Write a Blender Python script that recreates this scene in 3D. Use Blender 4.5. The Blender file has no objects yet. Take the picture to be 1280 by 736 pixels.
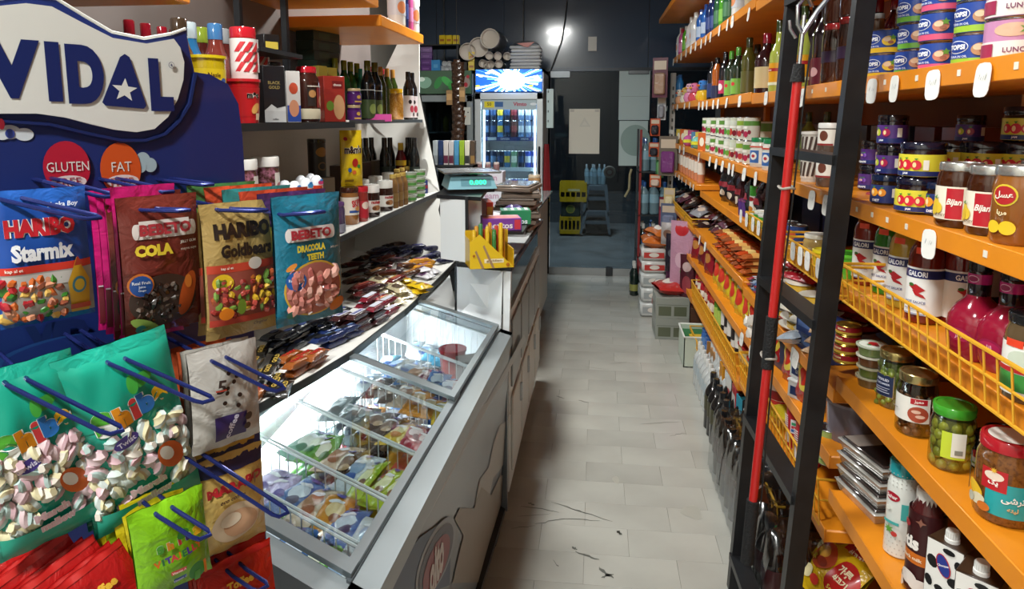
import bpy, bmesh, math, random
from mathutils import Vector, Matrix
random.seed(7)
PI = math.pi
SC = bpy.context.scene
COL = SC.collection
# ------------------------------------------------------------------ camera
FPX, CX, CY, EYE = 850.0, 640.0, 262.6, 1.6
_th = math.atan(.1348); _ph = math.atan(.1235*math.cos(_th))
_fh = Vector((-math.sin(_ph), math.cos(_ph), 0)); CR = Vector((math.cos(_ph), math.sin(_ph), 0))
CF = _fh*math.cos(_th)-Vector((0, 0, math.sin(_th))); CU = _fh*math.sin(_th)+Vector((0, 0, math.cos(_th)))
EYEV = Vector((0, 0, EYE))
cam = bpy.data.cameras.new('camera'); camo = bpy.data.objects.new('camera', cam); COL.objects.link(camo)
cam.sensor_width = 36; cam.lens = FPX/1280*36; cam.shift_y = (CY-368)/1280; cam.clip_start = .05; cam.clip_end = 60
mw = Matrix.Identity(4)
for i in range(3):
    mw[i][0], mw[i][1], mw[i][2] = CR[i], CU[i], -CF[i]
mw[2][3] = EYE
camo.matrix_world = mw
SC.camera = camo
def ray(px, py): return CF+CR*((px-CX)/FPX)-CU*((py-CY)/FPX)
def pz(px, py, z): d = ray(px, py); return EYEV+d*((z-EYE)/d.z)
def pY(px, py, y): d = ray(px, py); return EYEV+d*(y/d.y)
def pX(px, py, x): d = ray(px, py); return EYEV+d*(x/d.x)
def yat(px, X, z):                       # aisle distance at which a point (X, ., z) stands in column px
    k = (px-CX)/FPX; w = CR-CF*k
    return -(w.x*X+w.z*(z-EYE))/w.y
# ------------------------------------------------------------------ world, exposure, lamps
SC.view_settings.view_transform = 'Standard'; SC.view_settings.look = 'None'
SC.view_settings.gamma = 1; SC.view_settings.use_curve_mapping = False
SC.view_settings.exposure = 0.2
SC.cycles.use_denoising = True
SC.cycles.max_bounces = 8; SC.cycles.transparent_max_bounces = 16
SC.cycles.sample_clamp_indirect = 4.0
wd = bpy.data.worlds.new('night'); SC.world = wd; wd.use_nodes = True
wd.node_tree.nodes['Background'].inputs[0].default_value = (.02, .025, .035, 1)
wd.node_tree.nodes['Background'].inputs[1].default_value = .3
def area(name, loc, size, power, color=(1, .97, .92), rot=(0, 0, 0), sy=None):
    l = bpy.data.lights.new(name, 'AREA'); l.energy = power; l.color = color
    l.shape = 'RECTANGLE' if sy else 'DISK'; l.size = size
    if sy: l.size_y = sy
    o = bpy.data.objects.new(name, l); o.location = loc; o.rotation_euler = rot; COL.objects.link(o); return o
CEIL = 3.4
LAMPS = [(-.55, 4.0, 2.92), (-.62, 1.35, 3.25), (-.85, -.7, 3.3)]
LPOW = [42, 42, 90]
for (lx, ly, lz), p in zip(LAMPS, LPOW):
    area('ceiling_lamp_light', (lx, ly, lz-.115), .30, p, (.98, 1, .97))
# ------------------------------------------------------------------ materials
def lin(h):
    h = h.lstrip('#'); c = [int(h[i:i+2], 16)/255 for i in (0, 2, 4)]
    return tuple(x/12.92 if x <= .04045 else ((x+.055)/1.055)**2.4 for x in c)+(1,)
_M = {}
def mt(col, rough=.45, metal=0, coat=0, emit=0, trans=0, bump=0, bscale=60, noise=0, nscale=6, col2=None, rnd=0, ior=1.45):
    key = (col, rough, metal, coat, emit, trans, bump, bscale, noise, nscale, col2, rnd)
    if key in _M: return _M[key]
    m = bpy.data.materials.new('paint_'+col.strip('#')); m.use_nodes = True
    nt = m.node_tree; b = nt.nodes['Principled BSDF']
    b.inputs['Base Color'].default_value = lin(col); b.inputs['Roughness'].default_value = rough
    b.inputs['Metallic'].default_value = metal; b.inputs['Coat Weight'].default_value = coat; b.inputs['Coat Roughness'].default_value = .06
    b.inputs['Transmission Weight'].default_value = trans; b.inputs['IOR'].default_value = ior
    if emit: b.inputs['Emission Color'].default_value = lin(col); b.inputs['Emission Strength'].default_value = emit
    tc = None
    if bump or noise: tc = nt.nodes.new('ShaderNodeTexCoord')
    src = None
    if noise:
        n = nt.nodes.new('ShaderNodeTexNoise'); n.inputs['Scale'].default_value = nscale; n.inputs['Detail'].default_value = 5
        nt.links.new(tc.outputs['Object'], n.inputs['Vector'])
        mx = nt.nodes.new('ShaderNodeMix'); mx.data_type = 'RGBA'
        r = nt.nodes.new('ShaderNodeMapRange'); r.inputs[1].default_value = .42; r.inputs[2].default_value = .68; r.inputs[4].default_value = noise
        nt.links.new(n.outputs['Fac'], r.inputs[0]); nt.links.new(r.outputs[0], mx.inputs[0])
        mx.inputs[6].default_value = lin(col); mx.inputs[7].default_value = lin(col2 or '#3a3026')
        src = mx.outputs[2]
    if rnd:
        oi = nt.nodes.new('ShaderNodeObjectInfo'); hv = nt.nodes.new('ShaderNodeHueSaturation')
        r = nt.nodes.new('ShaderNodeMapRange'); r.inputs[3].default_value = 1-rnd; r.inputs[4].default_value = 1+rnd
        nt.links.new(oi.outputs['Random'], r.inputs[0]); nt.links.new(r.outputs[0], hv.inputs['Value'])
        if src: nt.links.new(src, hv.inputs['Color'])
        else: hv.inputs['Color'].default_value = lin(col)
        src = hv.outputs[0]
    if src: nt.links.new(src, b.inputs['Base Color'])
    if bump:
        n = nt.nodes.new('ShaderNodeTexNoise'); n.inputs['Scale'].default_value = bscale; n.inputs['Detail'].default_value = 3
        n.inputs['Distortion'].default_value = .8
        bp = nt.nodes.new('ShaderNodeBump'); bp.inputs['Strength'].default_value = bump; bp.inputs['Distance'].default_value = .01
        nt.links.new(tc.outputs['Object'], n.inputs['Vector']); nt.links.new(n.outputs['Fac'], bp.inputs['Height']); nt.links.new(bp.outputs[0], b.inputs['Normal'])
    _M[key] = m; return m
def glassmat(name, tint, refl, rough=.02):       # thin pane: see-through with a fresnel-like sheen
    if name in _M: return _M[name]
    m = bpy.data.materials.new(name); m.use_nodes = True; nt = m.node_tree; nt.nodes.clear()
    out = nt.nodes.new('ShaderNodeOutputMaterial'); mx = nt.nodes.new('ShaderNodeMixShader')
    t = nt.nodes.new('ShaderNodeBsdfTransparent'); t.inputs[0].default_value = lin(tint)
    g = nt.nodes.new('ShaderNodeBsdfGlossy'); g.inputs['Roughness'].default_value = rough
    fr = nt.nodes.new('ShaderNodeLayerWeight'); fr.inputs[0].default_value = .5
    mr = nt.nodes.new('ShaderNodeMapRange'); mr.inputs[3].default_value = refl; mr.inputs[4].default_value = min(1, refl*5+.1)
    nt.links.new(fr.outputs['Facing'], mr.inputs[0]); nt.links.new(mr.outputs[0], mx.inputs[0])
    nt.links.new(t.outputs[0], mx.inputs[1]); nt.links.new(g.outputs[0], mx.inputs[2]); nt.links.new(mx.outputs[0], out.inputs[0])
    _M[name] = m; return m
def gl(col): return mt(col, .12, coat=.6)         # glossy plastic or filled glass
def film(col): return mt(col, .25, coat=.4, bump=.55, bscale=34)   # crinkled packet film
def pl(col): return mt(col, .42)
def pr(col): return mt(col, .35, coat=.15)        # printed paper or sleeve
WHITE = pl('#e8e6e0'); BLACK = pl('#141416'); STEEL = mt('#b9bcc0', .25, 1); GOLDM = mt('#b79a52', .3, 1); CHROME = mt('#d5d7da', .12, 1)
ORANGE = mt('#e08a1a', .42, coat=.1, noise=.35, nscale=5, col2='#b9650f')
YWIRE = mt('#d9a12a', .4)
# ------------------------------------------------------------------ mesh builder
class M:
    def __init__(s): s.v = []; s.f = []; s.mi = []; s.mats = []; s._ix = {}
    def mat(s, m):
        if m.name not in s._ix: s._ix[m.name] = len(s.mats); s.mats.append(m)
        return s._ix[m.name]
    def add(s, vs, fs, m):
        k = len(s.v); i = s.mat(m); s.v += [tuple(p) for p in vs]
        for f in fs: s.f.append(tuple(k+j for j in f)); s.mi.append(i)
        return s
    def hexa(s, b, t, m):                # 4 bottom corners, 4 top corners
        return s.add(list(b)+list(t), [(3, 2, 1, 0), (4, 5, 6, 7), (0, 1, 5, 4), (1, 2, 6, 5), (2, 3, 7, 6), (3, 0, 4, 7)], m)
    def box(s, x0, y0, z0, x1, y1, z1, m, bev=0):
        if bev:
            bm = bmesh.new(); bmesh.ops.create_cube(bm, size=1)
            for v in bm.verts: v.co = Vector((x0+(v.co.x+.5)*(x1-x0), y0+(v.co.y+.5)*(y1-y0), z0+(v.co.z+.5)*(z1-z0)))
            bmesh.ops.bevel(bm, geom=bm.edges[:], offset=bev, segments=1, affect='EDGES')
            bm.verts.index_update()
            s.add([v.co for v in bm.verts], [[v.index for v in f.verts] for f in bm.faces], m); bm.free(); return s
        return s.hexa([(x0, y0, z0), (x1, y0, z0), (x1, y1, z0), (x0, y1, z0)], [(x0, y0, z1), (x1, y0, z1), (x1, y1, z1), (x0, y1, z1)], m)
    def lathe(s, prof, m, seg=20, c=(0, 0, 0), xf=None):
        vs = []; fs = []; rings = []
        for r, z in prof:
            if r < 1e-6: rings.append((len(vs), 1)); vs.append((c[0], c[1], c[2]+z))
            else:
                rings.append((len(vs), seg))
                for i in range(seg):
                    a = 2*PI*i/seg; vs.append((c[0]+r*math.cos(a), c[1]+r*math.sin(a), c[2]+z))
        for (a, na), (b, nb) in zip(rings, rings[1:]):
            for i in range(seg):
                j = (i+1) % seg
                if na == 1 and nb == 1: continue
                if na == 1: fs.append((a, b+j, b+i))
                elif nb == 1: fs.append((a+i, a+j, b))
                else: fs.append((a+i, a+j, b+j, b+i))
        if xf: vs = [xf(p) for p in vs]
        return s.add(vs, fs, m)
    def tube(s, pts, r, m, seg=6, closed=False):
        pts = [Vector(p) for p in pts]; n = len(pts); vs = []; fs = []; up = None
        for i, p in enumerate(pts):
            a = pts[(i-1) % n] if closed or i > 0 else p; b = pts[(i+1) % n] if closed or i < n-1 else p
            t = (b-a).normalized()
            if up is None: up = t.orthogonal().normalized()
            else:
                up = up-t*up.dot(t)
                up = up.normalized() if up.length > 1e-6 else t.orthogonal().normalized()
            q = t.cross(up)
            rr = r[i] if isinstance(r, (list, tuple)) else r
            for k in range(seg):
                an = 2*PI*k/seg; vs.append(p+(up*math.cos(an)+q*math.sin(an))*rr)
        for i in range(n if closed else n-1):
            for k in range(seg):
                a, b = i*seg, ((i+1) % n)*seg; l = (k+1) % seg
                fs.append((a+k, a+l, b+l, b+k))
        if not closed: fs += [tuple(range(seg))[::-1], tuple((n-1)*seg+k for k in range(seg))]
        return s.add(vs, fs, m)
    def grid(s, fn, nu, nv, m, flip=False):
        vs = [fn(i/nu, j/nv) for j in range(nv+1) for i in range(nu+1)]
        fs = []
        for j in range(nv):
            for i in range(nu):
                a = j*(nu+1)+i; q = (a, a+1, a+nu+2, a+nu+1); fs.append(q[::-1] if flip else q)
        return s.add(vs, fs, m)
    def prism(s, poly, fn, d0, d1, m):   # outline poly in (u,v) extruded from depth d0 to d1, fn(u,v,d)->xyz
        n = len(poly); vs = [fn(u, v, d0) for u, v in poly]+[fn(u, v, d1) for u, v in poly]
        fs = [tuple(range(n)), tuple(range(2*n-1, n-1, -1))]+[(i, n+i, n+(i+1) % n, (i+1) % n) for i in range(n)]
        return s.add(vs, fs, m)
    def build(s, name='mesh', smooth=True, ang=38):
        me = bpy.data.meshes.new(name); me.from_pydata(s.v, [], s.f)
        for m in s.mats: me.materials.append(m)
        me.polygons.foreach_set('material_index', s.mi)
        if smooth: me.shade_smooth(); me.set_sharp_from_angle(angle=math.radians(ang))
        me.update(); return me
# ------------------------------------------------------------------ flat print: words and marks laid on a surface
_TXT = {}
_AR = {}
def arabic(w):                           # joined letter forms in visual order
    import unicodedata
    if not _AR:
        for c in list(range(0xFB50, 0xFE00))+list(range(0xFE70, 0xFEFD)):
            d = unicodedata.decomposition(chr(c)).split()
            if len(d) == 2 and d[0] in ('<initial>', '<medial>', '<final>', '<isolated>'): _AR.setdefault((chr(int(d[1], 16)), d[0][1:-1]), chr(c))
    out = []; prev = False
    for i, ch in enumerate(w):
        nx = i+1 < len(w) and (w[i+1], 'final') in _AR
        cj = (ch, 'initial') in _AR
        form = ('medial' if prev else 'initial') if (cj and nx) else ('final' if prev else 'isolated')
        out.append(_AR.get((ch, form), ch)); prev = cj and nx
    return ''.join(out[::-1])
def text2d(t, bold):
    k = (t, bold)
    if k not in _TXT:
        c = bpy.data.curves.new('lettering', 'FONT'); c.body = t; c.offset = bold; c.resolution_u = 6 if len(t) == 1 else 2
        o = bpy.data.objects.new('lettering', c); me = bpy.data.meshes.new_from_object(o)
        _TXT[k] = ([(v.co.x, v.co.y) for v in me.vertices], [tuple(p.vertices) for p in me.polygons])
        bpy.data.meshes.remove(me); bpy.data.objects.remove(o); bpy.data.curves.remove(c)
    return _TXT[k]
class Print:
    def __init__(s, m, fn, step=.00025, sub=.012): s.m = m; s.fn = fn; s.o = step; s.step = step; s.sub = min(sub, .006)
    def _next(s): s.o += s.step
    def _mt(s, c): return pr(c) if isinstance(c, str) else c
    def rect(s, u0, v0, u1, v1, c):
        nu = max(1, min(64, round(abs(u1-u0)/s.sub))); nv = max(1, min(24, round(abs(v1-v0)/s.sub)))
        o = s.o; s.m.grid(lambda a, b: s.fn(u0+a*(u1-u0), v0+b*(v1-v0), o), nu, nv, s._mt(c)); s._next(); return s
    def _rings(s, u, v, pts, c):
        n = len(pts); R = max(math.hypot(p[0]-u, p[1]-v) for p in pts); ks = max(1, min(8, round(R/s.sub/1.5)))
        o = s.o; vs = [s.fn(u, v, o)]; fs = []
        for k in range(1, ks+1): vs += [s.fn(u+(p[0]-u)*k/ks, v+(p[1]-v)*k/ks, o) for p in pts]
        for i in range(n):
            j = (i+1) % n; fs.append((0, 1+i, 1+j))
            for k in range(ks-1): a = 1+k*n; fs.append((a+i, a+n+i, a+n+j, a+j))
        s.m.add(vs, fs, s._mt(c)); s._next(); return s
    def ell(s, u, v, ru, rv, c, n=18, rot=0):
        cr, sr = math.cos(rot), math.sin(rot); pts = []
        for i in range(n): a = 2*PI*i/n; x, y = ru*math.cos(a), rv*math.sin(a); pts.append((u+x*cr-y*sr, v+x*sr+y*cr))
        return s._rings(u, v, pts, c)
    def poly(s, pts, c):
        n = len(pts); q = []
        for i in range(n):
            (x0, y0), (x1, y1) = pts[i], pts[(i+1) % n]; k = max(1, min(6, round(math.hypot(x1-x0, y1-y0)/s.sub/2)))
            q += [(x0+(x1-x0)*t/k, y0+(y1-y0)*t/k) for t in range(k)]
        return s._rings(sum(p[0] for p in pts)/n, sum(p[1] for p in pts)/n, q, c)
    def star(s, u, v, r, c, n=5, k=.42, rot=0):
        return s.poly([(u+r*(1 if i % 2 == 0 else k)*math.sin(rot+PI*i/n), v+r*(1 if i % 2 == 0 else k)*math.cos(rot+PI*i/n)) for i in range(2*n)], c)
    def text(s, t, u, v, h, c, w=None, bold=.02, rot=0, shear=0, line=None):
        """t centred on (u, v), letter height h, optional width w; line: colour of a thicker outline under it"""
        if line: s.text(t, u, v, h, line, w, bold+.055, rot, shear)
        vs, fs = text2d(t, bold)
        if not vs: return s
        x0 = min(p[0] for p in vs); x1 = max(p[0] for p in vs); y0 = min(p[1] for p in vs); y1 = max(p[1] for p in vs)
        if line is None: s._ref = None
        sy = h/max(y1-y0, .001); sx = (w/max(x1-x0, .001)) if w else sy
        cr, sr = math.cos(rot), math.sin(rot); o = s.o+min(.0003, s.step*.6)
        def g(p):
            a = (p[0]-(x0+x1)/2)*sx; b = (p[1]-(y0+y1)/2)*sy; a += b*shear
            return s.fn(u+a*cr-b*sr, v+a*sr+b*cr, o)
        s.m.add([g(p) for p in vs], fs, s._mt(c)); s._next(); return s
def on_cyl(r, a0=0): return lambda u, v, o: ((r+o)*math.sin(u/r+a0), -(r+o)*math.cos(u/r+a0), v)
def on_front(y): return lambda u, v, o: (u, y-o, v)
def on_top(z): return lambda u, v, o: (u, v, z+o)
def on_right(x): return lambda u, v, o: (x+o, u, v)
def on_left(x): return lambda u, v, o: (x-o, -u, v)
# ------------------------------------------------------------------ objects
LABELS = {}
def tag(o, label, cat, group=None, kind=None):
    o['label'] = label; o['category'] = cat
    if group: o['group'] = group
    if kind: o['kind'] = kind
    LABELS.setdefault(label, []).append((o.name, group)); return o
def ob(name, me, parent=None, loc=None, rot=None):
    if isinstance(me, M): me = me.build(name)
    o = bpy.data.objects.new(name, me); COL.objects.link(o)
    if parent is not None: o.parent = parent
    if loc is not None: o.location = loc
    if rot is not None: o.rotation_euler = rot if hasattr(rot, '__len__') else (0, 0, rot)
    return o
def empty(name, loc=(0, 0, 0), rot=0):
    o = bpy.data.objects.new(name, None); o.empty_display_size = .05; COL.objects.link(o)
    o.location = loc; o.rotation_euler = rot if hasattr(rot, '__len__') else (0, 0, rot); return o
class Proto:                             # a kind of thing: its part meshes are shared by every copy
    def __init__(s, name, cat, parts): 
        s.name = name; s.cat = cat; s.parts = []
        for p in parts:
            nm, me = p[0], p[1]
            subs = [(a, b.build(a) if isinstance(b, M) else b) for a, b in (p[2] if len(p) > 2 else [])]
            s.parts.append((nm, me.build(nm) if isinstance(me, M) else me, subs))
    def put(s, loc, rot=0, label='', group=None, scale=1):
        r = empty(s.name, loc, rot)
        if scale != 1: r.scale = scale if hasattr(scale, '__len__') else (scale,)*3
        tag(r, label, s.cat, group)
        for nm, me, subs in s.parts:
            o = ob(nm, me, r)
            for a, b in subs: ob(a, b, o)
        return r
ORD = 'first second third fourth fifth sixth seventh eighth ninth tenth eleventh twelfth thirteenth fourteenth fifteenth sixteenth seventeenth eighteenth nineteenth twentieth'.split()
def struct(name, m, parent=None, **k):
    o = ob(name, m, parent, **k)
    if parent is None: o['kind'] = 'structure'
    return o
# ================================================================== the room
FLOORB = mt('#97958d', .5)
XL, XR, YB, YF = -1.95, 1.16, 6.92, -1.6
m = M(); m.box(XL-.1, YF-.1, -.1, XR+.1, YB+.06, -.012, FLOORB); floor = struct('floor', m)
TILE = mt('#aeada5', .2, coat=.25, noise=.5, nscale=2.2, col2='#94938b', rnd=.06, bump=.03, bscale=5)
VEIN = mt('#55554f', .4)
TW, TD = .336, .171
tm = []
for q in range(2):
    m = M(); m.box(-TW/2+.0003, -TD/2+.0003, -.012, TW/2-.0003, TD/2-.0003, 0, TILE, .0005); tm.append(m.build('tile'))
nrow = 0
y = 1.75
while y < YB-.02:
    off = (.17 if nrow % 2 else 0)
    for i in range(-2, 3):
        x = -.02+off+i*TW
        if -.75 < x < .95 and not (y > 5.2 and x > .8):
            dd = min(TD, YB-y+TD/2)
            t = ob('tile', tm[0], floor, (x, y, 0)); t.rotation_euler.z = PI*random.randint(0, 1)
            t['kind'] = 'structure'
    y += TD; nrow += 1
# dark scratches and scuffs worn into the pale tiles
m = M(); rs = random.Random(4)
P = Print(m, on_top(.0006), .00004)
def scr(x0, y0, x1, y1, w):
    n = 6; pts = []; 
    for i in range(n+1):
        f = i/n; pts.append((x0+(x1-x0)*f+rs.uniform(-.006, .006), y0+(y1-y0)*f+rs.uniform(-.004, .004)))
    lo = [(px, py-w*(.3+.7*math.sin(PI*i/n))*.5) for i, (px, py) in enumerate(pts)]; hi = [(px, py+w*(.3+.7*math.sin(PI*i/n))*.5) for i, (px, py) in enumerate(pts)]
    k = len(lo); m.add([P.fn(a, b, 0) for a, b in lo+hi], [(i, i+1, k+i+1, k+i) for i in range(k-1)], VEIN)
for (a, b, c, d, w) in [(652, 632, 700, 640, .006), (690, 628, 765, 652, .006), (660, 628, 668, 632, .01), (668, 655, 705, 648, .005), (640, 660, 668, 657, .004), (700, 648, 748, 651, .005), (705, 632, 735, 642, .004), (645, 645, 690, 642, .003),
                        (720, 690, 750, 700, .012), (748, 708, 765, 722, .02), (750, 722, 766, 718, .012), (714, 684, 720, 686, .014), (772, 664, 776, 667, .02), (690, 700, 700, 712, .006), (800, 530, 850, 527, .004), (836, 545, 856, 541, .005), (722, 500, 735, 503, .008), (730, 458, 760, 462, .003), (695, 495, 705, 498, .012), (760, 455, 785, 452, .003), (765, 440, 774, 452, .003), (697, 424, 698, 427, .015), (775, 398, 778, 404, .008)]:
    p, q = pz(a, b, 0), pz(c, d, 0); scr(p.x, p.y, q.x, q.y, w)
for (u, v, w, h) in [(865, 640, .05, .06), (770, 600, .02, .04)]:
    p = pz(u, v, 0); m.add([P.fn(p.x+w*rs.uniform(.6, 1)*math.cos(i*PI/5), p.y+h*rs.uniform(.6, 1)*math.sin(i*PI/5), 0) for i in range(10)], [tuple(range(10))], mt('#a5a399', .35))
sc = ob('scuff_marks', m, floor); sc['kind'] = 'stuff'
WALLC = mt('#b9b4aa', .7, noise=.4, nscale=2, col2='#a39d92'); DWALL = mt('#4a4642', .7, noise=.4, nscale=3, col2='#38342f')
m = M(); m.box(XL-.1, YF-.1, -.1, XL, YB, CEIL+.1, WALLC); struct('wall_left', m)
m = M(); m.box(XR, YF-.1, -.1, XR+.1, YB, CEIL+.1, DWALL); struct('wall_right', m)
m = M(); m.box(XL, YF-.1, -.1, XR, YF, CEIL+.1, WALLC); struct('wall_front', m)
m = M(); m.box(XL-.1, YF-.1, CEIL, XR+.1, YB+.06, CEIL+.1, mt('#8f8c86', .8)); struct('ceiling', m)
ALU0 = mt('#9a9da0', .4, .6)
# ceiling lamps: round bulkhead fittings with lit diffusers
LITE = bpy.data.materials.new('lamp_diffuser'); LITE.use_nodes = True
_b = LITE.node_tree.nodes['Principled BSDF']; _b.inputs['Emission Color'].default_value = (1, .98, .95, 1); _b.inputs['Emission Strength'].default_value = 14
for i, (lx, ly, lz) in enumerate(LAMPS):
    a = M(); a.lathe([(0, 0), (.19, 0), (.19, -.035), (.175, -.045)], pl('#d9d9d6'), 28)
    b = M(); b.lathe([(.172, -.045), (.155, -.075), (.10, -.092), (0, -.1)], LITE, 28)
    c = M(); c.tube([(0, 0, 0), (0, 0, CEIL-lz)], .012, ALU0, 6)
    r = empty('ceiling_lamp', (lx, ly, lz)); ob('lamp_base', a, r); ob('diffuser', b, r); ob('hanging_rod', c, r)
    tag(r, 'round white hanging lamp over the %s of the aisle' % ('far half', 'near half', 'entrance end')[i], 'lamp', 'ceiling lamps over the aisle')
# ------------------------------------------------------------------ back: dark glazed front with a door
DGL = mt('#3a4b61', .15, coat=.4); DGL2 = mt('#0d1117', .1, coat=.3)
ALU = mt('#8c9196', .35, .8)
m = M()
m.box(XL, YB, 2.09, -1.62, YB+.05, CEIL, DGL); struct('wall_back', m)
def pan(name, x0, x1, z0, z1, mm, y=YB, parent=None):
    m = M(); m.box(x0, y, z0, x1, y+.03, z1, mm, .003); return ob(name, m, parent)
tr = empty('window_1', (0, 0, 0)); tr['kind'] = 'structure'
for x0, x1 in [(-1.62, -.93), (-.93, .50), (.50, 1.16)]: pan('glass_panel', x0+.004, x1-.004, 2.09, CEIL, DGL, parent=tr)
for x in (-1.53, -.73): m = M(); m.tube([(x, YB-.03, 2.1), (x, YB-.03, CEIL)], .008, ALU); ob('conduit', m, tr)
m = M(); m.box(-1.95, YB-.02, 2.065, 1.16, YB+.03, 2.095, mt('#3b4046', .3, .6)); struct('trim_1', m)
pan('wall_back_lower', XL, -.46, 0, 2.065, DGL2)['kind'] = 'structure'
bpy.data.objects['wall_back_lower'].name = 'wall_rear_left'
PANE = glassmat('door_pane', '#b4c0c6', .022)
dr = empty('door_1', (0, 0, 0)); dr['kind'] = 'structure'
m = M(); m.box(-.455, YB+.005, .07, .44, YB+.015, 2.06, PANE); ob('door_glass', m, dr)
m = M(); m.box(.445, YB+.005, .07, 1.16, YB+.015, 2.06, PANE); ob('side_glass', m, dr)
m = M(); m.box(-.46, YB-.02, 0, 1.16, YB+.03, .075, mt('#a9abab', .3, .5)); ob('threshold_rail', m, dr)
for x in (.16, .46): m = M(); m.box(x-.035, YB-.035, 0, x+.035, YB+.035, .085, mt('#3d3f42', .4, .5), .004); ob('floor_patch', m, dr)
for x in (-.35, .42): m = M(); m.box(x-.11, YB-.03, 2.0 if x < 0 else 2.03, x+.09, YB+.03, 2.07, mt('#6d7276', .3, .7), .004); ob('top_patch', m, dr)
m = M(); m.tube([(.30, YB-.05, .82), (.34, YB-.06, .9), (.345, YB-.06, 1.05), (.36, YB-.05, 1.1)], .012, mt('#d0c39a', .3, .4), 8); ob('door_handle', m, dr)
# night street beyond the glass
m = M(); m.box(-3, YB+.07, -.12, 3, 12.2, -.02, mt('#777a7a', .7, noise=.4, nscale=3)); struct('ground_outside', m)
m = M(); m.box(-3, 12.1, -.1, 3, 12.2, 3.6, mt('#1b2027', .6)); struct('wall_outside', m)
m = M(); 
for k in range(3): m.box(-2.5, 10.6+k*.4, -.02, 2.5, 11.0+k*.4, .12*(k+1), mt('#4d5154', .6))
struct('step_outside', m)
area('added_outside_light', (-.4, 8.2, 3.3), .6, 130, (.95, .98, 1), (math.radians(12), 0, 0))  # added lamp without a fitting, brightens the things beyond the door
# ceiling truss in front of the glass
m = M(); TR = mt('#3a3e44', .4, .4); zt0, zt1, yt = 2.86, 3.0, 6.55
for z in (zt0, zt1): m.tube([(XL, yt, z), (XR, yt, z)], .011, TR, 6)
fr = ob('roof_truss', m); tag(fr, 'black lattice truss running across under the ceiling', 'truss')
n = 20
for i in range(n):
    x = XL+(XR-XL)*i/n; x2 = XL+(XR-XL)*(i+1)/n
    s = M(); s.tube([(x, yt, zt0 if i % 2 else zt1), (x2, yt, zt1 if i % 2 else zt0)], .008, TR, 5); ob('brace', s, fr)
# things fixed on the glass
def plate(name, px0, py0, px1, py1, col, label, cat, y=YB-.004, th=.004, prints=None, m0=None):
    a, b = pY(px0, py1, y), pY(px1, py0, y)
    m = M(); m.box(a.x, y-th, a.z, b.x, y, b.z, m0 or mt(col, .5), .0008)
    o = ob(name, m); 
    if prints:
        q = M(); prints(Print(q, on_front(y-th)), a.x, a.z, b.x, b.z); ob('print', q, o)
    return tag(o, label, cat)
plate('paper_notice', 711, 136, 750, 192, '#e6e2d4', 'large blank cream paper notice taped on the dark glass door', 'notice',
      prints=lambda P, x0, z0, x1, z1: (P.poly([(x0+.1, z0+.27), (x1-.09, z0+.27), ((x0+x1)/2, z1-.08)], '#d9d6ca'), P.poly([(x0+.125, z0+.285), (x1-.115, z0+.285), ((x0+x1)/2, z1-.12)], '#e4e0d4'), P.rect(x0+.01, z1-.03, x0+.05, z1-.005, '#c7c4b8'), P.rect(x1-.05, z1-.03, x1-.01, z1-.005, '#c7c4b8')))
plate('light_switch', 735, 46, 746, 64, '#dadcd8', 'small white plate high on the dark glazed wall', 'plate', th=.02)
plate('window_panel', 773, 86, 813, 150, '#b7c9ca', 'pale grey-green panel on the side glass beside the door', 'panel', th=.008,
      prints=lambda P, x0, z0, x1, z1: (P.rect(x0+.02, z0+.23, x1-.02, z0+.233, '#7d8c8c'),))
plate('window_poster', 773, 151, 810, 207, '#bccfce', 'pale lower sheet with a big grey-green disc on side glass', 'poster', th=.006,
      prints=lambda P, x0, z0, x1, z1: (P.ell((x0+x1)/2+.02, (z0+z1)/2+.03, .145, .155, '#8fa8a4', 28),))
# ================================================================== kinds of goods
def lab(r, z0, z1, col, prints=None, seg=24, step=.0005):
    m = M(); m.lathe([(r+.0007, z0), (r+.0007, z1)], pr(col), seg if not prints or seg < 14 else 44)
    if prints: prints(Print(m, on_cyl(r+.0007), step, .008))
    return m
def bottle(name, h, r, body, cap, label=None, lz=(.15, .5), neck=.34, sh=.6, prints=None, seg=18, cat='bottle', capz=.88, extra=None, sq=False, base=0):
    b = M()
    b.lathe([(0, 0), (r*.9, 0), (r, r*.12), (r*.985, h*sh*.5), (r, h*sh), (r*.93, h*(sh+.06)), (r*.7, h*(sh+.13)), (r*neck*1.1, h*(sh+.2)), (r*neck, h*capz), (0, h*capz)], body if not isinstance(body, str) else gl(body), seg)
    c = M(); rc = r*neck*1.12
    c.lathe([(rc*.6, h*(capz-.045)), (rc, h*(capz-.04)), (rc, h*(1-.012)), (rc*.9, h), (0, h)], cap if not isinstance(cap, str) else gl(cap), max(8, seg-4))
    ps = [('bottle_body', b), ('cap', c)]
    if label: ps.append(('label', lab(r, h*lz[0], h*lz[1], label, prints, seg)))
    if extra: ps += extra(h, r)
    return Proto(name, cat, ps)
def jar(name, h, r, body, lid, label=None, lz=(.15, .7), prints=None, seg=20, cat='jar', lidh=.016, subs=None, neck=.9, lidrim=None):
    b = M(); zl = h-lidh
    b.lathe([(0, 0), (r*.9, 0), (r, r*.14), (r, zl*.8), (r*.97, zl*.88), (r*neck, zl*.96), (r*neck, zl), (0, zl)], body if not isinstance(body, str) else gl(body), seg)
    l = M(); rl = r*neck*1.05; lm = lid if not isinstance(lid, str) else gl(lid)
    l.lathe([(rl*.95, zl-.002), (rl, zl), (rl, h-.003), (rl*.96, h), (rl*.86, h), (rl*.84, h-.0015), (0, h-.0015)], lm, seg)
    ps = [('jar_body', b, subs or []), ('lid', l)]
    if label: ps.append(('label', lab(r, zl*lz[0], zl*lz[1], label, prints, seg)))
    return Proto(name, cat, ps)
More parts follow.
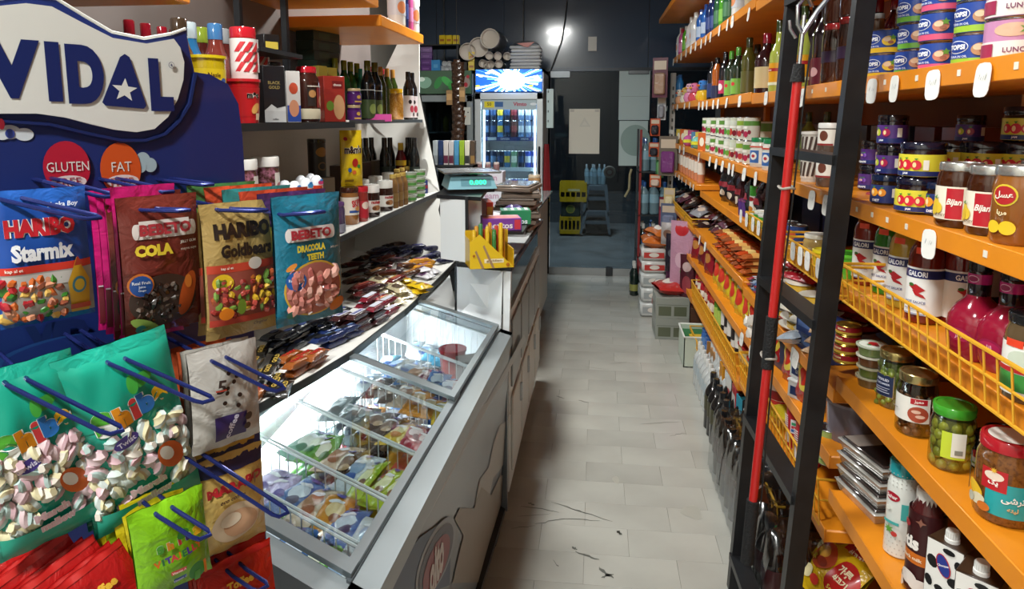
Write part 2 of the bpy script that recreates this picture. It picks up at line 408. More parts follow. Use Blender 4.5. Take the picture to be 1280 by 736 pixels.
def tin(name, h, r, label, prints=None, top=STEEL, seg=22, cat='tin', rim=.003, lid=None):
    b = M(); b.lathe([(0, 0), (r, 0), (r+.0012, .0015), (r, rim), (r, h-rim), (r+.0012, h-.0015), (r, h), (r*.93, h), (r*.92, h-.003), (0, h-.003)], top, seg)
    ps = [('tin_body', b), ('label', lab(r, rim, h-rim, label, prints, seg))]
    if lid: ps.append(('lid', M().lathe([(r*1.04, h-.012), (r*1.05, h-.01), (r*1.05, h+.003), (r*.98, h+.006), (0, h+.005)], gl(lid), seg)))
    return Proto(name, cat, ps)
def tub(name, h, r, body, lid, label=None, prints=None, seg=18, taper=.85, cat='tub', lz=(.15, .8)):
    b = M(); b.lathe([(0, 0), (r*taper, 0), (r, h-.006), (0, h-.006)], body if not isinstance(body, str) else gl(body), seg)
    l = M(); l.lathe([(r*1.0, h-.010), (r*1.06, h-.009), (r*1.06, h-.001), (r*.95, h), (r*.9, h-.003), (0, h-.003)], lid if not isinstance(lid, str) else gl(lid), seg)
    ps = [('tub_body', b), ('lid', l)]
    if label:
        q = M(); f = lambda z: r*(taper+(1-taper)*z/h)+.0008
        q.lathe([(f(h*lz[0]), h*lz[0]), (f(h*lz[1]), h*lz[1])], pr(label), seg)
        if prints: prints(Print(q, lambda u, v, o: ((f(v)+o)*math.sin(u/r), -(f(v)+o)*math.cos(u/r), v), .0005, .01))
        ps.append(('label', q))
    return Proto(name, cat, ps)
def carton(name, w, d, h, col, front=None, side=None, top=None, cat='box', bev=.0015, extra=None, rightside=None, rough=None):
    m = M(); m.box(-w/2, -d/2, 0, w/2, d/2, h, col if not isinstance(col, str) else pr(col), bev)
    if front: front(Print(m, on_front(-d/2), .0003))
    if side: side(Print(m, on_left(-w/2), .0003))
    if rightside: rightside(Print(m, on_right(w/2), .0003))
    if top: top(Print(m, on_top(h), .0003))
    return Proto(name, cat, [('carton', m)]+(extra or []))
def dome(u, v, p=.5): return (max(0, 1-abs(u)**2.6)**p)*(max(0, 1-abs(v)**3.2)**p)
def sack(name, w, h, t, mat, prints=None, cat='bag', lie=True, seed=1, seal=.06, nu=10, nv=14, back=None, wr=.05, crimp=0, hole=False):
    """a filled pouch w wide, h high, t thick. lie: flat on its back, top of the print towards +y; else hanging/standing, front to -y, z from 0"""
    rs = random.Random(seed); ph = [rs.uniform(0, 6.3) for _ in range(6)]
    def d(u, v):                             # u, v in -1..1
        vv = v/(1-2*seal); 
        if abs(vv) > 1: return .0008
        return max(.0008, t/2*dome(u*.985, vv*.985)*(1+wr*math.sin(5*u+ph[0]+3*v)+wr*math.sin(7*v+ph[1]-4*u)+wr*.7*math.sin(11*u*v+ph[2]+6*u)))
    def fr(u, v, o=0, sgn=1):
        uu, vv = max(-1, min(1, u/(w/2))), max(-1, min(1, (v-h/2)/(h/2)))
        q = d(uu, vv)*sgn+o; x = u*(1-.03*dome(uu, vv)*0); 
        x = u*(1-.04*(1-abs(vv)**4)); wv = .002*math.sin(9*uu+ph[3])*(abs(vv) > .9)
        y = v+crimp*math.sin(8*uu+ph[4])*(abs(vv))
        return (x, y-h/2, q+t/2*.9) if lie else (x, -q+wv, y)
    m = M(); mm = film(mat) if isinstance(mat, str) else mat; mb = film(back) if isinstance(back, str) else (back or mm)
    m.grid(lambda a, b: fr((a-.5)*w, b*h, 0), nu, nv, mm)
    m.grid(lambda a, b: fr((a-.5)*w, b*h, 0, -1), nu, nv, mb, flip=True)
    if prints: prints(Print(m, lambda u, v, o: fr(u, v, o+.0006), .0006, .012))
    return m
def bar(l, w, t, col, band=None, text=None, tc='#ffffff', seed=1, crimp=.012, prints=None):
    """a wrapped chocolate bar lying along x, sealed ends"""
    rs = random.Random(seed); m = M(); mm = film(col); n = 12; k = 10; L = l/2-crimp
    def sec(x):
        e = min(1, (L-abs(x))/(.012)) if abs(x) < L else 0
        return max(.06, e**.5 if e > 0 else .06)
    xs = [-l/2, -l/2+crimp*.5, -L, -L+.003, -L+.009, -L/2, 0, L/2, L-.009, L-.003, L, l/2-crimp*.5, l/2]
    vs = []; fs = []
    for x in xs:
        q = sec(x); wr = 1+.06*rs.uniform(-1, 1)
        for i in range(k):
            a = 2*PI*i/k; c, s_ = math.cos(a), math.sin(a)
            sx = (abs(c)**.6)*(1 if c > 0 else -1); sz = (abs(s_)**.6)*(1 if s_ > 0 else -1)
            vs.append((x, sx*w/2*(1 if q > .1 else 1.04), t/2+sz*t/2*q*wr))
    for j in range(len(xs)-1):
        for i in range(k): fs.append((j*k+i, (j+1)*k+i, (j+1)*k+(i+1) % k, j*k+(i+1) % k))
    fs += [tuple(range(k))[::-1], tuple((len(xs)-1)*k+i for i in range(k))]
    fs = [f[::-1] for f in fs]
    m.add(vs, fs, mm)
    P = Print(m, lambda u, v, o: (u, v, t*1.02+o), .0004, .02)
    if band: P.rect(-L*.82, -w*.34, L*.82, w*.34, band)
    if text: P.text(text, 0, 0, w*.4, tc, w=L*1.4, bold=.03)
    if prints: prints(P)
    return m
# ================================================================== right-hand orange shelving
XF = .67
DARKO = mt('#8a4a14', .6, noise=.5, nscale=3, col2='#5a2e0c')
BAYS = {'near': (.62, 1.895), 'second': (1.9, 3.095), 'third': (3.1, 4.645), 'far': (4.65, 6.25)}
LEV = {'near': [2.1, 1.70, 1.385, 1.125, .895, .565, .12], 'second': [2.09, 1.70, 1.385, 1.125, .85, .655, .43, .10],
       'third': [2.11, 1.71, 1.385, 1.12, .87, .64, .39, .07], 'far': [2.12, 1.72, 1.39, 1.16, .86, .63, .38, .06]}
XBACK = 1.12
TAGM = []
for q in range(3):
    m = M(); w, h = .024, .030
    pts = [(w*math.copysign(abs(math.cos(a))**.55, math.cos(a)), -h+h*math.copysign(abs(math.sin(a))**.55, math.sin(a))) for a in [2*PI*i/16 for i in range(16)]]
    m.prism(pts, lambda u, v, d: (-d, -u, v), -.0006, .0006, mt('#e9e8e3', .5))
    rs = random.Random(q); P = Print(m, lambda u, v, o: (-.0006-o, -u, v), .0002)
    for k in range(4): 
        x = -.012+.007*k; P.poly([(x, -.03+rs.uniform(-.006, .004)), (x+.004, -.022+rs.uniform(-.004, .006)), (x+.0045, -.0225), (x+.0008, -.031)], '#9a9a98')
    TAGM.append(m.build('price_tag'))
m = M(); m.box(-.0005, -.006, -.006, .0005, .006, .006, mt('#e3ddce', .5)); STK = m.build('edge_sticker')
BOARD = {}; UNIT = {}
for nm, (y0, y1) in BAYS.items():
    u = empty('shelving_unit', (0, 0, 0)); UNIT[nm] = u
    tag(u, {'near': 'orange steel shelving bay nearest, in front of the ladder', 'second': 'orange steel shelving bay behind the black ladder', 'third': 'orange steel shelving bay just beyond the ladder with baskets', 'far': 'orange steel shelving bay farthest off beside the glass door'}[nm], 'shelf', 'orange shelving bays')
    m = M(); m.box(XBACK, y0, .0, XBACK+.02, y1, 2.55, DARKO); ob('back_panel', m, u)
    for yy in (y0+.012, y1-.012):
        m = M(); m.box(XBACK-.03, yy-.012, 0, XBACK, yy+.012, 2.55, ORANGE); ob('upright', m, u)
    for i, z in enumerate(LEV[nm]):
        x0 = XF+ (.03 if abs(z-1.12) < .05 and nm != 'far' else 0)
        m = M(); m.box(x0, y0+.004, z-.038, XBACK, y1-.004, z, ORANGE, .004); m.box(x0-.001, y0+.004, z-.038, x0+.004, y1-.004, z+.004, ORANGE, .0015)
        BOARD[nm, i] = ob('shelf_board', m, u)
# the highest far shelf juts out further
m = M(); m.box(.54, 4.9, 2.43, XBACK, 6.3, 2.47, ORANGE, .004); ob('shelf_board', m, UNIT['far'])
m = M(); WHP = mt('#c9c9c4', .45); m.box(.655, 6.26, 0, .70, 6.30, 2.0, WHP, .003)
post = ob('upright', m, UNIT['far'])
m = M(); 
for k in range(26): m.box(.67, 6.2585, .1+k*.07, .685, 6.2605, .13+k*.07, pl('#55564f'))
o = ob('slot_holes', m, post); o['kind'] = 'stuff'
rt = random.Random(3)
def tags(bay, lev, pxs, z=None, x=None, sc=1):
    b = BOARD[bay, lev]; zz = (LEV[bay][lev] if z is None else z); x = XF-.004 if x is None else x
    for px in pxs:
        y = yat(px, x, zz-.02); o = ob('price_tag', TAGM[rt.randint(0, 2)], b, (x-.001, y, zz+.0-.004)); o.rotation_euler = (rt.uniform(-.12, .12), rt.uniform(.02, .1), rt.uniform(-.05, .10)); o.scale = (1, sc, sc)
def stickers(bay, lev, pxs):
    b = BOARD[bay, lev]; zz = LEV[bay][lev]
    for px in pxs: ob('edge_sticker', STK, b, (XF-.0018, yat(px, XF, zz-.015), zz-.016))
tags('near', 1, [1091, 1119, 1167, 1231], sc=1.0); stickers('near', 1, [1107, 1147, 1200, 1272])
tags('near', 2, [1162]); stickers('near', 2, [1072, 1091, 1110, 1134, 1233])
tags('second', 1, [973, 1003]); stickers('second', 1, [1016, 1033])
tags('second', 2, [1016, 1034]); tags('second', 2, [931, 945])
tags('third', 2, [874, 888, 896, 904, 912, 917]); tags('third', 1, [874, 879, 884, 892, 898, 909, 925, 958], sc=.9)
tags('far', 1, [834, 842, 847, 856, 862], sc=.8); tags('far', 0, [842, 847, 852, 858, 864, 870]); tags('third', 0, [877, 883, 889, 900, 910, 916]); tags('second', 0, [937])
tags('far', 3, [845, 849, 853, 858, 863, 867], sc=.75); tags('third', 4, [875, 882]); tags('second', 5, [928, 939, 946]); tags('second', 4, [996, 993]); tags('far', 2, [850, 855])
def basket(bay, lev, y0, y1, zt, x=XF, n=None, zmid=None, z0=None):
    """yellow wire front of a basket shelf: rails, and each upright wire an object"""
    b = empty('wire_basket'); b.parent = UNIT[bay]; z0 = LEV[bay][lev]-.012 if z0 is None else z0
    m = M()
    for z, xx, r in ((zt, x-.012, .0042), (zmid or z0+(zt-z0)*.55, x-.006, .003), (z0, x, .0035)): m.tube([(x+.1, y0, z), (xx, y0, z), (xx, y1, z), (x+.1, y1, z)], r, YWIRE, 6)
    ob('rail', m, b)
    w = M(); w.tube([(0, 0, 0), (-.012, 0, zt-z0)], .0022, YWIRE, 5); wm = w.build('wire')
    n = n or int((y1-y0)/.034)
    for k in range(n+1): ob('wire', wm, b, (x, y0+(y1-y0)*k/n, z0))
    return b
basket('near', 3, .80, 1.88, 1.215, n=27)
basket('second', 3, 1.93, 2.42, 1.195, n=18); basket('second', 3, 2.52, 3.05, 1.195, n=18)
basket('third', 6, 3.15, 4.6, .52, n=34); basket('second', 6, 1.95, 3.05, .56, n=26); basket('second', 7, 2.34, 3.05, .24, n=18); basket('third', 7, 3.15, 4.6, .2, n=34)
basket('far', 4, 4.7, 6.2, .92, n=30)
for px in (991, 1000, 1009, 1023): o = ob('price_tag', TAGM[0], UNIT['second'], (XF-.017, yat(px, XF-.017, 1.17), 1.195)); 
for px in (926, 933, 941, 948, 956): o = ob('price_tag', TAGM[1], UNIT['second'], (XF-.017, yat(px, XF-.017, 1.17), 1.195))
# ---- goods -------------------------------------------------------
RB = -PI/2                               # facing the aisle
rg = random.Random(11)
def rshelf(proto, px, z, dx, label, rot=None, group=None, jit=.0, scale=1, y=None):
    """stand a product on a right-hand shelf: dx is the depth of its centre behind the shelf edge"""
    x = XF+dx; yy = yat(px, x, z) if y is None else y
    return proto.put((x, yy, z+.0006), (RB+.55 if rot is None else rot)+rg.uniform(-.12, .12), label, group, scale)
def fruit(u, v, r, c, leaf='#3f7a2c'):
    return lambda P: (P.ell(u, v, r, r*.9, c), P.poly([(u, v+r*.8), (u+r*.5, v+r*1.3), (u+r*.1, v+r*1.35)], leaf))
# --- tinned tuna
def topsi(band, blob):
    def f(P):
        P.rect(-.126, .004, .126, .016, band); P.ell(-.016, .038, .0225, .0125, '#e9eef4', 20); P.ell(-.016, .038, .021, .011, '#24408f', 20)
        P.text('TOPSI', -.016, .038, .010, '#f4f6fa', w=.034, bold=.05); P.text('TUNA IN OIL', -.012, .0195, .0045, '#dfe4ef')
        P.ell(.026, .032, .015, .012, blob); P.ell(.022, .036, .008, .006, '#e9c9a4'); P.ell(.03, .028, .006, .004, '#a4624a'); P.star(.034, .04, .008, '#6a9a3c', 5, .5)
        P.ell(-.075, .035, .014, .012, blob); P.text('TOPSI', .1, .038, .01, '#f4f6fa', bold=.05)
    return f
TUNA = {k: tin('tuna_tin', .062, .041, '#25479c', topsi(b, c)) for k, b, c in [('lemon', '#e2b62c', '#e8c23a'), ('green', '#69a83a', '#c98d6a'), ('pink', '#d9587c', '#c77a64'), ('lime', '#9cc43a', '#b98a62')]}
CHICK = tin('luncheon_tin', .075, .05, '#c58bb4', lambda P: (P.rect(-.15, .004, .15, .036, '#e8e4e0'), P.ell(.01, .055, .03, .012, '#d9b59a'), P.star(.03, .055, .012, '#6fa04a', 6), P.rect(-.06, .008, -.02, .032, '#9f2f52'), P.text('LUNCHEON', .03, .02, .009, '#7a3a5e')))
for key, px, dx, n, z in [('lemon', 1106, .075, 2, 0), ('green', 1142, .10, 4, 0), ('pink', 1174, .075, 4, 0), ('lime', 1219, .075, 4, 0)]:
    y = yat(px, XF+dx, 1.70)
    for k in range(n):
        TUNA[key].put((XF+dx+rg.uniform(-.003, .003), y+rg.uniform(-.003, .003), 1.7006+k*.0625), RB+.62+rg.uniform(-.15, .15), 'blue tuna tin with %s band, %s from the bottom of its stack' % ({'lemon': 'yellow', 'green': 'leaf green', 'pink': 'pink', 'lime': 'lime green'}[key], ORD[k]), 'stacked tuna tins on the near shelf')
for k in range(3): CHICK.put((XF+.085, yat(1268, XF+.085, 1.70), 1.7006+k*.0758), RB+.75, 'wide mauve and white luncheon meat tin, %s up at the shelf end' % ORD[k], 'stacked luncheon tins')
BURG = bottle('syrup_bottle', .27, .036, '#3c0e14', '#7d1220', '#5b1a24', (.12, .5), seg=16)
for i, px in enumerate((1092, 1112, 1133)): rshelf(BURG, px, 1.70, .2+.03*i, 'dark burgundy syrup bottle behind the tuna tins, %s from the ladder' % ORD[i], group='dark bottles behind the tuna')
for i, px in enumerate((1103, 1118)):
    CAPJ = jar('spice_jar', .05, .016, '#5b3a22', '#8d8f90', lidh=.012) if i == 0 else CAPJ
    CAPJ.put((XF+.072+.02*i, yat(1097+20*i, XF+.072, 1.83), 1.7006+.125), 0, 'small silver-lidded spice jar standing on the %s side of the yellow-band tuna tins' % ('ladder' if i == 0 else 'far'), 'spice jars on the tins')
# --- jams and honey on the second shelf
def jamlab(base, blobs, strip='#23306c', txt='JAM'):
    def f(P):
        P.rect(-.1, .006, .1, .017, strip)
        for u, c, r in blobs: P.ell(u, .031, r, r*1.05, c); P.ell(u-r*.3, .031, r*.35, r*.6, '#f3d8a0'); P.poly([(u, .031+r), (u+.004, .031+r*1.5), (u-.004, .031+r*1.45)], '#4d8c34')
        P.text(txt, 0, .0115, .006, '#e9eaf2', bold=.04); P.rect(.033, .02, .043, .042, '#ece9df')
    return f
FIG = jar('fig_jam_jar', .074, .034, '#15101c', '#16141c', '#54307c', (.08, .82), jamlab(0, [(-.012, '#b8c43a', .008), (.010, '#b02a52', .009)]), lidh=.014, neck=.96)
GRAPE = jar('grape_jam_jar', .074, .034, '#15101c', '#1a1a26', '#54307c', (.08, .82), jamlab(0, [(-.008, '#7a4cb0', .006), (.004, '#8a5cc0', .006), (.0, '#6a3ca0', .005)], txt='GRAPE'), lidh=.014, neck=.96)
QUINCE = jar('quince_jam_jar', .074, .036, '#2a1a10', '#14203c', '#27366f', (.08, .82), jamlab(0, [(-.008, '#e79a2a', .010), (.012, '#e08a24', .009)], txt='DIET'), lidh=.014, neck=.96)
STRAW = jar('strawberry_jam_jar', .080, .047, '#1c0b10', '#15172a', '#dcd23c', (.08, .82), jamlab(0, [(-.020, '#d3263a', .010), (.0, '#d3263a', .011), (.020, '#d3263a', .010)]), lidh=.014, neck=.96)
rowA = [(FIG, 1085, .18, 0), (FIG, 1085, .18, 1), (FIG, 1108, .075, 0), (QUINCE, 1108, .075, 0)]
def stack(proto, px, dx, z, hs, label, group, rot=None, bot=0):
    y = yat(px, XF+dx, z)
    for k in range(hs[0], hs[1]):
        proto.put((XF+dx+rg.uniform(-.002, .002), y+rg.uniform(-.002, .002), z+.0006+k*hs[2]), (RB+.6 if rot is None else rot)+rg.uniform(-.2, .2), label.replace('#', ORD[k]), group)
stack(GRAPE, 1088, .16, 1.385, (0, 2, .0745), 'purple grape jam jar beside the ladder, # in its stack', 'jam jars'); 
stack(QUINCE, 1108, .065, 1.385, (0, 1, .0745), 'navy quince jam jar at the bottom of the front stack', 'jam jars')
stack(FIG, 1109, .065, 1.385, (1, 3, .0745), 'purple fig jam jar, # in the front stack by the ladder', 'jam jars')
stack(STRAW, 1147, .07, 1.385, (0, 2, .0805), 'wide yellow-labelled strawberry jam jar, # in the front stack', 'jam jars')
stack(QUINCE, 1174, .10, 1.385, (0, 1, .0745), 'navy quince jam jar between strawberry jar and pale honey jars', 'jam jars')
stack(STRAW, 1186, .20, 1.385, (0, 2, .0805), 'wide yellow-labelled strawberry jam jar behind the honey jars, # in its stack', 'jam jars')
stack(STRAW, 1225, .24, 1.385, (0, 2, .0805), 'yellow-labelled strawberry jar near the back panel, # in its stack', 'jam jars')
stack(FIG, 1205, .33, 1.385, (0, 3, .0745), 'dark fig jam jar against the back panel, # in its stack', 'jam jars')
stack(GRAPE, 1150, .27, 1.385, (0, 2, .0745), 'purple grape jam jar against the shelf back, # in its stack', 'jam jars')
stack(STRAW, 1272, .30, 1.385, (0, 3, .0805), 'yellow-labelled strawberry jar at the near end, # in its stack', 'jam jars')
def bijan(P):
    P.rect(-.003, .018, .026, .078, '#b5222e'); P.text('Bijan', .0115, .05, .016, '#f6efe2', w=.025, bold=.03, shear=.25)
    for u, v in ((-.026, .046), (-.018, .038), (-.029, .034)): P.ell(u, v, .009, .011, '#e3c23a'); 
    P.poly([(-.03, .058), (-.02, .064), (-.022, .056)], '#5b8c34'); P.text('HONEY', -.012, .025, .005, '#7d6a4a'); P.rect(.03, .02, .05, .08, '#d9d4c4')
HON = jar('quince_preserve_jar', .128, .041, '#3a1a0a', mt('#b9bab6', .25, .8), '#e9e2cf', (.14, .72), bijan, lidh=.015)
rshelf(HON, 1196, 1.385, .055, 'brown preserve jar with white and red label, first of the pale-labelled pair'); rshelf(HON, 1236, 1.385, .065, 'brown preserve jar with white and red label, second of the pale-labelled pair')
GIN = jar('honey_jar', .135, .043, '#8a5420', mt('#b9bab6', .25, .8), None, lidh=.016)
GIN.parts.append(('label', (lambda m: (lambda P: (P.ell(0, .085, .021, .019, '#d9c43a'), P.ell(0, .085, .018, .016, '#b0282c'), P.text('رز', 0, .085, .014, '#f3e8d8') if False else P.text(arabic('عسل'), 0, .085, .014, '#f3e8d8', bold=.03), P.text(arabic('مربا'), 0, .055, .011, '#f0e2b4', bold=.03), P.ell(-.012, .03, .011, .011, '#e7c22c'), P.ell(.010, .03, .012, .012, '#e7c22c')))(Print(m, on_cyl(.043), .0008)) and m)(M()).build('label'), []))
rshelf(GIN, 1271, 1.385, .06, 'amber honey jar with printed emblem, nearest on the jam shelf')
rshelf(GIN, 1300, 1.385, .19, 'amber honey jar half hidden at the near end behind')
# --- hot sauces in the basket
def galori(P):
    P.rect(-.118, .108, .118, .128, '#232a63'); P.text('GALORI', 0, .118, .0125, '#eef0f4', w=.044, bold=.03); 
    P.poly([(-.018, .088), (.0, .094), (.02, .082), (.004, .072), (-.006, .08)], '#b0242a'); P.poly([(-.008, .080), (.016, .070), (.022, .062), (.0, .068)], '#b0242a'); P.ell(-.01, .092, .006, .004, '#3d6a2c')
    P.text('HOT SAUCE', 0, .052, .006, '#3d4a86'); P.rect(-.022, .022, .022, .026, '#9aa0b4'); P.rect(-.022, .034, .01, .037, '#9aa0b4')
def gal(col, cap): return bottle('hot_sauce_bottle', .265, .039, col, cap, '#e9ebe8', (.08, .50), neck=.36, sh=.58, prints=galori, seg=20, capz=.89,
    extra=lambda h, r: [('price_sticker', (lambda m: (Print(m, on_cyl(r), .0004).rect(-.006, .165, .02, .18, '#e8502a'), m)[1])(M()))])
CAPR = mt('#a01c34', .4, bump=.5, bscale=300); CAPK = mt('#1c2119', .4, bump=.5, bscale=300)
G1 = gal('#7d2414', CAPR); G2 = gal('#2c7a1c', CAPK); G3 = gal('#b99a34', CAPK); G4 = gal('#6a1c10', CAPR)
zb = 1.125; 
for pro, px, dx, lb in [(G1, 1082, .085, 'brown-red hot sauce bottle next to the ladder'), (G2, 1108, .10, 'bright green hot sauce bottle in the yellow wire basket'), (G3, 1128, .085, 'mustard-yellow hot sauce bottle in the wire basket'), (G4, 1153, .075, 'red hot sauce bottle at the front with its label facing out'), (G4, 1196, .14, 'dark red hot sauce bottle turned sideways behind the front one')]: rshelf(pro, px, zb, dx+.03, lb, rot=RB+.6 if '1196' not in str(px) else RB+1.3)
DKB = bottle('dark_sauce_bottle', .24, .036, '#1a0d0a', '#101012', '#c9c7bf', (.1, .45), seg=14)
for i, px in enumerate((1125, 1165, 1210, 1230)): rshelf(DKB, px, zb, .28+.02*i, 'dark sauce bottle at the back of the wire basket, %s from the ladder' % ORD[i], group='dark bottles at the basket back')
def pomx(h, r):
    n = M(); n.lathe([(.0195, .125), (.0205, .13), (.0205, .172), (.017, .18)], gl('#1c0f18'), 18)
    q = M(); P = Print(q, on_cyl(.0205), .0006); q.lathe([(.0211, .152), (.0211, .172)], gl('#b0246e'), 18); P.o = .0012; P.ell(0, .162, .010, .007, '#e8b4d0'); P.ell(0, .162, .0085, .0055, '#8c1650')
    e = M(); P = Print(e, lambda u, v, o: (u, -math.sqrt(max(.0001, .052**2-u*u-(v-.06)**2*.9))-o, v), .0006); P.ell(0, .05, .024, .016, '#8c1640'); P.ell(0, .05, .020, .012, '#a82050'); P.text(arabic('انار'), 0, .05, .012, '#efb8cc', bold=.03)
    return [('neck_sleeve', n), ('neck_band', q), ('emblem', e)]
POM = Proto('pomegranate_sauce_bottle', 'bottle', [('bottle_body', M().lathe([(0, 0), (.036, 0), (.047, .02), (.052, .055), (.049, .085), (.036, .108), (.022, .122), (.0195, .13), (0, .13)], gl('#8c1430'), 24)), ('cap', M().lathe([(.018, .176), (.021, .178), (.021, .205), (.019, .209), (0, .209)], gl('#141216'), 16))]+pomx(0, 0))
for i, px in enumerate((1216, 1256, 1276)): rshelf(POM, px, zb, (.09, .11, .2)[i], 'crimson round pomegranate sauce bottle with black neck, %s from the ladder' % ORD[i], group='pomegranate sauce bottles')
TOM = jar('pepper_paste_jar', .15, .045, '#5a4a34', '#16181a', '#e9ebe6', (.1, .75), lambda P: (P.rect(-.05, .02, .05, .05, '#3a8a3c'), P.rect(-.03, .095, .0, .108, '#e0452a'), P.ell(.0, .075, .024, .016, '#c9d6c4'), P.rect(-.05, .052, .05, .060, '#b0262a')))
rshelf(TOM, 1288, zb, .075, 'glass jar with dotted white and green label at the basket end')
# --- pickles
OLIVE = mt('#aaa63c', .3, coat=.3, rnd=.18); CLEAR = glassmat('jar_glass', '#dfe6d8', .07)
def bits(kind, r, h, mat_, n, size, seed, sx=1.25):
    rs = random.Random(seed); me = M(); me.lathe([(0, -size*sx)]+[(size*math.cos(a), size*sx*math.sin(a)) for a in (-1.0, -.5, 0, .5, 1.0)]+[(0, size*sx)], mat_, 9); me = me.build(kind)
    out = []; lay = int(h/(size*1.75)); 
    for L in range(lay):
        k = max(5, int(2*PI*(r-size)/(size*2.05)))
        for i in range(k):
            a = 2*PI*(i+.5*(L % 2))/k+rs.uniform(-.1, .1); out.append((me, ((r-size*1.05)*math.cos(a), (r-size*1.05)*math.sin(a), size*1.1+L*size*1.75+rs.uniform(-.0015, .0015)), (rs.uniform(-.9, .9), rs.uniform(-.9, .9), 0)))
    return out
def glass_jar(name, h, r, lid, label, prints, kind, matc, n, size, core, lz=(.2, .7), loc=None, rot=0, text='', half=False, sx=1.25):
    ro = empty(name, loc, rot); tag(ro, text, 'jar'); zl = h-.016
    g = M(); g.lathe([(0, 0), (r*.9, 0), (r, .006), (r, zl*.82), (r*.9, zl*.95), (r*.9, zl)], CLEAR, 24); ob('glass', g, ro)
    c = M(); c.lathe([(0, .003), (r*.8, .003), (r*.8, zl*.9), (0, zl*.9)], core, 16); ob('brine', c, ro)
    for me, l, e in bits(kind, r*.97, zl*.86, matc, n, size, 5, sx):
        if l[1]*math.cos(rot)+l[0]*math.sin(rot) > .5*r and False: continue
        o = ob(me.name.split('.')[0], me, ro, l, e)
    l = M(); rl = r*.96; l.lathe([(rl*.97, zl-.004), (rl, zl-.002), (rl, h-.002), (rl*.96, h), (rl*.84, h), (rl*.82, h-.002), (0, h-.002)], lid, 26); ob('lid', l, ro)
    if label:
        q = M(); P = Print(q, on_cyl(r), .0006); prints(P); ob('label', q, ro)
    return ro
z3 = .8956
def rl(px, dx, z=z3): return (XF+dx, yat(px, XF+dx, z), z)
glass_jar('olive_jar', .132, .0405, gl('#3f9a2c'), 1, lambda P: (P.rect(.002, .03, .045, .085, '#c3d63a'), P.rect(.02, .035, .045, .085, '#e6e8dc'), P.rect(.026, .04, .04, .05, '#8a8c80')), 'olive', OLIVE, 40, .0108, mt('#6a6a24', .3), loc=rl(1187, .062), rot=RB+.6, text='jar of green olives with bright green lid')
glass_jar('pickled_onion_jar', .142, .041, mt('#c4b47c', .22, .9), 1, lambda P: (P.rect(-.052, .036, .052, .092, '#e6e4dc'), P.rect(.012, .078, .045, .091, '#b3202c'), P.text(arabic('ممیز'), .028, .0845, .008, '#f4ece4', bold=.04), P.ell(.028, .056, .020, .018, '#a84a34'), P.ell(.024, .062, .009, .004, '#e0b8a4'), P.ell(.032, .052, .009, .004, '#e0b8a4'), P.star(-.036, .052, .006, '#3a3a3c', 4), P.star(-.036, .066, .004, '#3a3a3c', 4), P.rect(-.03, .06, -.012, .062, '#9a9a96')), 'onion', mt('#6a3a20', .25, coat=.5, rnd=.25), 30, .0105, mt('#2c1208', .2), loc=rl(1143, .06), rot=RB+.55, text='jar of dark pickled garlic with white and red label', sx=1.1)
glass_jar('gherkin_jar', .142, .040, mt('#bfae70', .22, .9), 1, lambda P: (P.rect(-.022, .030, .03, .085, '#c9b478'), P.rect(-.021, .031, .029, .084, '#1e2a4a'), P.text('PICKLED', .004, .072, .006, '#d8dcea'), P.text('CUCUMBER', .004, .062, .005, '#c4cadc'), P.rect(-.015, .04, .022, .042, '#aab0c4'), P.rect(-.015, .046, .018, .048, '#aab0c4'), P.rect(-.015, .052, .022, .0535, '#aab0c4')), 'gherkin', mt('#6f7a2c', .3, coat=.3, rnd=.2), 30, .0095, mt('#4d5420', .3), loc=rl(1117, .075), rot=RB+.35, text='gold-lidded jar of gherkins with navy label', sx=1.9)
def yek(P):
    P.rect(-.004, .018, .062, .078, '#2aa0a4'); P.rect(-.012, .062, .028, .1, '#b8242a'); P.ell(.008, .088, .015, .008, '#e8d6c4'); P.text(arabic('یک'), .008, .0765, .012, '#f4eee6', bold=.05); P.star(.008, .0985, .006, '#e0b13a', 9)
    P.text(arabic('ترشی'), .038, .052, .014, '#eef2ee', bold=.03); P.text(arabic('لیته'), .038, .036, .010, '#d8b07a', bold=.03)
    P.ell(-.022, .052, .018, .011, '#e3b62c', rot=-.5); P.ell(-.014, .036, .014, .010, '#d9cfb0', rot=.4); P.ell(-.002, .028, .010, .008, '#c9702a'); P.ell(-.026, .034, .007, .009, '#b9b8a4')
    P.rect(-.062, .03, -.058, .1, '#2aa0a4')
YEK = jar('pickle_relish_jar', .150, .0485, mt('#7a4c22', .15, coat=.7, noise=.8, nscale=160, col2='#4c2a10'), '#a81e28', None, lidh=.020, seg=28)
YEK.parts.append(('label', (lambda m: (yek(Print(m, on_cyl(.0485), .0006)), m)[1])(M()).build('label'), []))
YEK.parts.append(('lid_disc', M().lathe([(.034, .1496), (.034, .1502), (0, .1502)], pr('#e0ddd4'), 24).build('lid_disc'), []))
rshelf(YEK, 1254, z3, .066, 'large relish jar with red lid and teal label'); 
YEK2 = jar('chutney_jar', .15, .0485, '#3c3214', '#8a7a34', '#c9cabc', (.2, .6), lidh=.018)
rshelf(YEK2, 1312, z3, .08, 'dark chutney jar cut off at the near end of the pickle shelf', y=.93)
CAV = jar('caviar_jar', .072, .031, '#1a1612', '#121214', '#d9d6cc', (.12, .7), lambda P: (P.ell(0, .034, .014, .008, '#a03030'), P.rect(-.03, .012, .03, .016, '#7c8a3c')), lidh=.022)
for i, (px, dx) in enumerate(((1232, .13), (1248, .17))): rshelf(CAV, px, z3, dx, 'squat black-lidded jar behind the olives, %s one' % ORD[i])
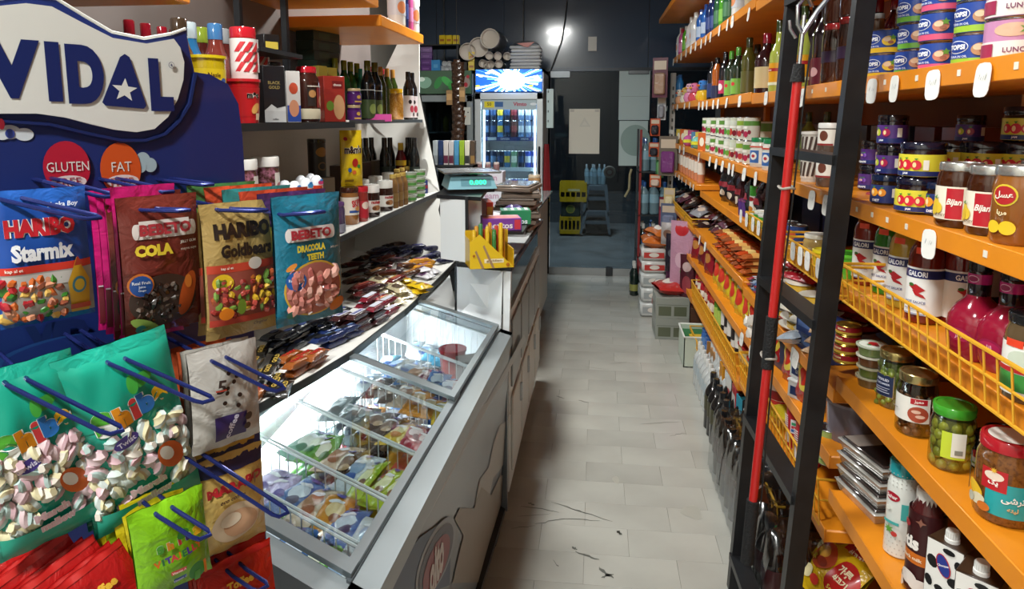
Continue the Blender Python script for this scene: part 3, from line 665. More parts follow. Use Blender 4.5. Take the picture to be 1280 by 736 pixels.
# round clear tubs and gold tins
CLR = mt('#8f8a72', .1, coat=.8)
def deli(fill, lidm, straw=False):
    b = M(); b.lathe([(0, 0), (.031, 0), (.036, .024), (0, .024)], fill, 22)
    l = M(); l.lathe([(.036, .022), (.0395, .023), (.0395, .0265), (.036, .028), (.034, .0262), (0, .0262)], lidm, 24)
    if straw: P = Print(l, on_top(.0262), .0006); P.ell(0, 0, .032, .032, '#dfe4d8'); P.ell(.004, -.002, .016, .012, '#c4242c'); P.star(-.008, .008, .009, '#3c7a2c', 6); P.ell(-.01, -.01, .008, .006, '#7a1c20')
    return Proto('deli_tub', 'tub', [('tub_body', b), ('lid', l)])
DT = [deli(mt('#5c4a2a', .12, coat=.7), CLR), deli(mt('#54602c', .12, coat=.7), CLR), deli(mt('#5c3a22', .12, coat=.7), mt('#b4b0a0', .15, coat=.6)), deli(mt('#6b7a4a', .12, coat=.7), mt('#a9b09c', .2), True)]
x, y, _ = rl(1088, .068)
for k in range(4): DT[k].put((x+rg.uniform(-.003, .003), y+rg.uniform(-.003, .003), z3+k*.0283), rg.uniform(0, 6), 'clear round deli tub, %s from the bottom of its stack%s' % (ORD[k], ', strawberry on its lid' if k == 3 else ''), 'stacked deli tubs')
GT = tin('sardine_tin', .0275, .034, '#a4202c', lambda P: (P.rect(-.105, .004, .105, .011, '#c9a83c'), P.text('CREAM', 0, .018, .006, '#f0e0b0', bold=.03)), top=mt('#c2a24a', .25, .9))
x, y, _ = rl(1058, .07)
for k in range(4): GT.put((x+rg.uniform(-.002, .002), y+rg.uniform(-.002, .002), z3+k*.028), RB+.5+rg.uniform(-.3, .3), 'red and gold flat tin, %s from the bottom beside the ladder' % ORD[k], 'stacked flat tins')
NOOD = [Proto('noodle_packet', 'packet', [('packet', sack('n', .13, .1, .035, '#b3322a', lambda P: (P.ell(.0, .05, .045, .03, '#e8d9a8'), P.ell(.01, .05, .03, .018, '#c96a2a'), P.rect(-.06, .078, .06, .092, '#e9e4d4')), seed=s))]) for s in (3, 4)]
for k in range(5): NOOD[k % 2].put((XF+.20+.02*(k % 2), yat(1066, XF+.19, .93)+.03*(k % 2), z3+k*.030), RB+.4+.15*k, 'red noodle packet behind the flat tins, %s from the bottom' % ORD[k], 'noodle packets')
# --- fourth shelf, near bay
z4 = .5656
def rl4(px, dx): return (XF+dx, yat(px, XF+dx, z4), z4)
MEAT = mt('#7a6a5c', .12, coat=.9, noise=.5, nscale=30, col2='#4c3c34'); FOILT = mt('#b9b6b0', .18, .75)
def tray(txt):
    b = M(); b.hexa([(-.085, -.062, 0), (.085, -.062, 0), (.085, .062, 0), (-.085, .062, 0)], [(-.095, -.07, .026), (.095, -.07, .026), (.095, .07, .026), (-.095, .07, .026)], FOILT)
    c = M(); c.box(-.098, -.073, .026, .098, .073, .031, mt('#a9a6a0', .15, coat=.8), .003)
    f = M(); f.box(-.09, -.066, .031, .09, .066, .038, mt('#3a3230', .12, coat=.9), .004); P = Print(f, on_top(.038), .0005); P.rect(-.084, -.06, -.02, .06, '#8a8078'); 
    P.rect(-.02, -.06, .084, .06, '#1d1a1a')
    P.text(arabic('بلال'), .03, .02, .022, '#e4e2dc', bold=.02, rot=.0)
    return Proto('food_tray', 'tray', [('tray_base', b), ('rim', c), ('film_lid', f)])
TR1 = tray('')
bx, by, _ = rl4(1098, .105)
for k in range(4): TR1.put((bx+.003*k, by+.004*k, z4+k*.0385), RB+.18+.02*k, 'foil food tray with dark film lid, %s from the bottom of the stack' % ORD[k], 'stacked food trays')
GRN = tin('pea_tin', .11, .037, '#8fa860', lambda P: (P.ell(0, .05, .024, .03, '#5c8c34'), P.ell(0, .075, .016, .009, '#2c7a5c'), P.rect(-.1, .02, .1, .03, '#dfe6c4')))
rshelf(GRN, 1036, z4, .05, 'green tin with pale green label beside the foil trays'); rshelf(GRN, 1033, z4, .2, 'green tin tucked behind, next to the ladder')
def dough(h, r):
    q = M(); n = 14
    P = Print(q, on_cyl(r), .0009); rr = random.Random(1)
    for zz in (.012, .024, .036, .048, .178, .188, .198, .208): 
        for i in range(20): P.ell(-.09+.0095*i+(.0047 if int(zz*1000) % 24 else 0), zz, .0017, .0017, '#b4b2ac', 6); P.o -= P.step
    P.ell(.0, .15, .018, .011, '#a81c30'); P.text('Sahar', .0, .15, .009, '#f0e6e0', bold=.03); P.rect(.022, .1, .045, .14, '#45a8a4'); P.ell(-.006, .12, .006, .006, '#dfe2da'); P.star(.0, .07, .012, '#5a9a3c', 7); P.ell(.012, .062, .006, .006, '#c03a34'); P.rect(-.012, .085, .02, .092, '#45a8a4')
    return [('print', q)]
DGH = bottle('yoghurt_drink_bottle', .235, .034, '#d9dcd6', '#2c9ca4', None, neck=.85, sh=.72, seg=22, capz=.9, extra=dough)
rshelf(DGH, 1123, z4, .07, 'white dotted yoghurt drink bottle with teal cap')
def choc(P):
    P.rect(-.11, .075, .11, .1, '#c86a1c'); P.text('tis', -.004, .122, .030, '#f0ebe4', w=.034, bold=.05, line='#17120f'); P.text('dark milk', .0, .088, .008, '#f3e2c4', bold=.02); P.ell(-.02, .16, .012, .008, '#a02028'); P.ell(-.006, .04, .02, .016, '#e4ddd6'); P.ell(.02, .03, .024, .014, '#e4ddd6'); P.ell(-.03, .02, .016, .014, '#e4ddd6'); P.star(.014, .175, .01, '#8a5a4a', 4)
CHM = bottle('chocolate_milk_bottle', .24, .036, '#4a1c1c', '#d9d6d0', '#3a1416', (.04, .8), neck=.62, sh=.74, prints=choc, seg=22, capz=.9)
rshelf(CHM, 1152, z4, .062, 'brown chocolate milk bottle with white cap')
def cowp(P, w=.07):
    rr = random.Random(3)
    P.rect(-w/2+.001, .05, w/2-.001, .195, '#e6e5e0')
    for (u, v, a, b, r) in [(-.022, .15, .010, .014, .4), (.02, .125, .012, .010, .2), (-.006, .10, .009, .007, 0), (.026, .165, .007, .010, 0), (-.026, .108, .007, .012, .3), (.008, .185, .012, .006, 0)]: P.ell(u, v, a, b, '#18181a', 10, r)
    P.ell(.0, .152, .013, .024, '#b4242c', 18, .35); P.ell(.0, .152, .011, .022, '#2c3a8a', 18, .35); P.text('Choopan', .0, .152, .006, '#f0eef0', bold=.03, rot=.3)
    P.rect(-w/2+.001, .0, w/2-.001, .06, '#4a3c28'); P.text(arabic('قهوه'), -.004, .072, .013, '#2a2420', bold=.02); P.text(arabic('شیر'), .0, .042, .026, '#efece4', bold=.04); P.ell(.01, .014, .014, .008, '#7a5a34')
def milk(col):
    cap = M(); cap.lathe([(.0135, .197), (.0135, .204), (.0115, .205), (.0115, .219), (.0105, .221), (0, .221)], pl('#e4e4e0'), 18, (0, -.012, 0))
    for i in range(18): a = 2*PI*i/18; cap.box(-.0006+.0118*math.cos(a), -.0126+.0118*math.sin(a), .206, .0006+.0118*math.cos(a), -.0114+.0118*math.sin(a), .218, pl('#d4d4d0'))
    return carton('milk_carton', .07, .07, .197, col, cowp, lambda P: cowp(P), extra=[('screw_cap', cap)], top=lambda P: (P.rect(-.034, -.034, .034, -.031, '#2c1e14'),))
MK = milk('#3c2a1c')
for i, (px, dx) in enumerate(((1184, .06), (1217, .062), (1258, .064))): rshelf(MK, px, z4, dx, 'milk carton with black cow patches and white cap, %s from the ladder' % ORD[i], rot=RB+.75)
YP = Proto('crisp_packet', 'packet', [('packet', sack('y', .15, .12, .05, '#d9b82a', lambda P: P.ell(0, .06, .04, .03, '#c23a2a'), seed=9))])
for i, px in enumerate((1262, 1240)): YP.put((XF+.22, yat(px, XF+.2, z4)-.0, z4+.05*i+.06), (0, .25, RB+.5), 'yellow packet wedged behind the milk cartons, %s' % ('lower one' if i == 0 else 'upper one'))
MK2 = carton('juice_carton', .07, .07, .16, '#2c1c14')
for i in range(2): MK2.put((XF+.22, yat(1215+40*i, XF+.22, z4)-.02, z4), RB+.6, 'plain dark carton behind the milk cartons, %s from the ladder' % ORD[i])
# --- snack bags below
def kor(P):
    P.ell(.055, .1, .05, .06, '#b8201c', 24); P.text('가루', .05, .125, .028, '#f0e6c0', bold=.04); P.text('쇠고기', .055, .095, .02, '#f0e6c0', bold=.04); P.text('Seafood', .06, .06, .013, '#f0e070', bold=.02)
    P.ell(-.045, .12, .05, .045, '#b8481c'); P.ell(-.05, .13, .03, .02, '#d9a038'); P.ell(-.03, .1, .02, .014, '#8a2c14'); P.star(-.07, .1, .016, '#d9c23a', 6); P.ell(-.06, .05, .03, .02, '#dfd2a0'); P.ell(-.01, .045, .02, .014, '#cf3a2a')
KB = Proto('noodle_bag', 'bag', [('packet', sack('k', .2, .2, .07, '#d9b01a', kor, seed=12, wr=.09, nu=14, nv=16))])
for k in range(2): KB.put((XF+.10+.06*k, 2.02+.05*k, .20+.05*k), (.8, 0, RB+.3), 'shiny yellow noodle bag with red medallion, %s of the low pile' % ('lower' if k == 0 else 'upper'))
GB = Proto('seaweed_bag', 'bag', [('packet', sack('g', .2, .16, .06, '#2c6a2a', lambda P: (P.ell(0, .08, .05, .04, '#d9c84a'), P.text('Snack', 0, .12, .02, '#e9e4a4', bold=.03)), seed=14, wr=.09))])
GB.put((XF+.10, 1.80, .121), (.3, 0, RB+.4), 'shiny green snack bag in front of the yellow noodle bags')
GB.put((XF+.12, 1.18, .121), (.3, .1, RB+.2), 'shiny green snack bag nearest on the lowest shelf')
# ================================================================== goods further along the right-hand shelves
def row(proto, pxs, z, dx, label, group, rot=None, hs=None, jz=0, scale=1):
    """pxs run away from the ladder; '#' in the label becomes the place in that order"""
    for i, px in enumerate(pxs):
        pr_ = proto[i % len(proto)] if isinstance(proto, (list, tuple)) else proto
        x = XF+dx+rg.uniform(-.008, .008); y = yat(px, x, z)
        for k in range(hs[0] if hs else 1):
            lb = label.replace('#', ORD[i]).replace('%', ORD[k])
            pr_.put((x, y, z+.0006+(k*hs[1] if hs else 0)), (RB+.5 if rot is None else rot)+rg.uniform(-.25, .25), lb, group, scale)
def simple_lab(*blobs):
    return lambda P: [P.ell(u, v, a, b, c) for u, v, a, b, c in blobs]
L0, L1, L2, L3 = 2.09, 1.70, 1.385, 1.125
# between the ladder posts, second bay
LEM = bottle('lemon_juice_bottle', .30, .036, '#a3ad4a', '#2c3a1c', '#d99a1c', (.12, .42), neck=.36, sh=.5, prints=lambda P: (P.rect(-.11, .092, .11, .105, '#a8242a'), P.rect(-.11, .036, .11, .048, '#dfe2c4'), P.text('Lemon', 0, .098, .007, '#f2e4d0', bold=.03)), seg=16)
row(LEM, (971, 1001), 1.70, .07, 'pale green lemon juice bottle, # beside the far ladder post', 'lemon juice bottles')
GRJ = bottle('grape_juice_bottle', .30, .040, '#1a0c14', '#1c1016', '#5c1a2a', (.06, .36), neck=.4, sh=.6, prints=simple_lab((0, .06, .02, .016, '#c9a0a4')), seg=16)
row(GRJ, (1016, 1028, 1004), 1.70, .11, 'dark grape juice bottle behind the red hook pole, #', 'dark juice bottles behind the pole')
ICT = jar('tall_sauce_jar', .19, .04, '#3a1c12', '#8a1c1c', '#2a1830', (.42, .62), lidh=.018, seg=18)
row(ICT, (1042, 1062), 1.70, .065, 'tall brown jar with dark red lid between the ladder posts, # stack, % up', 'tall red-lidded jars', hs=(2, .1905))
WAF = jar('wafer_roll_jar', .10, .036, '#5a4a40', '#dcdad4', '#e2ddd2', (.35, .95), prints=lambda P: (P.ell(0, .06, .014, .016, '#6a3a2c'), P.rect(-.03, .03, .03, .036, '#8c2a2a')), lidh=.016, neck=.98)
row(WAF, (1034,), 1.385, .062, 'white-lidded wafer roll jar, % from the bottom behind the near ladder post', 'wafer jars', hs=(2, .1006))
STRP = tub('striped_tub', .085, .034, '#bdb6ac', '#d9d4cc', '#cfc9bf', lambda P: [P.poly([(-.04+.016*k, .02), (-.032+.016*k, .02), (-.024+.016*k, .068), (-.032+.016*k, .068)], '#4a3a34') for k in range(5)])
row(STRP, (1012,), 1.385, .064, 'cream tub with slanting dark stripes, % up beside the red pole', 'striped tubs', hs=(2, .0856))
row(bottle('cordial_bottle', .24, .034, '#6a7a3a', '#2c3a1c', seg=12), (1008, 1030, 1050), 1.385, .2, 'greenish cordial bottle at the back between the posts, #', 'back row cordials')
MJ = jar('mushroom_jar', .085, .044, '#a38a54', '#d3d0c4', '#cfc7a8', (.1, .3), lidh=.014)
row(MJ, (1020,), L3, .085, 'clear jar of yellowish preserve with white lid in the wire basket', None)
row(tin('corn_tin', .075, .037, '#2a4a8a', simple_lab((0, .04, .02, .018, '#c9603a'))), (996, 985), L3, .09, 'blue tin with orange print in the wire basket, #', 'blue tins')
row(tub('margarine_tub', .055, .05, '#d6c22a', '#e0cc2a', taper=.9), (1036,), L3, .085, 'bright yellow tub in the wire basket', None)
row(tub('spread_tub', .075, .052, '#4fa32c', '#56b030', taper=.9), (1056,), L3, .08, 'bright green tub behind the near ladder post', None)
row(carton('navy_carton', .1, .07, .2, '#1f2c5a'), (1003, 1020, 1048), L3, .26, 'tall navy carton at the back of the basket shelf, #', 'navy cartons')
# red polka-dot bags, blue boxes
DOT = Proto('polka_dot_packet', 'packet', [('packet', sack('pd', .17, .13, .05, '#a81c2a', lambda P: [P.ell(-.06+.022*(i % 6)+(.011 if (i//6) % 2 else 0), .022+.02*(i//6), .005, .005, '#e4d9b4', 8) for i in range(30)], seed=22, wr=.1))])
for k in range(4): DOT.put((XF+.11, yat(1008, XF+.1, .95)+.01*k, .851+.042*k+(.075 if k > 1 else 0)), (.15, 0, RB+.3+.1*k), 'red packet with cream polka dots, %s from the bottom of the pile' % ORD[k], 'polka dot packets')
BLB = carton('blue_biscuit_box', .18, .1, .06, '#2a4484', lambda P: (P.rect(-.08, .02, .08, .045, '#5a78b4'), P.ell(.04, .032, .02, .016, '#d9dce4')))
row(BLB, (1032,), .85, .07, 'blue biscuit box between the ladder posts, % from the bottom', 'biscuit boxes', hs=(2, .0606), rot=RB+.1)
BRD = Proto('biscuit_packet', 'packet', [('packet', sack('bp', .09, .16, .04, '#d9b48a', lambda P: (P.ell(0, .08, .03, .03, '#c94a2a'), P.rect(-.04, .12, .04, .14, '#e9e4d8')), seed=5))])
for k in range(3): BRD.put((XF+.07, yat(1026, XF+.07, .87)-.05+.01*k, .8506+.032*k), (0, .1, RB+.8+.2*k), 'cream and orange biscuit packet near the ladder, %s from the bottom' % ORD[k], 'cream biscuit packets')
STP = Proto('tissue_packet', 'packet', [('packet', sack('tp', .1, .2, .05, '#b9c9d9', lambda P: P.rect(-.05, .04, .05, .06, '#d9dde2'), seed=7))])
STP.put((XF+.05, yat(1010, XF+.05, .9), .8506), (0, -.3, RB+.5), 'pale blue packet leaning over the shelf edge')
NVB = carton('navy_tea_box', .14, .1, .11, '#2a3050', lambda P: (P.text('Tea', 0, .06, .03, '#a9b0c9', bold=.02, shear=.3),), top=lambda P: P.rect(-.065, -.045, .065, .045, '#4a3f3c'))
row(NVB, (986,), .655, .085, 'navy tea box with brown top behind the ladder', None, rot=RB+.4)
LUN = carton('lunch_box', .12, .085, .062, '#d6d8d8', lambda P: (P.rect(-.05, .012, .05, .042, '#2a3c6a'), P.text('LUNCH', 0, .027, .012, '#dfe2ea')), extra=[('lid', M().box(-.064, -.046, .054, .064, .046, .066, pl('#e4e6e4'), .004))])
row(LUN, (1013,), .655, .07, 'white lidded container with navy label, % from the bottom', 'white containers', hs=(2, .0672), rot=RB+.5)
CLB = tub('clear_tub', .12, .075, mt('#77717a', .15, coat=.6), '#8d8890', taper=.92)
row(CLB, (1064,), .655, .11, 'smoky clear plastic tub at the shelf end by the ladder', None)
RTN = tin('powdered_milk_tin', .15, .042, '#b01c2a', lambda P: (P.rect(-.04, .02, .0, .06, '#e8e4e2'), P.rect(.004, .06, .04, .11, '#e4e4e8'), P.rect(.008, .09, .036, .1, '#3a9a6a'), P.rect(.008, .078, .036, .088, '#c93a4a'), P.rect(.008, .066, .036, .076, '#3a6ab0'), *[P.rect(-.045, .07+.008*k, -.004, .074+.008*k, '#e8dcdc') for k in range(7)]), seg=22)
row(RTN, (1009, 997), .43, .065, 'red and white striped tin, # behind the ladder rung', 'striped red tins', rot=RB+.6)
PNT = tub('paint_bucket', .12, .07, '#a82a34', '#d8d4cc', '#dcd6d0', lambda P: P.rect(-.2, .02, .2, .06, '#7c1c2a'))
row(PNT, (978,), .43, .12, 'red and white bucket behind the ladder, % from the bottom', 'buckets', hs=(1, .121))
row(tub('yellow_bowl', .06, .07, '#b8a42a', '#c9b52c', taper=.6), (985,), .43, .08, 'yellow bowl with lid on the low shelf behind the ladder', None)
# low down behind the ladder: black hoses and dark packets
m = M(); rr = random.Random(8)
COIL = mt('#17181b', .35, coat=.2)
for q in range(4):
    m = M(); a0 = rr.uniform(0, 6)
    m.tube([(.07*math.cos(a0+i*.42), .11*math.sin(a0+i*.42), .02+.005*i+.02*math.sin(i*.7)) for i in range(34)], .009, COIL, 6)
    o = ob('black_hose', m, None, (XF+.10+.02*q, 2.38+.2*q, .105+.004*q)); tag(o, 'coil of black hose on the lowest shelf, %s from the ladder' % ORD[q], 'hose', 'coiled black hoses')
BLKP = Proto('black_packet', 'packet', [('packet', sack('bk', .2, .2, .08, '#1b1c20', lambda P: P.rect(-.05, .08, .05, .11, '#4a4c54'), seed=31, wr=.14))])
for k in range(9): BLKP.put((XF+.08+.05*(k % 2), 2.42+.125*(k % 5), .16+.09*(k//5)+.012*(k % 2)), (.5, .2*(k % 3), RB+.3*(k % 4)), 'crumpled black packet heaped low behind the ladder', 'heap of black packets')
BLKC = carton('black_carton', .12, .10, .16, '#1d1e22')
for k in range(3): BLKC.put((XF+.2, 2.05+.3*k, .4306), RB, 'black carton at the back of the low shelf, %s from the ladder' % ORD[k], 'black cartons')
GRB = Proto('green_sleeve', 'packet', [('packet', sack('gs', .05, .3, .03, '#2a8a4a', seed=3))]); GRB.put((XF-.005, yat(975, XF, .16), .13), (.9, .3, RB+.9), 'long green packet sticking out of the low basket')
row(Proto('crisp_packet', 'packet', [('packet', sack('cq', .13, .16, .05, '#c9a22a', lambda P: (P.ell(0, .06, .04, .03, '#9a2a1c'), P.text('ADVICE', 0, .12, .018, '#a81c1c', bold=.04)), lie=False, seed=6))]), (992,), .10, .09, 'yellow packet standing in the low wire basket', None)
# --- top shelf beyond the ladder
WHB = bottle('detergent_bottle', .26, .045, '#dcdcd8', '#e4e4e0', '#c9ccd4', (.2, .5), neck=.4, sh=.62, prints=simple_lab((0, .09, .026, .03, '#d98a5a')), seg=14)
BLU = bottle('blue_cleaner_bottle', .24, .036, '#2a5fae', '#2a4a8a', '#b4c4dc', (.2, .5), neck=.4, sh=.66, seg=12)
PNK = bottle('pink_shampoo_bottle', .24, .034, '#c45c94', '#a82a44', '#d98ab4', (.2, .5), neck=.42, sh=.66, seg=12)
GRE = bottle('green_shampoo_bottle', .23, .034, '#4f9a2c', '#c9c9c4', '#7ab84a', (.2, .5), neck=.42, sh=.66, seg=12)
NAV = bottle('navy_bottle', .25, .034, '#1c2c5c', '#222c4a', '#3a4a84', (.2, .5), neck=.42, sh=.66, seg=12)
DGR = bottle('dark_green_bottle', .26, .036, '#2c5a3c', '#1c3a2a', '#4a7a54', (.2, .5), neck=.42, sh=.66, seg=12)
CRM = tub('cream_tub', .11, .04, '#d8d4c9', '#c9c4ba', '#b9a88a', seg=12)
seq0 = [(BLU, 983), (WHB, 972), (DGR, 962), (GRE, 950), (CRM, 940), (WHB, 925), (DGR, 911), (GRE, 905), (DGR, 899), (NAV, 893), (NAV, 888), (BLU, 882), (BLU, 876), (WHB, 869.5), (WHB, 864), (GRE, 857.5), (PNK, 852.5), (PNK, 849), (NAV, 846), (CRM, 843), (WHB, 840), (CRM, 837.5), (NAV, 835)]
for i, (p, px) in enumerate(seq0):
    z = 2.0906 if px > 936 else (2.1106 if px > 876 else 2.1206); zz = z
    x = XF+.06; y = yat(px, x, zz); z = (2.09 if y < 3.1 else 2.11 if y < 4.65 else 2.12)+.0006
    p.put((x, min(y, 6.2), z), RB+rg.uniform(-.3, .3), '%s at the front, highest right shelf, %s from the ladder' % (p.name.replace('_', ' '), ORD[i] if i < 20 else ORD[i-20]+' past twenty'), 'toiletries on the top right shelf')
    q = seq0[(i+3) % len(seq0)][0]; q.put((x+.13, min(y+.05, 6.2), z), RB, '%s in the back row, highest right shelf, %s from the ladder' % (q.name.replace('_', ' '), ORD[i] if i < 20 else ORD[i-20]+' past twenty'), 'toiletries on the top right shelf back row')
# --- bottles on the shelf below
OIL = bottle('olive_oil_bottle', .30, .036, '#4a4a1c', '#2a2c14', '#5c5a2c', (.1, .45), neck=.42, sh=.62, seg=14)
VIN = bottle('vinegar_bottle', .27, .034, '#14151a', '#1a1a1e', '#b8365a', (.12, .4), neck=.36, sh=.6, prints=simple_lab((0, .07, .018, .02, '#e2dada')), seg=14)
ORV = bottle('orange_syrup_bottle', .26, .030, '#a3541a', '#141416', '#2a3050', (.05, .35), neck=.45, sh=.66, seg=14)
BLV = bottle('dark_soy_bottle', .25, .03, '#17181e', '#131316', '#2a3a6a', (.1, .45), neck=.42, sh=.66, seg=14)
GRV = bottle('green_label_bottle', .27, .034, '#22301f', '#4a8a2c', '#7ab04a', (.1, .4), neck=.36, sh=.58, prints=simple_lab((0, .08, .012, .01, '#c93a3a')), seg=14)
MAR = bottle('sour_cherry_syrup_bottle', .27, .048, '#2c0d12', '#7c1424', '#cdb98a', (.12, .46), neck=.34, sh=.56, seg=18)
for i, (p, px, dx, z) in enumerate([(MAR, 956, .075, L1), (OIL, 934, .09, L1), (GRV, 921, .07, L1), (GRV, 912.5, .075, L1), (VIN, 905, .07, 1.71), (ORV, 895, .07, 1.71), (BLV, 889, .07, 1.71), (OIL, 944, .2, L1), (MAR, 927, .2, L1), (VIN, 915, .2, L1), (GRV, 962, .21, L1)]):
    rshelf(p, px, z, dx, '%s on the bottle shelf, %s' % (p.name.replace('_', ' '), (ORD[i]+' from the lemon bottle') if i < 7 else ORD[i-7]+' in the back row'), group='syrup and oil bottles')
# little rubber bath toys, far bay
def toy(name, c1, c2, beak):
    m = M(); m.lathe([(0, 0), (.035, .004), (.045, .03), (.036, .06), (.018, .068), (0, .068)], gl(c1), 16)
    h = M(); h.lathe([(0, -.03), (.022, -.024), (.031, 0), (.022, .024), (0, .031)], gl(c2), 16, (0, -.004, .092))
    b = M(); b.lathe([(0, 0), (.012, .003), (.004, .016), (0, .017)], gl(beak), 8, xf=lambda p: (p[0], -.032-p[2], .090+p[1]*.6))
    e = M()
    for s in (-1, 1): e.lathe([(0, -.005), (.005, 0), (0, .005)], BLACK, 8, (.012*s, -.030, .102))
    return Proto(name, 'toy', [('toy_body', m), ('head', h), ('beak', b), ('eye', e)])
TOYS = [toy('rubber_toy', '#d9b02a', '#3a78c0', '#e07a2a'), toy('rubber_toy', '#c94a5a', '#d97aa4', '#e0b03a'), toy('rubber_toy', '#d98ab0', '#e3b6c9', '#e0b03a'), toy('rubber_toy', '#e0dcc9', '#d9c27a', '#e07a2a'), toy('rubber_toy', '#d9a27a', '#e4dccb', '#d94a2a'), toy('rubber_toy', '#d9c02a', '#e3d23a', '#e07a2a')]
cn = ['blue-headed yellow', 'pink-headed red', 'pale pink', 'cream', 'white-headed tan', 'all yellow']
for i, px in enumerate((879, 869, 863, 857, 850, 845)): rshelf(TOYS[i], px, 1.71 if px > 868 else 1.72, .06, 'small %s rubber toy with a beak on the right-hand bottle shelf' % cn[i], group='rubber toys', scale=1.25 if i < 3 else 1.1)
for i, px in enumerate((874, 860, 852)): rshelf(TOYS[(i+2) % 6], px, 1.71 if px > 868 else 1.72, .17, 'small rubber toy in the back row, %s' % ORD[i], group='rubber toys', scale=1.1)
SPR = bottle('blue_spray_bottle', .26, .035, '#2f7fc4', '#3a6aa4', '#7ab4dc', (.2, .5), neck=.5, sh=.7, seg=12)
for i, px in enumerate((849, 846)): rshelf(SPR, px, 1.72, .06, 'sky blue bottle at the far end of the bottle shelf, %s' % ORD[i], group='blue bottles at the shelf end')
# --- tins and tubs, third level
def veg(c1, c2, leaf='#5a8a3a'):
    return lambda P: (P.rect(-.114, .07, .114, .092, leaf), P.ell(-.012, .035, .014, .018, c1), P.ell(.012, .03, .012, .015, c2), P.ell(.03, .04, .008, .01, c1), P.rect(-.028, .055, .02, .066, '#e8e4dc'))
TV = [tin('vegetable_tin', .11, .037, '#d2cfc2', veg('#8a1c3a', '#a82a4a'), seg=16), tin('vegetable_tin', .11, .037, '#d4d2c6', veg('#8a1c3a', '#b03a3a', '#8aa83a'), seg=16), tin('vegetable_tin', .11, .037, '#c4c9b4', veg('#b83a2a', '#7a1c2a', '#c9cfc0'), seg=16), tin('vegetable_tin', .11, .037, '#cdd0c4', veg('#4a8a3a', '#6a9a3a', '#d9dcd0'), seg=16)]
row(TV, (938, 929, 920.5, 913, 906), L2, .06, 'white vegetable tin printed with beets and leaves, % up, # stack from the ladder', 'vegetable tins', hs=(2, .1106))
row(TV[3:]+TV[:1], (902, 895, 889, 884), L2, .07, 'pale green printed tin, % up, # stack beyond the beet tins', 'pale printed tins', hs=(2, .1106))
MAYO = jar('mayonnaise_jar', .13, .045, '#d6d5cb', '#1f7a4a', '#dfe0da', (.15, .7), lambda P: (P.rect(-.026, .02, .026, .075, '#3a66a8'), P.ell(0, .05, .017, .017, '#e2e2dc'), P.ell(0, .05, .009, .007, '#b0343a'), P.rect(-.06, .088, .06, .094, '#c94a3a')), lidh=.018)
row(MAYO, (966, 950), L2, .065, 'white jar with green lid and blue label, # from the far ladder post', 'green-lidded jars')
row(bottle('blue_can', .12, .03, '#2a5aa4', '#3a6ab0', neck=.9, sh=.85, seg=12), (978,), L2, .05, 'blue can half hidden by the far ladder post', None)
row(tin('coconut_tin', .2, .045, '#c9c7b4', lambda P: P.rect(-.14, .15, .14, .19, '#5f8f3a'), seg=16), (951, 960), L2, .19, 'tall pale tin behind the green-lidded jars, #', 'tall pale tins')
JB = jar('jelly_jar', .1, .034, '#7c1c24', '#a83a3a', '#d9b0a4', (.2, .7), seg=14)
row(JB, (919, 926), L2+.2215, .06, 'small red jar standing on the vegetable tins, #', 'red jars', ) if False else None
CUPS = [carton('toy_box', .07, .05, .12, c, lambda P: P.ell(0, .06, .02, .03, '#e8e0cc')) for c in ('#c9622a', '#c9b24a', '#4a7a9a', '#b04a7a', '#d9c9a4')]
for i, px in enumerate((880, 876, 871, 866, 861, 856, 851, 846, 842)):
    rshelf(CUPS[i % 5], px, 1.39 if px < 868 else L2, .05+.02*(i % 2), 'small %s box on the far tin shelf, %s from the tins' % (['orange', 'gold', 'blue', 'pink', 'cream'][i % 5], ORD[i]), group='small boxes on the far shelf')
BALL = M(); BALL.lathe([(0, -.04)]+[(.04*math.cos(a), .04*math.sin(a)) for a in (-1.1, -.6, 0, .6, 1.1)]+[(0, .04)], gl('#7ac0b0'), 14)
for i, (px, c) in enumerate(((872, '#7ac0b0'), (861, '#c05a9a'))):
    b = M(); b.lathe([(0, -.045)]+[(.045*math.cos(a), .045*math.sin(a)) for a in (-1.1, -.6, 0, .6, 1.1)]+[(0, .045)], gl(c), 14); b.lathe([(.0455, -.012), (.0455, .012)], gl('#d9d23a'), 14)
    x = XF+.035; o = ob('toy_ball', b, None, (x, yat(px, x, 1.45), 1.4306)); tag(o, '%s ball with a yellow band on the far tin shelf' % ('turquoise' if i == 0 else 'magenta'), 'ball')
# --- far bay: shelf with orange-capped tubes
TUBE = bottle('sauce_tube', .2, .025, '#c9805a', '#d2542a', '#dcd2c4', (.3, .7), neck=.3, sh=.8, seg=10)
for i, px in enumerate((876, 871.5, 867.5, 864, 860, 857, 853.5, 850)): rshelf(TUBE, px, 1.16, .05, 'pale orange squeeze tube behind the small price tags, %s from the near end' % ORD[i], group='squeeze tubes')
DKP = [Proto('coffee_packet', 'packet', [('packet', sack('cp', .12, .2, .06, c, lambda P: (P.rect(-.05, .09, .05, .12, '#8a2a34'), P.ell(0, .06, .03, .02, '#c9b9a4')), lie=False, seed=s, wr=.12))]) for s, c in ((41, '#24181c'), (42, '#3a1418'), (43, '#1b1d22'))]
for i in range(10): DKP[i % 3].put((XF+.09+.05*(i % 2), 3.2+.105*i, 1.1206), RB+rg.uniform(-.4, .4), 'dark coffee packet standing on the basket shelf, %s from the ladder' % ORD[i], 'dark coffee packets')
for i in range(7): DKP[(i+1) % 3].put((XF+.10, 3.3+.14*i, 1.1206+.10), (0, 1.2, RB+.2*i), 'dark coffee packet lying on top of the standing ones', 'dark coffee packets lying on top')
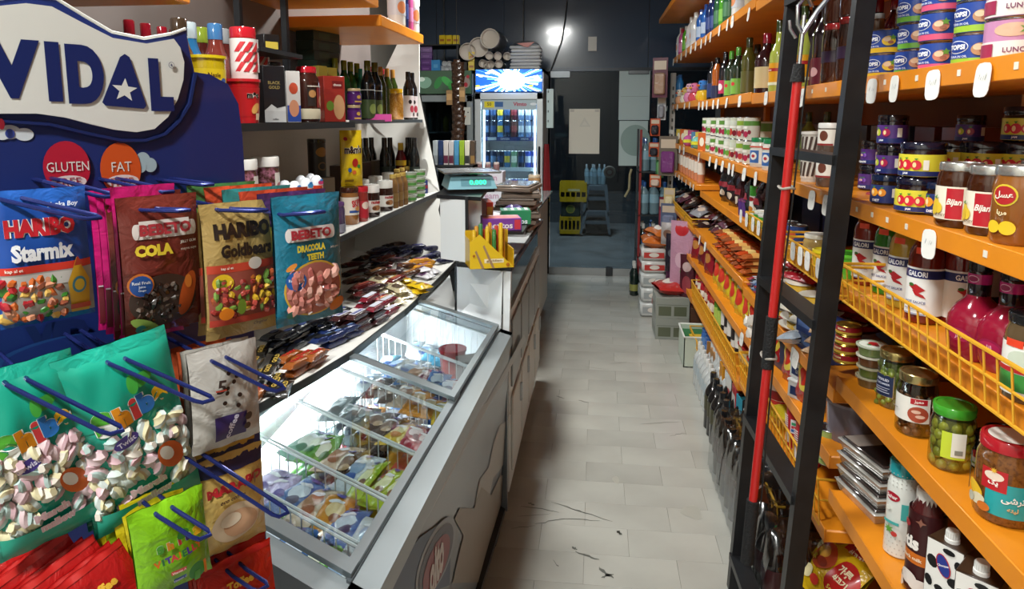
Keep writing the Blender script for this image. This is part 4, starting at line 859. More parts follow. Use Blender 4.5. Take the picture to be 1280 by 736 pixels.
CANG = tin('cocoa_tin', .16, .036, '#d9dcd2', lambda P: (P.rect(-.11, .12, .11, .155, '#3a8a2c'), P.rect(-.11, .004, .11, .03, '#3a8a2c'), P.ell(0, .105, .022, .010, '#8c1c24'), P.ell(0, .06, .018, .012, '#b9722a')), lid='#3a9a2c')
row(CANG, (946,), L3, .075, 'tall white and green tin in the tagged wire basket', None)
row(tub('dip_tub', .075, .034, '#d9dcd4', '#e2e4de', '#4a9a3a', seg=14), (957, 951, 964), L3, .06, 'small white and green tub in the tagged basket, #', 'white green tubs')
row(tub('purple_tub', .08, .032, '#5a3c80', '#7a3a6a', seg=12), (935, 930), L3, .07, 'small purple tub at the far end of the tagged basket, #', 'purple tubs')
row(carton('yellow_carton', .06, .05, .13, '#c9c23a', lambda P: P.rect(-.025, .03, .025, .06, '#2a7a4a')), (972, 966), L3, .12, 'yellow-green carton by the far ladder post, #', 'yellow cartons')
# --- shelf of snack packets
def pk(name, w, h, t, c, pf, seed, lie=True): return Proto(name, 'packet', [('packet', sack(name, w, h, t, c, pf, seed=seed, lie=lie, wr=.1))])
BISC = [pk('biscuit_packet', .06, .17, .035, '#a8562a', lambda P: P.rect(-.03, .05, .03, .09, '#d9a45a'), 51), pk('biscuit_packet', .06, .17, .035, '#b8441c', lambda P: P.rect(-.03, .05, .03, .09, '#e0c27a'), 52), pk('biscuit_packet', .06, .17, .035, '#8a4a2c', lambda P: P.rect(-.03, .05, .03, .09, '#c9a05a'), 53)]
for i in range(27):
    k = i//9; BISC[i % 3].put((XF+.09+.012*(k % 2), 3.24+.088*(i % 9), .871+.034*k), (0, 0, RB+PI/2*0+rg.uniform(-.25, .25)), 'orange-brown biscuit packet, %s along, %s layer' % (ORD[i % 9], ('bottom', 'middle', 'top')[k]), 'orange biscuit packets')
PEN = [bar(.17, .03, .022, c, '#cfd4dc', seed=i) for i, c in enumerate(('#3a5a8a', '#8a9ab0', '#20242c', '#a83a4a'))]
PENP = [Proto('wafer_bar', 'bar', [('wrapper', b)]) for b in PEN]
for i in range(24): PENP[i % 4].put((XF+.10, 2.70+.036*(i % 12), .8506+.024*(i//12)), RB*0+rg.uniform(-.12, .12), 'slim wafer bar lying across the tagged shelf, %s along the %s layer' % (ORD[i % 12], 'lower' if i < 12 else 'upper'), 'wafer bars')
PLATE = M(); PLATE.lathe([(0, 0), (.05, 0), (.078, .012), (.08, .014), (.05, .004), (0, .004)], pl('#dcdad0'), 24)
PLM = PLATE.build('paper_plate'); 
CAKE = Proto('wrapped_cake_plate', 'cake', [('paper_plate', PLM), ('cake', M().lathe([(0, .005), (.05, .006), (.052, .022), (.04, .028), (0, .03)], film('#c9a02a'), 18)), ('doily', M().lathe([(.05, .0285), (.034, .030), (0, .0305)], pr('#dfdccb'), 18))])
for k in range(14):
    st, lv = divmod(k, 5); CAKE.put((XF+.072+.01*(lv % 2), 2.30+.165*st+.01*lv, .8506+.034*lv), (.05*(lv % 3-1), .06, rg.uniform(0, 6)), 'yellow cake on a white plate, %s up in the %s stack from the ladder' % (ORD[lv], ORD[st]), 'stacked cake plates')
MISC = [pk('sweet_packet', .1, .14, .035, c, lambda P: P.ell(0, .07, .03, .025, '#c9b4a4'), 60+i) for i, c in enumerate(('#2a1c20', '#4a1c24', '#8a8a90', '#38302c', '#5a3440'))]
for i in range(22): MISC[i % 5].put((XF+.08+.04*(i % 2), 4.72+.068*i, .861+.04*(i % 3)), (.2*(i % 3), .2, RB+rg.uniform(-.6, .6)), 'dark sweet packet in the heap on the far shelf', 'heap of dark sweet packets')
for i in range(20): MISC[(i+2) % 5].put((XF+.15+.03*(i % 2), 4.1+.028*i, .872+.05*(i % 4)), (.2*(i % 3), .2, RB+rg.uniform(-.6, .6)), 'dark sweet packet in the heap beyond the biscuits', 'heap of sweet packets beyond the biscuits')
# --- hanging/standing crisp bags below
REDB = [pk('red_snack_bag', .13, .2, .06, '#a81c24', lambda P: (P.ell(0, .1, .045, .05, '#d9c24a'), P.ell(0, .1, .03, .03, '#b02a1c'), P.rect(-.05, .16, .05, .175, '#e8dcc4')), 71, False), pk('red_snack_bag', .13, .2, .06, '#9c1822', lambda P: (P.rect(-.05, .05, .05, .1, '#e2d6c4'), P.ell(0, .14, .03, .025, '#d94a2a')), 72, False)]
YELB = [pk('yellow_snack_bag', .1, .19, .05, '#d0b52a', lambda P: (P.ell(0, .09, .035, .04, '#c93a2a'), P.ell(0, .15, .03, .015, '#e9e4c4')), 73, False), pk('green_snack_bag', .1, .19, .05, '#5a9a2c', lambda P: (P.ell(0, .09, .035, .04, '#d9c94a'), P.rect(-.04, .14, .04, .16, '#c93a2a')), 74, False)]
for i in range(9): REDB[i % 2].put((XF+.04+.035*(i % 2), 2.25+.095*i, .6556), (-.15, 0, RB+.2+rg.uniform(-.2, .2)), 'shiny red snack bag standing on the middle shelf, %s from the ladder' % ORD[i], 'red snack bags')
for i in range(12): (YELB if i % 4 < 3 else REDB)[i % 2].put((XF+.045+.03*(i % 2), 3.2+.078*i, .6406), (-.15, 0, RB+.2+rg.uniform(-.2, .2)), '%s snack bag on the middle shelf beyond the red ones, %s along' % ('yellow and green mixed' if False else ('yellow' if (i % 4 < 3 and i % 2 == 0) else 'green' if i % 4 < 3 else 'red'), ORD[i]), 'mixed snack bags')
DKH = [pk('peanut_bag', .12, .2, .05, c, lambda P: (P.ell(0, .1, .04, .03, '#b87a3a'), P.rect(-.05, .15, .05, .165, '#c9c2b0')), 80+i, False) for i, c in enumerate(('#8a1c2a', '#a8242c', '#6a1824', '#7a2a2a'))]
for i in range(14): DKH[i % 4].put((XF+.04+.03*(i % 2), 4.25+.13*i, .6306 if i > 3 else .6406), (-.12, 0, RB+.2+rg.uniform(-.3, .3)), 'dark red peanut bag on the middle shelf, %s towards the glass door' % ORD[i], 'dark red peanut bags')
ONION = Proto('garlic_string', 'garlic', [('garlic_bulb', M().lathe([(0, 0), (.022, .006), (.028, .02), (.018, .038), (.004, .048), (0, .06)], pl('#d6d2c9'), 12))])
for k in range(7): ONION.put((XF+.03, yat(941, XF+.03, .67)+.03*(k % 3)-.03, .6556+.03*(k//3)), (.6, rg.uniform(-.5, .5), rg.uniform(0, 6)), 'white round bulb in the small heap on the shelf edge', 'heap of white bulbs')
# --- low wire basket shelf
row([bottle('black_bottle', .2, .032, '#16171a', '#d8d8d4', '#d9d9d4', (.15, .6), neck=.5, sh=.7, seg=12), bottle('white_bottle', .2, .032, '#d4d4cf', '#16171a', '#2a2a2e', (.2, .5), neck=.5, sh=.7, seg=12)], (926, 921, 916, 912, 908), .43, .07, 'black and white bottle behind the yellow wire rail, # from the ladder', 'black and white bottles')
row(bottle('green_cap_bottle', .19, .034, '#4a8a2c', '#5fae2c', '#a8c45a', (.15, .6), neck=.5, sh=.7, seg=12), (903, 899), .39, .07, 'bright green bottle behind the wire rail, #', 'green bottles')
row([REDB[1], pk('red_tea_packet', .11, .17, .06, '#b0202c', lambda P: P.rect(-.05, .05, .05, .09, '#e0d6c8'), 77, False)], (896, 892, 888, 884, 880, 877), .39, .08, 'red packet behind the wire rail, # beyond the green bottles', 'red packets behind the rail')
row(tub('red_lid_tub', .09, .05, '#8a7a5a', '#a82a2a', '#c9b98a', seg=14), (940, 935, 947), .43, .08, 'squat tub with red lid near the ladder foot, #', 'red-lidded tubs')
BRN = carton('brown_carton', .14, .1, .17, '#a8763f', lambda P: (P.rect(-.03, .1, .05, .13, '#8a5c2c'),)); YBX = carton('yellow_box', .08, .09, .2, '#d38f1f')
BLC = bottle('blue_can_tall', .18, .03, '#3a66a8', '#2a4a84', '#5a84c0', (.1, .8), neck=.8, sh=.88, seg=12)
row(BLC, (886, 881.5), .07, .06, 'blue canister on the bottom shelf, # by the brown cartons', 'blue canisters')
row(BRN, (900, 893), .07, .09, 'plain brown carton on the bottom shelf, #', 'brown cartons', rot=RB+.05)
row(YBX, (910,), .07, .07, 'deep yellow box on the bottom shelf', None, rot=RB+.05)
row([carton('white_carton', .09, .09, .2, '#d8d9d4', lambda P: P.ell(0, .1, .03, .03, '#b03a3a')), carton('red_carton', .09, .09, .2, '#b0303a', lambda P: P.rect(-.04, .1, .04, .16, '#e0dcd4')), carton('turquoise_carton', .09, .09, .19, '#3a9ab4', lambda P: P.ell(0, .09, .03, .04, '#d9e0e0')), carton('white_carton', .09, .09, .2, '#d8d9d4')], (920, 927, 934, 944), .10, .07, 'upright %s carton behind the bottom wire rail'.replace('%s', 'coloured')+', # from the yellow box', 'cartons behind the bottom rail', rot=RB+.1)
row(carton('dark_brown_carton', .16, .12, .2, '#4a2f22'), (874, 867, 861, 856), .06, .1, 'dark brown carton on the far bottom shelf, #', 'dark brown cartons', rot=RB)
row(carton('grey_carton', .16, .12, .16, '#8a8478'), (870, 862, 856, 851), .39, .12, 'grey carton on the far low shelf, #', 'grey cartons', rot=RB)
# second row deeper in, so that the back boards are covered
BK = [carton('stock_carton', .14, .1, .19, c) for c in ('#5a2420', '#2a3040', '#6a5a3a', '#3a2a24', '#7a3a24')]
for bi, (nm, lv) in enumerate((('second', 4), ('second', 5), ('second', 2), ('third', 4), ('third', 5), ('third', 2), ('third', 6), ('far', 2), ('far', 3), ('far', 5), ('far', 6), ('third', 1), ('far', 1))):
    y0, y1 = BAYS[nm]; n = int((y1-y0-.1)/.17)
    for i in range(n): BK[(i+bi*2) % 5].put((XF+.36, y0+.12+.17*i, LEV[nm][lv]+.0006), RB+rg.uniform(-.05, .05), 'stock carton in the back row, %s bay, %s board down, %s along' % (nm, ORD[lv], ORD[i]), 'stock cartons in the back rows')
# --- on the floor along the foot of the shelves
def crate(c, inner):
    m = M(); w, d, h, t = .20, .30, .20, .006
    m.box(-w/2, -d/2, 0, w/2, d/2, .006, pl(c)); 
    for x0, y0, x1, y1 in ((-w/2, -d/2, -w/2+t, d/2), (w/2-t, -d/2, w/2, d/2), (-w/2, -d/2, w/2, -d/2+t), (-w/2, d/2-t, w/2, d/2)): m.box(x0, y0, 0, x1, y1, h, pl(c))
    r = M(); r.tube([(-w/2, -d/2, h), (w/2, -d/2, h), (w/2, d/2, h), (-w/2, d/2, h)], .008, pl('#dfe3dc'), 6, True)
    n = M(); n.box(-w/2+t, -d/2+t, .006, w/2-t, d/2-t, h-.03, pl(inner), .004)
    return Proto('plastic_crate', 'crate', [('crate_shell', m), ('rim', r), ('contents', n, [('box_label', M().box(-.05, -.08, h-.03, .05, .02, h-.028, pr('#d9b43a')))])])
CRT = crate('#c3cfc0', '#1f6a3a')
for i, px in enumerate((863, 846)): CRT.put((.69, yat(px, .65, .1), .001), rg.uniform(-.04, .04), 'pale plastic crate with green contents, %s on the floor from the bottles' % ORD[i], 'pale crates')
def pet(name, body, cap, lab_, h=.27, r=.036): return bottle(name, h, r, body, cap, lab_, (.35, .6), neck=.34, sh=.6, seg=12)
CLRB = pet('clear_bottle', mt('#b9bdbd', .08, coat=.8), '#d8dad8', '#a8b4ba'); COLA = pet('cola_bottle', mt('#120c0c', .1, coat=.8), '#16171a', '#3a1a1c', .30, .042); DKC = pet('dark_drink_bottle', mt('#1a1a1c', .1, coat=.8), '#222326', '#3c3a22', .30, .042)
SHR = glassmat('shrink_wrap', '#dfe2e4', .07, .15)
def pack(proto, x0, y0, nx, ny, sp, z, label, group):
    for j in range(ny):
        for i in range(nx): proto.put((x0+i*sp, y0+j*sp, z), rg.uniform(0, 6), label % (ORD[j], 'aisle-side' if i == 0 else 'shelf-side'), group)
pack(CLRB, .645, 3.60, 2, 7, .076, .001, 'clear drink bottle with pale cap, %s along the %s row on the floor', 'clear bottles on the floor')
pack(DKC, .625, 3.12, 2, 5, .088, .001, 'dark drink bottle with olive label, %s along the %s row on the floor', 'dark olive-label bottles')
pack(COLA, .595, 2.10, 2, 11, .09, .001, 'cola bottle under clinging film, %s along the %s row on the floor', 'cola bottles on the floor')
for i, (y0, n) in enumerate(((2.05, 4), (2.42, 4), (2.79, 3))):
    rs = random.Random(i); L = n*.09
    def wf(u, v, y0=y0, L=L, rs=rs):
        a = v*PI; top = .24+.05*abs(math.sin(u*n*PI)); xx = .645-.105*math.cos(a)*(1 if abs(math.cos(a)) > .7 else 1.1); zz = .012+top*min(1, math.sin(a)*1.5)+.01*math.sin(u*23+v*17)
        return (xx, y0+u*L-.0, zz)
    m = M(); m.grid(wf, 18, 14, SHR); o = ob('shrink_film', m); tag(o, 'clinging clear film over the cola pack, %s from the ladder foot' % ORD[i], 'film', 'films over cola packs')
# ================================================================== ladder and hook pole leaning on the shelves
BLKS = mt('#1c1d1f', .38, .3, noise=.3, nscale=12, col2='#33363a')
def lad(px, py, y): 
    d = ray(px, py); return EYEV+d*(y/d.y)
nt_, nb_ = lad(1081, -6, 1.72), lad(988, 742, 1.72); ft_, fb_ = lad(993, -6, 2.22), lad(917, 742, 2.22)
def extend(t, b): d = (b-t)/(t.z-b.z); return t+d*(t.z-2.35), t+d*(t.z-.0)
nt_, nb_ = extend(nt_, nb_); ft_, fb_ = extend(ft_, fb_)
lr = empty('step_ladder', (nb_.x, (nb_.y+fb_.y)/2, 0)); tag(lr, 'black metal ladder leaning against the orange shelves', 'ladder')
def post_(a, b, w=.034, d=.022):
    m = M(); o = lr.location
    m.hexa([(b.x-d-o.x, b.y-w/2-o.y, 0), (b.x+d-o.x, b.y-w/2-o.y, 0), (b.x+d-o.x, b.y+w/2-o.y, 0), (b.x-d-o.x, b.y+w/2-o.y, 0)], [(a.x-d-o.x, a.y-w/2-o.y, a.z), (a.x+d-o.x, a.y-w/2-o.y, a.z), (a.x+d-o.x, a.y+w/2-o.y, a.z), (a.x-d-o.x, a.y+w/2-o.y, a.z)], BLKS); return m
ob('ladder_post', post_(nt_, nb_), lr); ob('ladder_post', post_(ft_, fb_), lr)
for z in (.12, .62, 1.09, 1.50, 1.95):
    f1 = (nt_.z-z)/nt_.z; p = nt_+(nb_-nt_)*f1; q = ft_+(fb_-ft_)*((ft_.z-z)/ft_.z); o = lr.location
    m = M(); m.hexa([(p.x-.028-o.x, p.y-o.y, z-.012), (p.x+.028-o.x, p.y-o.y, z-.012), (q.x+.028-o.x, q.y-o.y, z-.012), (q.x-.028-o.x, q.y-o.y, z-.012)], [(p.x-.028-o.x, p.y-o.y, z+.012), (p.x+.028-o.x, p.y-o.y, z+.012), (q.x+.028-o.x, q.y-o.y, z+.012), (q.x-.028-o.x, q.y-o.y, z+.012)], BLKS); ob('rung', m, lr)
RED = mt('#b5201f', .35, coat=.3); GRIP = mt('#141517', .7, bump=.6, bscale=220)
a, b = pY(1003, 42, 1.66), pY(931, 724, 1.66)
a = Vector((a.x-.0, a.y, a.z)); b = Vector((b.x, b.y, b.z))
pr0 = empty('hook_pole', (b.x, b.y, b.z)); tag(pr0, 'red reaching pole with black grips and a steel hook tied to the ladder', 'pole')
def seg(f0, f1): return [a+(b-a)*f0-pr0.location, a+(b-a)*f1-pr0.location]
m = M(); m.tube(seg(.075, .5), .0105, RED, 12); m.tube(seg(.575, .845), .0105, RED, 12); ob('pole_tube', m, pr0)
m = M(); m.tube(seg(.49, .585), .0145, GRIP, 12); ob('grip', m, pr0)
m = M(); m.tube(seg(.84, .965), .0155, GRIP, 12); ob('grip', m, pr0)
m = M(); m.tube(seg(.05, .08), [.012, .016], GRIP, 12); ob('collar', m, pr0)
m = M(); h0 = seg(0, .05)[0]
m.tube([seg(.05, .05)[0], seg(-.03, .0)[0]], .005, STEEL, 8)
m.tube([h0+Vector((0, 0, .0)), h0+Vector((-.014, -.008, .02)), h0+Vector((-.016, -.008, .06)), h0+Vector((.004, 0, .085)), h0+Vector((.018, .0, .06))], .005, STEEL, 8)
m.tube([h0+Vector((-.014, 0, -.01)), h0+Vector((-.028, 0, .012)), h0+Vector((-.03, 0, .03))], .004, STEEL, 8)
m.tube([h0, h0+Vector((.03, 0, .05)), h0+Vector((.062, .004, .09)), h0+Vector((.085, .01, .15))], .006, STEEL, 8); ob('hook', m, pr0)
for f in (.26, .565):
    c = seg(f, f)[0]; m = M(); m.tube([c+Vector((.017*math.cos(t)+.004, .03*math.sin(t)+.012, .002*math.sin(3*t))) for t in [2*PI*i/16 for i in range(16)]], .003, mt('#9a948a', .6), 6, True); ob('tie_ring', m, pr0)
m = M(); c = seg(.84, .84)[0]; m.hexa([c+Vector(v) for v in ((0, 0, 0), (.05, .04, -.03), (.05, .05, -.03), (0, .01, 0))], [c+Vector(v) for v in ((0, 0, .02), (.03, .02, .03), (.03, .03, .03), (0, .01, .02))], mt('#4a2418', .4)); ob('lever', m, pr0)
m = M(); pts = [seg(.02, .02)[0]+Vector((.022, 0, 0))]+[seg(f, f)[0]+Vector((.017+.004*math.sin(9*f), .004, 0)) for f in (.1, .3, .5, .7, .85)]; m.tube(pts, .0022, BLACK, 5); ob('pull_cord', m, pr0)
# ================================================================== left-hand white shelving
CREAM = mt('#b3aaa0', .6, noise=.3, nscale=2, col2='#a29a8e'); LAM = mt('#dedcd6', .35, coat=.2); BEDGE = mt('#191a1c', .4)
XW = -1.42
lu = empty('wall_shelving', (0, 0, 0)); tag(lu, 'white wall shelving with black-edged boards above the ice cream freezer', 'shelf')
m = M(); m.box(XW-.02, .75, 0, XW, 4.25, 1.6, CREAM); ob('back_panel', m, lu)
m = M(); m.box(XW-.02, .75, 1.6, XW, 4.25, 2.6, mt('#7a6f6a', .65, noise=.3, nscale=3, col2='#675d58')); ob('upper_panel', m, lu)
m = M(); m.box(XW, 1.2, .2, XW+.02, 3.7, .81, CREAM); ob('lower_panel', m, lu)
def board(front, z, th, edge, name='shelf_board', xb=XW, yb=None, mat_=LAM, emat=BEDGE):
    m = M()
    for (p, q) in zip(front, front[1:]):
        b = [(xb, p[1]+(yb or 0), z-th), (p[0], p[1], z-th), (q[0], q[1], z-th), (xb, q[1]+(yb or 0), z-th)]
        m.hexa([b[0], b[1], b[2], b[3]], [(v[0], v[1], z) for v in b], mat_)
        m.hexa([(p[0], p[1], z-edge), (p[0]+.006, p[1], z-edge), (q[0]+.006, q[1], z-edge), (q[0], q[1], z-edge)], [(p[0], p[1], z+.001), (p[0]+.006, p[1], z+.001), (q[0]+.006, q[1], z+.001), (q[0], q[1], z+.001)], emat)
    return ob(name, m, lu)
ZL, ZU, ZT = .84, 1.16, 1.585
fp = [pz(a, b, ZL) for a, b in ((240, 560), (285, 530), (317, 508), (351, 490), (394, 466), (440, 438), (477, 409), (508, 385), (540, 355), (570, 325))]
board([(p.x, p.y) for p in fp], ZL, .02, .024)
fu = [pz(a, b, ZU) for a, b in ((300, 352), (422, 297), (485, 267), (549, 239))]
board([(p.x, p.y) for p in fu], ZU, .018, .022)
board([(-1.0, 1.2), (-1.0, 2.75)], ZT, .02, .022, mat_=mt('#2a2b2d', .2, coat=.5)); board([(-1.02, 2.751), (-1.02, 3.95)], ZT+.008, .015, .016, emat=mt('#4a4b4c', .3, .5))
# sloping white end panel
e0, e1 = fp[-1], fu[-1]; e2 = pY(524, 116, 4.02)
m = M(); pts = [(e0.x, e0.y+.012, e0.z-.02), (e1.x, e1.y+.012, e1.z), (e2.x, e2.y, e2.z), (e2.x, e2.y+.03, 2.3), (e2.x-.05, e2.y+.035, 2.3), (e2.x-.05, e2.y+.02, 1.62), (XW, e2.y+.06, 1.62), (XW, e0.y+.3, ZL-.02)]
m.add(pts+[(x, y+.016, z) for x, y, z in pts], [(0, 1, 2, 6, 7), (2, 3, 4, 5, 6), (15, 14, 10, 9, 8), (14, 13, 12, 11, 10)]+[(i, 8+i, 8+(i+1) % 8, (i+1) % 8) for i in range(8)], LAM); ob('end_panel', m, lu)
m = M(); m.tube([(e0.x+.004, e0.y+.01, e0.z), (e1.x+.004, e1.y+.01, e1.z)], .005, BEDGE, 6); m.tube([(e1.x+.004, e1.y+.01, e1.z), (e2.x+.004, e2.y, e2.z)], .004, BEDGE, 6); ob('edge_strip', m, lu)
for px, X in ((299, -1.27), (357, -1.20)):
    y = yat(px, X, 1.9); m = M(); m.box(X-.012, y-.012, ZT, X+.012, y+.012, 2.5, BLKS, .002); ob('upright', m, lu)
m = M(); m.box(-1.30, yat(315, -1.1, 1.83), 1.815, -1.07, yat(362, -1.12, 1.83), 1.83, BEDGE); ob('shelf_board', m, lu)
ORB = [(2.50, 2.97, 2.13), (3.0, 3.75, 2.055)]
for a, b, z in ORB: m = M(); m.box(XW, a, z-.05, -.95, b, z, ORANGE, .004); ob('shelf_board', m, lu)
m = M(); m.box(XW, .95, 1.885, -1.02, 1.66, 1.93, ORANGE, .004); ob('shelf_board', m, lu)
# goods on the left --------------------------------------------------
LB = PI/2                                # facing the aisle from the left
def ls(proto, px, z, X, label, group=None, rot=None, scale=1, dz=0):
    return proto.put((X, yat(px, X, z+dz), z+dz+.0008), (LB-.55 if rot is None else rot)+rg.uniform(-.1, .1), label, group, scale)
YTB = tub('yellow_tub', .19, .052, '#cdb01a', '#e0c61e', '#dcc022', lambda P: (P.text('Nesle', 0, .135, .012, '#5a3c14', bold=.03), P.ell(.03, .12, .010, .007, '#3a5aa0')), taper=.9)
ls(YTB, 262, ZT, -1.10, 'bright yellow lidded tub peeping over the blue sign')
RBK = tub('red_sweet_bucket', .135, .05, '#b81c24', '#c4222a', '#b81c22', lambda P: (P.text('m&c', .004, .085, .018, '#17120f', w=.045, bold=.06, line='#e9e2d8'), P.ell(.012, .045, .02, .012, '#d9a45a', rot=.8), P.rect(.012, .01, .03, .03, '#d8bfa0')), taper=.84)
o = ls(RBK, 306, ZT, -1.09, 'red sweet bucket with a lid beside the blue sign')
CND = jar('candy_can', .155, .039, '#dcd6d2', '#b51e2a', '#ded8d4', (.0, .98), lambda P: ([P.poly([(-.05+.025*k, .02+.03*j), (-.035+.025*k, .02+.03*j), (-.015+.025*k, .05+.03*j), (-.03+.025*k, .05+.03*j)], '#c4323a') for k in range(3) for j in range(3)], P.rect(.022, .02, .06, .12, '#e4ded9'), P.text('ch', .032, .09, .02, '#2c1c1c', bold=.05)), lidh=.032, neck=.95)
ls(CND, 306, ZT, -1.09, 'white and red striped sweet can standing on the red bucket', dz=.1365)
ls(CND, 322, ZT, -1.2, 'white and red striped sweet can half hidden behind the first', dz=.12)
ls(carton('support_box', .09, .09, .115, '#7a1c22'), 322, ZT, -1.2, 'dark red box under the hidden striped can')
COF = carton('coffee_box', .075, .06, .185, '#17181b', lambda P: (P.text('BLACK', 0, .13, .010, '#8a7a4a', bold=.02), P.text('GOLD', 0, .115, .010, '#8a7a4a', bold=.02), P.rect(-.036, .002, .036, .04, '#a9a9a8'), P.poly([(-.036, .04), (-.012, .06), (.01, .045), (.036, .055), (.036, .038), (-.036, .038)], '#b4b4b2'), P.text('coffee', 0, .012, .006, '#3a3a3c')))
ls(COF, 340, ZT, -1.07, 'tall black coffee box with silver foot on the black shelf', rot=LB-.75)
SBX = carton('small_black_box', .06, .05, .055, '#1c1c1e', lambda P: P.rect(-.024, .006, .024, .03, '#c9b24a'))
ls(SBX, 335, 1.83, -1.13, 'small black box with yellow label on the little top ledge')
DGJ = jar('dark_glass_jar', .06, .03, '#2a2622', '#3a3a3c', '#c2ad52', (.3, .8), lidh=.01)
ls(DGJ, 342, ZT, -1.19, 'dark jar with yellow label above the black coffee box', dz=.16); ls(carton('support_box', .07, .07, .155, '#3a2a24'), 342, ZT, -1.19, 'dark brown box under the yellow-labelled jar')
WBX = carton('cereal_box', .05, .07, .18, '#c9c4c0', lambda P: (P.rect(-.024, .003, .024, .06, '#2c4a9a'), P.ell(0, .05, .018, .03, '#c98a6a'), P.ell(0, .12, .016, .02, '#b84a34')))
ls(WBX, 364, ZT, -1.09, 'narrow white and blue box beside the coffee box', rot=LB-.75)
PETJ = jar('chocolate_sweet_jar', .205, .046, '#3a1c16', '#b41c28', None, lidh=.022, neck=.78)
PETJ.parts.append(('base_band', M().lathe([(.0462, .012), (.0475, .02), (.0475, .045), (.0462, .05)], pl('#c9bfa4'), 22).build('base_band'), []))
PETJ.parts.append(('label', (lambda m: (lambda P: (P.rect(-.03, .06, .0, .125, '#2a2422'), P.ell(-.012, .105, .014, .014, '#a87a4a'), P.rect(.006, .055, .045, .13, '#8a2a2a'), P.ell(.03, .08, .016, .02, '#b8845a'), P.rect(-.03, .13, .045, .135, '#b9b0a4')))(Print(m, on_cyl(.0462), .0006)) and m)(M()).build('label'), []))
ls(PETJ, 385, ZT, -1.08, 'clear sweet jar with red lid full of dark chocolates'); ls(PETJ, 374, ZT, -1.24, 'clear sweet jar with red lid in the row behind')
RDB = carton('red_chocolate_box', .09, .09, .185, '#8e2a22', lambda P: (P.ell(.018, .06, .024, .05, '#b58a62'), P.ell(-.02, .065, .016, .02, '#5c7a2c'), P.rect(-.01, .135, .036, .165, '#6a1c1c'), P.text('choco', .012, .15, .01, '#e8d8cc')), lambda P: P.rect(-.03, .04, .03, .15, '#9e342a'), rightside=lambda P: (P.ell(-.01, .06, .024, .05, '#b58a62'), P.rect(-.03, .14, .03, .17, '#6a1c1c')))
ls(RDB, 414, ZT, -1.09, 'tall red chocolate gift box on the black shelf', rot=LB-.8)
PJ = jar('purple_jelly_jar', .072, .030, '#3c1450', '#b9a27a', '#4a1a62', (.1, .8), lambda P: (P.rect(-.02, .012, .02, .018, '#c9a44a'), P.ell(0, .035, .01, .008, '#c9a44a')), lidh=.01)
for k in range(2): ls(PJ, 443, ZT, -1.06, 'small purple jelly jar, %s' % ('lower of the two by the red gift box' if k == 0 else 'standing on the lower one'), 'purple jelly jars', dz=.0725*k)
GWB = bottle('green_glass_bottle', .30, .034, '#1c5a2a', '#6f7a1c', '#2a6a4a', (.2, .5), neck=.4, sh=.6, seg=14)
for i, px in enumerate((421, 432, 440, 448)): ls(GWB, px, ZT, -1.25, 'green glass bottle in the back row on the black shelf, %s from the near end' % ORD[i], 'green glass bottles', rot=0)
TEAL = bottle('teal_bottle', .27, .03, '#1c6a5c', '#1c7a6a', seg=12); ls(TEAL, 452, ZT, -1.22, 'teal green bottle beside the green glass bottles')
WIN = bottle('grape_drink_bottle', .29, .034, '#0f1216', '#5c5a14', '#3a4a2a', (.05, .36), neck=.42, sh=.6, prints=lambda P: (P.rect(-.1, .148, .1, .152, '#b9bab4'), P.ell(0, .06, .02, .025, '#7a8a4a')), seg=16)
for i, px in enumerate((461, 470)): ls(WIN, px, ZT, -1.10, 'dark drink bottle with white band and green label, %s' % ORD[i], 'dark drink bottles')
OLV = bottle('olive_green_bottle', .29, .03, '#2c3a12', '#a87a3a', neck=.42, sh=.62, seg=14)
for i, px in enumerate((477, 485, 492)): ls(OLV, px, ZT, -1.16, 'olive green bottle with gold cap, %s along' % ORD[i], 'olive green bottles')
RLB = bottle('red_cap_bottle', .31, .028, '#16181a', '#a8242c', '#c9c4bc', (.5, .75), neck=.5, sh=.7, seg=12)
for i, px in enumerate((468, 474, 481)): ls(RLB, px, ZT, -1.28, 'bottle with %s cap at the back of the black shelf' % ('red', 'dark red', 'crimson')[i], 'capped bottles at the back')
CRK = jar('peanut_jar', .165, .038, mt('#a8702a', .2, coat=.7, noise=.8, nscale=120, col2='#c99a4a'), '#d9a81c', None, lidh=.022, seg=20)
ls(CRK, 496, ZT+.008, -1.08, 'clear jar of golden nuts with yellow lid')
PNB = M(); PNB.prism([(0, 0), (.07, 0), (.035, .035)], lambda u, v, d: (d, u-.035, v), -.06, .06, pr('#a83a7a')); PNB.prism([(.002, .001), (.068, .001), (.035, .034)], lambda u, v, d: (d, u-.035, v), .06, .061, pr('#d9a04a'))
PNB2 = Proto('wedge_box', 'box', [('carton', PNB)]); ls(PNB2, 474, ZT, -1.05, 'small pink and orange wedge box in front of the dark bottles', rot=.3)
MSH = bottle('milkshake_bottle', .27, .03, '#1c1614', '#16171a', '#d4c8c8', (.04, .5), neck=.42, sh=.62, prints=lambda P: (P.ell(0, .06, .014, .02, '#a83a4a'), P.ell(-.012, .1, .01, .012, '#241c1c'), P.ell(.014, .03, .01, .012, '#241c1c')), seg=14)
for i, px in enumerate((511, 516)): ls(MSH, px, ZT+.008, -1.07+.0*i, 'dark milkshake bottle with pink and white label, %s at the shelf end' % ORD[i], 'milkshake bottles')
DGB = carton('dark_green_box', .2, .1, .045, '#24352c', lambda P: P.rect(-.06, .01, .02, .036, '#2f4a3a'))
for k in range(6): ls(DGB, 398, ZT, -1.32, 'dark green tea box in the pile at the back, %s up' % ORD[k], 'pile of dark green boxes', rot=LB-.2, dz=.19+.046*k)
ls(carton('support_box', .2, .1, .188, '#2a2420'), 398, ZT, -1.32, 'dark box holding up the green tea boxes', rot=LB-.2)
YSB = carton('yellow_label_box', .05, .05, .06, '#bfae4a'); 
